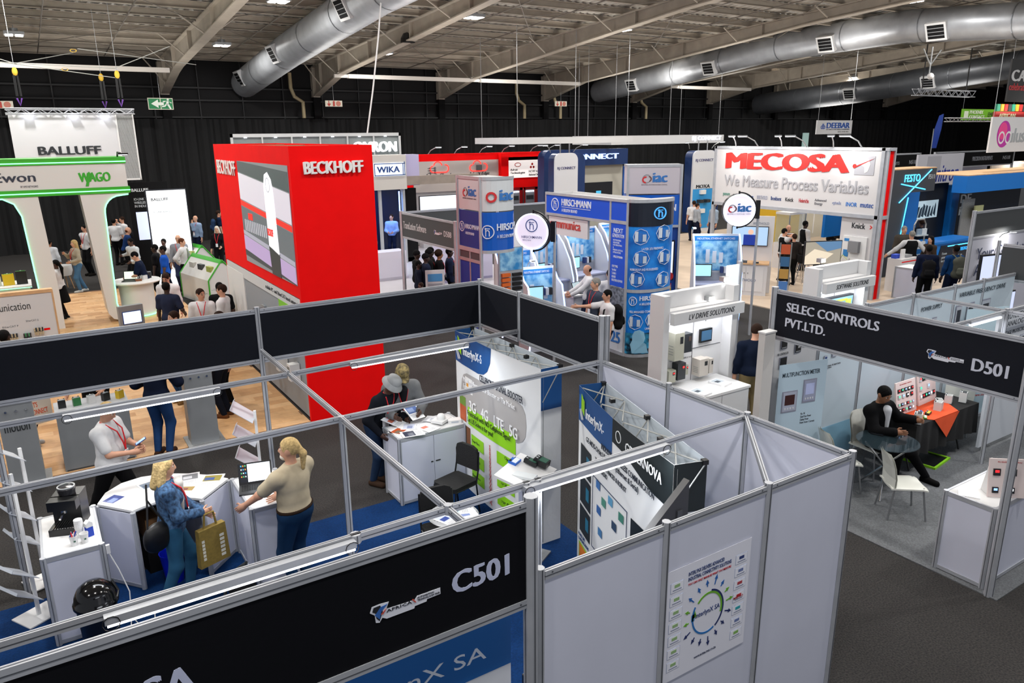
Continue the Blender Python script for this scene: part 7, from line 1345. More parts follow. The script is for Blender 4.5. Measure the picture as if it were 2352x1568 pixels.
# ============================================================= red and white measuring stand
t = T('big_white_sign_stand', 'wide white sign with huge red letters over an open booth', 'exhibition stand', (20.07, 18.3, .03), -90); MW = cm('#cfcdce')
B('sign_board', t, MW, (0, 0, 2.4, 6.0, .25, 4.2)); B('sign_rail', t, ALU, (-.03, -.03, 4.17, 6.2, .28, 4.25), (-.03, -.03, 2.3, 6.1, .28, 2.4)); B('corner_post', t, ALU, (5.98, -.03, 0, 6.08, .1, 4.25), (-.05, -.03, 0, .05, .08, 4.25))
RL = cm('#d8251f'); text(t, 'MECOSA', .45, 3.53, 4.6, .53, RL, y=0, d=.02, bold=.06); text(t, 'We Measure Process Variables', .45, 2.97, 5.25, .36, cm('#a9a9ae'), y=0, d=.02, bold=.02)
m = MB().m(cm('#a9a9b0')); m.box(5.2, -.01, 3.5, 5.8, 0, 4.02); m.m(MW); m.prism([(5.38, 3.92), (5.6, 3.95), (5.68, 3.8), (5.62, 3.6), (5.52, 3.55), (5.5, 3.72), (5.38, 3.78)], -.015, 0, 'y'); m.m(RL); m.prism([(5.18, 3.72), (5.2, 3.68), (5.78, 3.96)], -.02, 0, 'y'); m.disc(5.2, 3.74, .06, .022, 12); m.build('africa_square', t)
for (s_, u, w, c) in (('panum', .42, .3, '#4a8a7a'), ('sogat', .85, .28, '#33363a'), ('Bachmann', 1.3, .4, '#1f4f9a'), ('BERTHOLD', 1.85, .42, '#9aa0b4'), ('Bronkhorst', 2.4, .4, '#1f3f7a'), ('Knick', 2.95, .3, '#22262c'), ('Heinrichs', 3.45, .35, '#b8303a'), ('Advanced\nEnergy', 4.0, .4, '#6a6a70'), ('qtek', 4.6, .3, '#8a94b4'), ('INOR', 5.05, .35, '#1f6fc0'), ('mutec', 5.5, .4, '#1f4f9a')): text(t, s_, u, 2.58+(.02 if '\n' not in s_ else -.03), w, .12 if '\n' not in s_ else .2, cm(c), d=.008, bold=.02)
for p in (1, 2, 3, 4, 5, 6): arm_lamp(20.0, 18.3-p*.9, 4.28, -90+(25 if p % 2 else -25), 'white arm lamp on top of the wide white sign, '+['first', 'second', 'third', 'fourth', 'fifth', 'sixth'][p-1]+' from its left end', 'arm lamps on the wide white sign', s=1.1)
for k in range(3): area('sign_wash', (19.5, 17.2-k*2.0, 4.5), (0, math.radians(-35), 0), .4, 22)
B('red_corner', t, RED, (6.1, .06, 0, 6.14, .3, 4.15)); B('corner_frame', t, ALU, (6.08, .0, 0, 6.18, .06, 4.25), (6.08, .3, 0, 6.18, .36, 4.25), (6.08, .06, 2.3, 6.18, .3, 2.4)); B('knick_wall', t, MW, (4.9, .1, 0, 5.98, .2, 2.3)); text(t, 'Knick', 5.25, 1.98, .42, .16, cm('#22262c'), y=.1, d=.01, bold=.02); MB().m(RL).prism([(5.8, 2.1), (5.84, 2.1), (5.89, 2.05), (5.84, 2.0), (5.8, 2.0), (5.85, 2.05)], .09, .1, 'y').build('chevron', t)
B('device_board', t, cm('#dcdcdc'), (5.05, .04, .9, 5.8, .1, 1.75)); B('grey_box', t, cm('#7f8084'), (5.3, -.08, 1.3, 5.62, .04, 1.62)); B('blue_label', t, cm('#2f7fc0'), (5.1, .03, 1.15, 5.26, .04, 1.35), (5.1, .03, 1.6, 5.25, .04, 1.68)); MB().tube([(5.05, -.03, 1.0), (5.15, -.06, 1.2), (5.35, -.05, 1.05), (5.4, -.1, .9)], .015).build('hose', t, cm('#b9c48a'))
for k in range(3): MB().cyl((5.35+k*.12, -.05, .85), (5.35+k*.12, -.05, 1.12-.04*k), .035).build('valve', t, cm('#c4c6c8'))
t = T('white_cabinet', 'white two door cabinet with a wooden top and a wall screen above', 'cabinet', (17.35, 15.2, .03), -52); B('back_wall', t, MW, (-.05, .5, 0, 1.3, .56, 2.3)); B('body', t, cm('#c9c8ca'), (0, 0, 0, 1.2, .5, .93)); B('wood_top', t, WOODS[1], (-.04, -.04, .93, 1.24, .5, .97))
for k in (0, 1): d_ = B('door', t, cm('#cfcecf'), (.1+k*.51, -.012, .12, .59+k*.51, 0, .85)); B('door_knob', d_, BLACK, (.55+k*.1, -.025, .66, .57+k*.1, -.012, .68))
text(t, 'BERTHOLD', .3, .42, .6, .08, cm('#5a6a8a'), y=-.012, d=.005); text(t, 'BERTHOLD', .7, 2.05, .45, .07, cm('#7a8494'), y=.5, d=.005); B('tv', t, BLACK, (.1, .44, 1.42, 1.15, .5, 2.0)); B('tv_screen', t, em('scr_lab', '#8fa9c4', .9), (.12, .435, 1.44, 1.13, .44, 1.98)); B('tv_figure', t, em('scr_fig', '#142a7a', .8), (.45, .43, 1.44, .85, .435, 1.75)); MB().m(em('scr_skin', '#c9a08a', .8)).disc(.65, 1.83, .08, .01, 12).build('tv_face', t).location = (0, .43, 0)
for k, (l, c) in enumerate((('orange gauge box on the wooden cabinet top', '#d8641f'), ('flat grey probe on the wooden cabinet top', '#55585c'), ('black clamp on the wooden cabinet top', '#1a1a1c'))): module(17.5+k*.2, 15.05-k*.26, 1.0, -52, l, .16, .1, .1-.03*k, c, '#8d8f92', 2)
t = T('leaflet_rack', 'narrow rack of colour leaflets right of the white cabinet', 'leaflet rack', (18.25, 14.0, .03), -52); B('frame', t, STEEL, (0, 0, 0, .03, .05, 1.6), (.3, 0, 0, .33, .05, 1.6))
for k in range(4): B('leaflet', t, cm(['#3f6fae', '#a9843f', '#2f5f8a', '#b8502a'][k]), (.04, -.03, .2+k*.36, .29, 0, .48+k*.36))
t = T('table_tv', 'landscape picture of an open mine on a television over a black draped stand', 'television', (18.3, 13.2, .03), -22); B('tv', t, BLACK, (0, 0, 1.05, 1.15, .06, 1.72)); B('tv_screen', t, em('scr_mine', '#8a8478', .9), (.02, -.005, 1.07, 1.13, 0, 1.7)); MB().m(em('scr_mine2', '#4f6f8f', .9)).prism([(.3, 1.7), (1.13, 1.7), (1.13, 1.5), (.7, 1.42)], -.01, -.005, 'y').m(em('scr_mine3', '#c4b8a4', .9)).prism([(.02, 1.07), (.5, 1.07), (.9, 1.35), (.3, 1.5), (.02, 1.3)], -.01, -.005, 'y').build('mine_picture', t); MB().prism([(.35, 0), (.75, 0), (.62, 1.05), (.5, 1.05)], 0, .3, 'y').build('black_drape', t, BLACKM)
def barstool(x, y, label, arms=True):
    t = T('bar_stool', label, 'stool', (x, y, .03), 0, 'black bar stools'); m = MB(); m.lathe([(0, .72), (.2, .73), (.24, .8), (.25, 1.0), (.23, 1.0), (.2, .8), (0, .76)], 18); m.build('seat', t, BLACKM, smooth=True)
    for k in range(4): a = PI/4+k*PI/2; MB().cyl((.12*math.cos(a), .12*math.sin(a), .72), (.26*math.cos(a), .26*math.sin(a), 0), .012).build('leg', t, CHROME)
    m = MB(); m.ring(0, 0, .2, .015, .015, 16); m.v = [(a, c, .3-b) for a, b, c in m.v]; m.build('foot_ring', t, CHROME)
barstool(26.2, 17.4, 'black bar stool in front of the person in the red shirt'); barstool(20.3, 14.6, 'black bar stool behind the television, nearer'); barstool(20.9, 15.1, 'black bar stool beside the waistcoated people')
t = T('glass_showcase', 'glass showcase on a lit blue and white stand inside the white sign booth', 'showcase', (22.3, 16.8, .03)); B('base', t, MW, (0, 0, 0, .9, .6, .9)); B('glass', t, GLASS, (.02, .02, .9, .88, .58, 1.9)); B('top', t, WHITE, (0, 0, 1.9, .9, .6, 1.98)); B('frame', t, STEEL, (0, 0, .9, .03, .03, 1.9), (.87, 0, .9, .9, .03, 1.9)); B('exhibit', t, cm('#c9a12a'), (.3, .2, 1.2, .6, .4, 1.26))
t = T('yellow_partition', 'yellow banner wall inside the booth under the white sign', 'wall', (24.0, 20.5, .03), -30); B('panel', t, cm('#c9a01a'), (0, 0, 0, 1.5, .06, 2.2)); t = T('yellow_partition', 'long yellow and cream wall seen deep under the white sign', 'wall', (26.2, 21.5, .03), 0); B('panel', t, cm('#bfa44a'), (0, 0, 0, 3, .06, 2.1)); B('cream_panel', t, cm('#b9b4a4'), (3, 0, 0, 6.5, .06, 2.1)); 
for k in range(4): B('window_bar', t, WHITE, (3.2+k*.8, -.02, .2, 3.25+k*.8, 0, 2.0))
t = counter('white and red trimmed counter at the foot of the red corner pillar', 20.9, 11.3, 21.6, 12.0, .95); t = T('white_round_counter', 'white counter where the waistcoated person leans', 'counter', (21.7, 12.3, .03)); B('body', t, MW, (0, 0, 0, .9, .45, 1.0)); B('red_trim', t, RED, (0, -.004, .9, .9, 0, .93)); B('brochure_stand', t, WHITE, (.1, .1, 1.0, .3, .14, 1.28)); B('blue_box', t, cm('#2a4ac0'), (.0, .2, 1.0, .25, .35, 1.12)); 
B('device_tray', t, cm('#8d8f92'), (.4, .1, 1.0, .7, .4, 1.08))
# ============================================================= dark grey and bright blue stand at right
FG = mat('festo_grey', '#3a3d42', .5); FB = mat('festo_blue', '#0a6fc4', .4); FN = mat('festo_navy', '#071426', .4); CY = em('cyan_neon', '#4fc4ff', 1.6)
t = T('grey_neon_tower', 'dark grey tower with cyan neon lines and letters', 'tower', (23.55, 14, .0)); B('top_block', t, FG, (0, 0, 2.75, 2.55, .8, 3.5)); B('leg', t, FG, (0, 0, 0, .95, .8, 2.75)); B('cap', t, WOODS[1], (0, 0, 3.5, 2.55, .8, 3.53)); text(t, 'FESTO', .68, 3.1, .9, .24, CY, y=0, d=.02, bold=.01); text(t, 'F511', 2.1, 3.15, .35, .15, cm('#b9bbbd'), y=0, d=.01, bold=.02)
m = MB(); 
for a, b in (((2.2, 3.46), (.5, 2.45)), ((.5, 3.05), (1.95, 2.82)), ((1.0, 2.6), (.75, .9))): m.cyl((a[0], -.02, a[1]), (b[0], -.02, b[1]), .02, n=6)
m.build('neon_line', t, CY)
t = T('blue_frame_stand', 'bright blue framed stand with navy walls and machine pictures', 'exhibition stand', (24.5, 15.4, 0)); B('blue_post', t, FB, (1.5, -.6, 0, 2.2, 0, 2.85), (5.2, -.2, 0, 5.7, .2, 2.7)); B('navy_wall', t, FN, (2.2, 0, 0, 5.2, .1, 2.8), (5.7, 0, 0, 11, .1, 2.6)); B('blue_wall', t, FB, (-1.5, .5, 1.2, 1.5, .6, 3.0)); B('blue_beam', t, FB, (3.7, -1.4, 2.55, 12, -.9, 3.15)); B('beam_top', t, WOODS[1], (3.7, -1.4, 3.15, 12, .3, 3.18)); B('machine_picture', t, em('scr_machine', '#9fb4bf', .7), (2.6, -.02, 1.55, 4.6, 0, 2.2)); 
m = MB().m(em('scr_md', '#1a2a38', .6))
for k in range(9): m.prism([(2.7+k*.2, 1.6+.05*(k % 3)), (2.85+k*.2, 1.6), (3.0+k*.18, 2.0), (2.8+k*.2, 2.1-.06*(k % 4))], -.03, -.02, 'y')
m.build('machine_detail', t)['kind'] = 'stuff'
text(t, 'From a\ncomplicated form', 2.4, .95, 1.5, .3, cm('#b9c4cc'), y=0, d=.01); text(t, 'DE\nR-I', 6.2, 1.5, .8, .8, cm('#c9d4dc'), y=0, d=.01, bold=.03); B('steel_panel', t, STEEL, (5.25, -.6, .3, 6.1, -.55, 2.2)); B('small_monitor', t, cm('#c9cf9a'), (5.8, -.8, 1.45, 6.4, -.75, 1.95)); B('robot_arm', t, cm('#2a2d30'), (.3, .1, 1.0, .5, .3, 2.4))
t = T('blue_counter', 'bright blue counter with black lit front panels', 'counter', (24.6, 13.3, 0)); B('body', t, FB, (0, 0, 0, 3.0, .6, 1.05)); B('blue_top', t, FB, (-.1, -.05, 1.05, 3.2, .7, 1.12)); MB().prism([(.8, 0), (3.0, 0), (3.0, .98), (1.1, .98)], -.02, 0, 'y').build('black_front', t, FN); B('front_light', t, CY, (1.5, -.04, .92, 2.9, -.02, .95)); text(t, 'FESTO', 2.3, .72, .5, .11, em('festo_letters', '#2f9ae0', 1), y=-.02, d=.01, bold=.04); text(t, 'From\npioneering innovations\nto maximum productivity.', 1.2, .38, 1.5, .36, cm('#b9c4cc'), y=-.02, d=.006)
t = T('leaflet_rack', 'tall rounded silver rack with three rows of leaflets by the neon tower', 'leaflet rack', (23.2, 12.9, 0), -10); MB().tube([(0, 0, 0), (0, 0, 1.9), (.1, 0, 2.05), (.4, 0, 2.05), (.5, 0, 1.9), (.5, 0, 0)], .025).build('frame', t, STEEL)
for z in (.75, 1.15, 1.55): B('tray', t, cm('#a9b4bc'), (.02, -.15, z, .48, 0, z+.04)); B('leaflet', t, cm('#7f93a8'), (.05, -.1, z+.04, .24, -.05, z+.22)); B('leaflet', t, cm('#c4ccd4'), (.26, -.1, z+.04, .46, -.05, z+.22))
# far stands at right
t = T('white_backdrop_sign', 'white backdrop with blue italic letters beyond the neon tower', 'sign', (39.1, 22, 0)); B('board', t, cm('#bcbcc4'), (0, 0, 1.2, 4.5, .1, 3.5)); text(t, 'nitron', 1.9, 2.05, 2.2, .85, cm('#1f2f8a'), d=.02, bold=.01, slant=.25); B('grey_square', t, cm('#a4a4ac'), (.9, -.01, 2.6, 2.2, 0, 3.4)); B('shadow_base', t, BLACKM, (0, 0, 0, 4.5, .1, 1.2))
for k, (x0, x1, s_, l) in enumerate(((36.0, 42.8, 'STEMASTIK\nINSTRUMENTS', 'far black fascia with two lines of letters left of the white backdrop'), (44.4, 53.6, 'PRECISION INSTRUMENTS', 'far black fascia lettered instruments right of the white backdrop'))):
    t = T('far_stand', l, 'exhibition stand', (x0, 24, 0)); w = x1-x0; B('fascia_board', t, BLACKM, (0, 0, 2.6, w, .08, 3.45)); B('frame', t, ALU, (-.06, -.02, 0, .06, .1, 3.5), (w-.06, -.02, 0, w+.06, .1, 3.5), (0, -.02, 3.42, w, .1, 3.5), (0, -.02, 2.55, w, .1, 2.62)); text(t, s_, w*.45, 2.9, w*.26, .25 if '\n' not in s_ else .4, cm('#8d9096'), d=.01, bold=.02); text(t, 'N518', w*.85, 2.9, w*.1, .22, cm('#8d9096'), d=.01, bold=.02); B('inner_wall', t, cm('#8f8fa0'), (0, 1.5, 0, w, 1.6, 2.55))
    for j in range(8): B('wall_picture', t, cm(['#3a4a6a', '#6a5a4a', '#2a2c30', '#8a94a8'][j % 4]), (.3+j*w/9, 1.46, 1.3, .8+j*w/9, 1.5, 2.2))
    area('far_stand_light', (x0+w/2, 24.8, 2.5), (0, 0, 0), 2, 60)
t = T('far_stand', 'far white lit stand with framed pictures at the right edge', 'exhibition stand', (54.2, 24, 0)); B('back_wall', t, cm('#c4b4a4'), (0, 1.5, 0, 9, 1.6, 2.6)); B('light_rail', t, LED, (0, .4, 2.55, 6, .46, 2.6)); B('counter', t, cm('#b9aea4'), (0, 0, 0, 6, .5, 1.0)); area('far_stand_light', (57, 24.6, 2.9), (0, 0, 0), 2.5, 160, (1, .93, .85))
for j in range(4): B('framed_picture', t, cm(['#d4cfc4', '#8a7a5a', '#cfcac0', '#9a8a7a'][j]), (.5+j*1.5, 1.45, .9, 1.7+j*1.5, 1.5, 2.1))
t = T('feather_flag', 'blue feather flag standing far behind at the right', 'flag', (49.3, 27, 3.6)); MB().prism([(0, 0), (.6, 0), (.9, 1.2), (.95, 2.1), (.5, 2.0), (.15, 1.2)], 0, .03, 'y').build('flag', t, cm('#1f3f9a')); MB().cyl((0, 0, -3.6), (0, 0, 1.2), .03).build('pole', t, STEEL); 
t = T('coloured_crates', 'grey, blue and orange equipment boxes on a far counter', 'boxes', (49.5, 22.6, 0)); B('counter', t, cm('#6a6c70'), (-2, 0, 0, 4, .6, 1.2)); B('grey_box', t, cm('#8d9096'), (0, 0, 1.2, 1, .5, 1.9)); B('blue_box', t, cm('#4a6ac0'), (1, 0, 1.2, 1.6, .5, 1.9)); B('orange_box', t, cm('#c9641f'), (1.7, 0, 1.2, 2.9, .5, 2.0)); B('yellow_sign', t, cm('#c9b81f'), (-2.5, -1.0, .9, -1, -.9, 1.2))
t = T('open_doorway', 'pale lit doorway in the black rear wall at right', 'door', (47.0, 37.6, 0)); B('door_leaf', t, cm('#4a4a44'), (0, 0, 0, 2.4, .08, 3.6)); B('window', t, em('dusk_window', '#8fa9a4', .5), (3.6, 0, 3.2, 4.3, .06, 4.6))
# ============================================================= visitors
Pp = person
W_ = '#d4d4d6'; NV = '#141c33'; BK = '#101113'
# around the arched stand
Pp(.47, 23.3, 150, 'person with a long dark ponytail in a white blouse and black skirt', 1.62, 'd', W_, 'long', BK, 'skirt', BK, ('k', 'ponylong'), fem=True, v=.02, hl=(.15, -.3, 1.05), hr=(-.1, -.3, 1.05), fat=1.1)
Pp(1.14, 27.3, 200, 'person in a long cream cardigan and blue jeans holding a cup', 1.66, 'f', '#b9b29f', 'long', '#4a7296', 'jeans', '#c4c4c0', ('bl', 'long'), fem=True, v=.022, hl=(.16, -.25, 1.05), hr=(-.16, -.28, 1.3), lan=1, fl=(.1, -.1), fr=(-.05, .15))
Pp(1.66, 30.5, 215, 'person in white polo with hand on hip behind the cardigan wearer', 1.8, 'l', W_, 'short', BK, hair=('k', 'short'), v=.022, hr=(-.22, -.02, 1.02), lan=1)
Pp(.5, 28.8, 60, 'person in a white shirt seen from behind left of the arch leg', 1.55, 'm', '#c4c8cf', 'long', NV, hair=('k', 'short'), v=.024)
Pp(2.78, 32.4, 60, 'person in white polo seen from behind, back to the black drape', 1.78, 'l', W_, bot=BK, hair=('k', 'short'), v=.024)
Pp(3.13, 33.0, 200, 'person in white polo shading the eyes with a raised hand', 1.78, 'l', W_, bot=BK, hair=('br', 'short'), v=.024, hr=(-.05, -.2, 1.62))
Pp(2.75, 29.3, 0, 'person in a royal navy polo and glasses bending over papers', 1.76, 'l', '#15305f', bot=BK, hair=('rd', 'bald'), v=.022, hl=(.15, -.38, 1.0), hr=(-.15, -.38, 1.05), lean=15, glasses=True)
Pp(3.35, 31.0, 60, 'person with long dark curly hair seen from behind', 1.62, 'l', '#1a1a1e', 'long', BK, hair=('br', 'long'), fem=True, v=.024)
Pp(3.85, 31.8, 215, 'person in white polo and red lanyard beside the light box', 1.82, 'l', W_, bot=BK, hair=('br', 'short'), v=.022, lan=1, hl=(.12, -.25, 1.08), hr=(-.1, -.25, 1.05))
Pp(3.92, 25.6, 250, 'bald person in a grey shirt with lanyard in front of the light box', 1.78, 'f', '#8a8f99', 'long', '#2a3350', hair=('gy', 'bald'), v=.022, lan=1, glasses=True)
Pp(3.55, 26.0, 240, 'person in a striped white polo standing cross legged by the light box', 1.64, 'd', W_, 'short', NV, shoe='#d4d4d4', hair=('k', 'short'), fem=True, v=.022, fl=(.02, -.1), fr=(.05, .1))
Pp(5.6, 31.8, 215, 'person in a pale blue shirt with hand on the chin right of the light box', 1.76, 'f', '#8fa6c4', 'long', NV, hair=('gy', 'bald'), v=.024, hr=(.0, -.17, 1.45), lan=1)
Pp(5.68, 28.4, 240, 'person with short silver hair and black vest by the gabled tables', 1.66, 'f', '#16161a', 'long', BK, hair=('wh', 'bob'), fem=True, v=.022, lan=1, hl=(.2, -.3, 1.0), glasses=True)
Pp(6.7, 32.8, -10, 'person in navy with a blue backpack at the edge of the red tower', 1.82, 'l', '#10203a', bot=BK, hair=('br', 'short'), v=.024, lan=1); backpack(6.7, 32.8, -10, 'blue grey backpack on the person at the edge of the red tower', '#2a3f5f', 1.25)
Pp(3.9, 24.8, -30, 'person in a white long sleeved shirt and tie with hands behind the back', 1.76, 'f', W_, 'long', BK, hair=('rd', 'short'), v=.018, hl=(.1, .14, .98), hr=(-.1, .14, .98), tie='#8fa08a', fl=(.06, -.12), fr=(-.08, .08))
Pp(2.5, 22.7, 165, 'person in a navy polo and khaki trousers writing at the round desk', 1.76, 'l', '#0f1a33', 'short', '#7a684c', shoe='#4a2f1c', hair=('k', 'short'), v=.018, hl=(.12, -.4, 1.02), hr=(-.1, -.42, 1.02), lean=12, ht=20)
Pp(2.75, 26.6, 215, 'person in a white lab shirt leaning back over the desk with papers', 1.68, 'd', '#c9d0d4', 'long', BK, hair=('k', 'short'), v=.02, hr=(-.35, -.2, 1.15), hl=(.2, -.35, 1.0), lean=10)
Pp(3.05, 24.3, 160, 'person in a black shirt between the desk and the light box', 1.7, 'b', '#141417', bot=BK, hair=('k', 'short'), v=.022); Pp(3.2, 23.8, 170, 'person in bright blue partly behind the khaki trousered one', 1.7, 'd', '#1a4fae', bot=BK, hair=('k', 'short'), v=.022)
Pp(2.5, 18.6, 240, 'bespectacled person in a white shirt looking down past the checked shirt', 1.76, 'l', W_, 'long', NV, hair=('br', 'short'), v=.018, ht=25, glasses=True)
Pp(2.32, 17.5, 57, 'person in a dark checked shirt seen from behind on the wooden floor', 1.72, 'b', '#232a40', 'short', '#12151f', hair=('k', 'short'), v=.016, hr=(-.25, -.2, .98), pat=None)
Pp(2.79, 16.3, 255, 'person in white polo with navy collar and red lanyard near the fascia', 1.72, 'l', W_, bot=NV, hair=('br', 'short'), v=.014, lan=1, glasses=True, hy=40)
Pp(3.2, 16.2, 150, 'person in a white shirt and glasses in profile near the red tower', 1.78, 'l', W_, bot=NV, hair=('br', 'short'), v=.014, glasses=True)
Pp(-.6, 14.4, 57, 'person whose dark head rises at the left end of the fascia', 1.75, 'b', BK, bot=BK, hair=('k', 'short'), v=.02)
# behind the beams on the wooden floor
Pp(1.25, 11.95, 57, 'person in a navy blazer and blue jeans seen from behind between the plinths', 1.78, 'l', '#10182c', 'long', '#1f3d6a', 'jeans', '#3a2418', ('br', 'short'), v=.014, hl=(.2, -.25, 1.1), hr=(-.2, -.3, 1.2), jack=1)
Pp(2.42, 13.1, 140, 'person in dark jeans and brown shoes right of the slim plinth', 1.78, 'l', NV, 'long', '#10141f', 'trousers', '#5a3418', v=.018); Pp(2.6, 13.7, 200, 'person in black trousers and tan shoes behind the slim plinth', 1.76, 'l', BK, 'long', BK, 'trousers', '#6a4a28', v=.018)
Pp(3.3, 16.9, 60, 'person in black sports shoes by the foot of the red tower', 1.7, 'd', BK, bot=BK, shoe='#22262e', hair=('k', 'short'), v=.024)
Pp(.5, 12.95, 245, 'person in a black T-shirt resting both hands on the wide grey plinth', 1.76, 'l', '#0c0c0e', bot=BK, hair=('br', 'short'), v=.016, hl=(.2, -.28, .98), hr=(-.28, -.3, .97), lean=14, fat=1.15)
Pp(-.5, 13.5, -20, 'person in dark jeans and striped shoes carrying a white shopping bag', 1.74, 'l', BK, bot='#141c2f', shoe='#c4c4c4', v=.02); t = T('shopping_bag', 'white shopping bag with orange letters carried at the left edge', 'bag', (-.3, 13.12, .5), 20); B('bag', t, cm('#c9c0b4'), (-.18, -.04, 0, .18, .04, .42)); text(t, "LET'S\nCONNECT", -.12, .16, .24, .2, cm('#c9502a'), y=-.04, d=.003, bold=.02); MB().tube([(-.08, 0, .42), (0, 0, .6), (.08, 0, .42)], .008).build('handle', t, WHITE)
Pp(1.95, 14.3, 200, 'person in blue jeans standing behind the blazer wearer', 1.74, 'l', NV, bot='#24446f', shoe='#7a5a34', v=.022)
# visitors in dark beanies on stand D508
for i, (x, y, f, h, hat, l, c) in enumerate(((8.62, 18.05, -20, 1.5, 0, 'person with cropped dark hair and red lanyard nearest the A-board', '#141a2a'), (8.8, 18.5, -10, 1.7, 1, 'person in a black beanie at the rear left of the dark dressed group', BK), (8.8, 17.95, -15, 1.68, 1, 'person in a ribbed black beanie and navy jacket turned right', '#161d30'), (9.05, 18.25, -20, 1.74, 1, 'person in a pulled down black beanie with red lanyard', BK), (9.28, 18.1, -25, 1.72, 0, 'person with a brown fur hat and white badge in the dark group', '#0e0e10'), (9.6, 18.1, -30, 1.75, 0, 'person in a navy top and red lanyard at the right of the dark group', '#162038'), (8.75, 17.5, 60, 1.22, 0, 'short person with headphones seen from behind among the group', '#14182a'), (9.35, 18.75, -20, 1.7, 1, 'person half hidden at the back of the beanie wearing group', BK))):
    Pp(x, y, f, l, h, 'b' if i != 4 else 'm', c, 'long', BK, hair=('k', 'short') if i != 4 else ('br', 'curly'), hat='beanie' if hat else None, v=.018, lan=1 if i in (0, 3, 4, 5) else None, jack=.6)
t = T('laptop_case', 'black laptop held open by the person at the right of the dark group', 'laptop', (9.45, 17.65, 1.1), -30); B('lid', t, BLACK, (0, 0, 0, .36, .02, .25)); B('base', t, BLACK, (0, -.2, 0, .36, 0, .02))
Pp(7.78, 16.2, 200, 'person whose green striped shoes show under the fascia', 1.3, 'd', BK, bot=NV, shoe='#2f6a3a', v=.024)
# electronics stand
Pp(11.0, 13.75, 150, 'balding person in a white shirt typing at the grey laptop', 1.75, 'l', W_, 'long', NV, hair=('k', 'bald'), v=.016, hl=(.15, -.42, 1.05), hr=(-.15, -.42, 1.05), ht=20)
Pp(9.95, 12.2, 175, 'grey haired person with a red lanyard looking left by the printed column', 1.78, 'f', '#3a4150', 'short', NV, hair=('gy', 'short'), v=.014, lan=1, hy=-15)
Pp(9.6, 11.4, 165, 'person in a white T-shirt pointing left with an outstretched arm', 1.7, 'l', W_, 'short', NV, hair=('k', 'short'), v=.014, hr=(-.3, -.62, 1.36), fat=1.15, curl=.2); backpack(9.6, 11.4, 165, 'black sling bag on the pointing person', '#121214', 1.15, .22)
Pp(11.1, 13.1, 60, 'person in a white shirt mostly hidden by the next generation strip', 1.72, 'l', W_, 'long', NV, hair=('k', 'short'), v=.018)
Pp(18.0, 16.2, 120, 'dark haired person half hidden left of the robot print kiosk', 1.62, 'd', W_, bot=NV, hair=('k', 'short'), v=.022, lan=1)
# measuring stand and beyond
Pp(20.5, 15.6, -20, 'person in white sleeves and waistcoat talking on a phone', 1.72, 'l', '#c9cacc', 'long', BK, hair=('k', 'short'), v=.02, hr=(-.12, -.1, 1.5), vest=BK); Pp(20.95, 15.8, 235, 'balding person in a black waistcoat with red lanyard', 1.78, 'l', '#c9cacc', 'long', BK, hair=('k', 'bald'), v=.02, lan=1, vest=BK, hl=(.12, -.3, 1.1)); Pp(20.15, 14.95, 60, 'brown haired person in dark clothes seen from behind by the television', 1.64, 'l', '#26211f', 'long', BK, hair=('br', 'short'), v=.022); Pp(22.5, 16.3, -20, 'smiling person in white sleeves and black waistcoat facing right', 1.76, 'b', '#c9cacc', 'long', BK, hair=('k', 'short'), v=.02, vest=BK)
Pp(27.2, 18.4, 57, 'person in a bright red shirt and shorts seen from behind', 1.78, 'l', '#a8101c', 'short', BK, 'shorts', BK, ('k', 'short'), v=.02)
Pp(24.5, 20.2, 200, 'person in dark red clothes beside the yellow wall', 1.78, 'm', '#4a1418', 'long', BK, v=.026, lan=1); Pp(25.8, 20.6, 220, 'person in black in front of the yellow wall', 1.78, 'l', BK, 'long', BK, v=.026, lan=1)
Pp(25.1, 24.0, 57, 'person in a white and navy shirt seen from behind by the camera pillar', 1.8, 'l', W_, 'short', NV, hair=('br', 'short'), v=.02, fat=1.2); Pp(25.2, 22.9, 170, 'person in a pale blue shirt facing the camera pillar', 1.76, 'l', '#8fa0b4', 'long', NV, hair=('br', 'bald'), v=.022, fat=1.15); Pp(24.9, 23.6, -20, 'person with a reddish face behind the pale blue shirt', 1.72, 'l', '#9aa0a8', 'long', NV, v=.024)
Pp(23.55, 13.4, 235, 'grey haired person in a brown jacket and orange lanyard', 1.78, 'f', '#4a453f', 'long', BK, hair=('gy', 'short'), v=.018, jack=1); Pp(22.6, 12.6, 57, 'person in a black waistcoat leaning a white sleeved arm on the counter', 1.78, 'l', '#c9cacc', 'long', BK, hair=('gy', 'short'), v=.016, hl=(.55, -.2, 1.0), hr=(-.5, -.1, 1.05), fat=1.2, vest=BK)
Pp(22.95, 12.2, 170, 'person with long dark hair beside the leaflet rack', 1.64, 'l', '#3a2f28', 'long', BK, hair=('k', 'long'), fem=True, v=.018); Pp(20.3, 10.8, 40, 'person in a navy blazer and red lanyard seen from behind', 1.76, 'b', '#10182f', 'long', BK, hair=('k', 'short'), v=.016, jack=1); backpack(20.3, 10.8, 40, 'black backpack on the person in the navy blazer', '#141416', 1.15, .25)
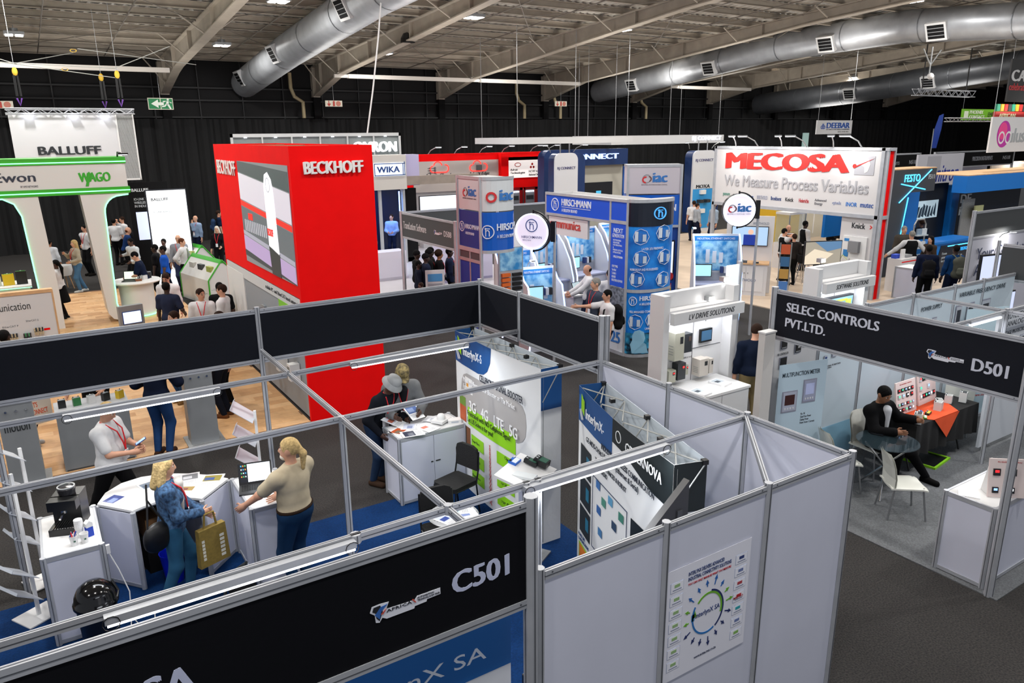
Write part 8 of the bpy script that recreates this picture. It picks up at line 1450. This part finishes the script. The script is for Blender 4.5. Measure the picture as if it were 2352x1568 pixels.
Pp(20.9, 10.4, 60, 'person in a blue top with a grey green backpack near the blue counter', 1.75, 'b', '#123a6a', 'long', NV, hair=('k', 'short'), v=.016); backpack(20.9, 10.4, 60, 'large grey green backpack with a silver badge', '#4a4c44', 1.2, .25, '#55584e', 1.15)
Pp(25.8, 14.1, 57, 'person in navy standing behind the blue counter', 1.78, 'd', '#0c1626', 'long', BK, v=.022); Pp(31.5, 15.2, 230, 'bald person whose head shows over the charcoal fascia', 1.85, 'm', '#1a1a1e', hair=('k', 'bald'), v=.026)
Pp(21.0, 34.8, 60, 'person in dark clothes at the left of the red cabinets', 1.72, 'd', BK, v=.03); Pp(22.5, 34.5, 60, 'person in a tan cap and camouflage jacket before the red cabinets', 1.75, 'm', '#6a685a', 'long', BK, hat='yellowcap', hair=None, v=.026); Pp(24.5, 35, 100, 'person in a grey T-shirt looking at the red cabinets', 1.76, 'd', '#8a8a8c', hair=('k', 'short'), v=.026)
Pp(12.1, 27.6, 235, 'person in a pale shirt lit blue inside the booth behind the white sign', 1.74, 'l', '#8fa9d8', 'long', NV, v=.022, hl=(.1, -.25, 1.05), hr=(-.1, -.25, 1.05)); Pp(11.0, 27.2, 57, 'balding person in teal left of the blue lit booth', 1.6, 'm', '#2a4a5a', 'long', BK, hair=('k', 'bald'), v=.026)
Pp(27.5, 31, 235, 'two toned shirt wearer talking between the blue wall and the tall tower', 1.72, 'd', '#b9bcc4', 'long', NV, v=.03)
rd = random.Random(12)
for k in range(9):
    x = 45.2+k*.85; Pp(x, 23.2+.5*rd.random(), rd.choice([60, 200, 240, 0]), 'distant person in %s clothes in front of the far fascia, %s from the left' % (['black', 'white', 'navy', 'grey', 'pale blue', 'dark', 'brown', 'charcoal', 'cream'][k], ['first', 'second', 'third', 'fourth', 'fifth', 'sixth', 'seventh', 'eighth', 'last'][k]), 1.6+.2*rd.random(), rd.choice('ldm'), [BK, W_, NV, '#6a6a6e', '#8fa9c4', '#1c1c20', '#4a3a2e', '#2a2c30', '#b9b29f'][k], 'long', BK, v=.04)
flush_text()
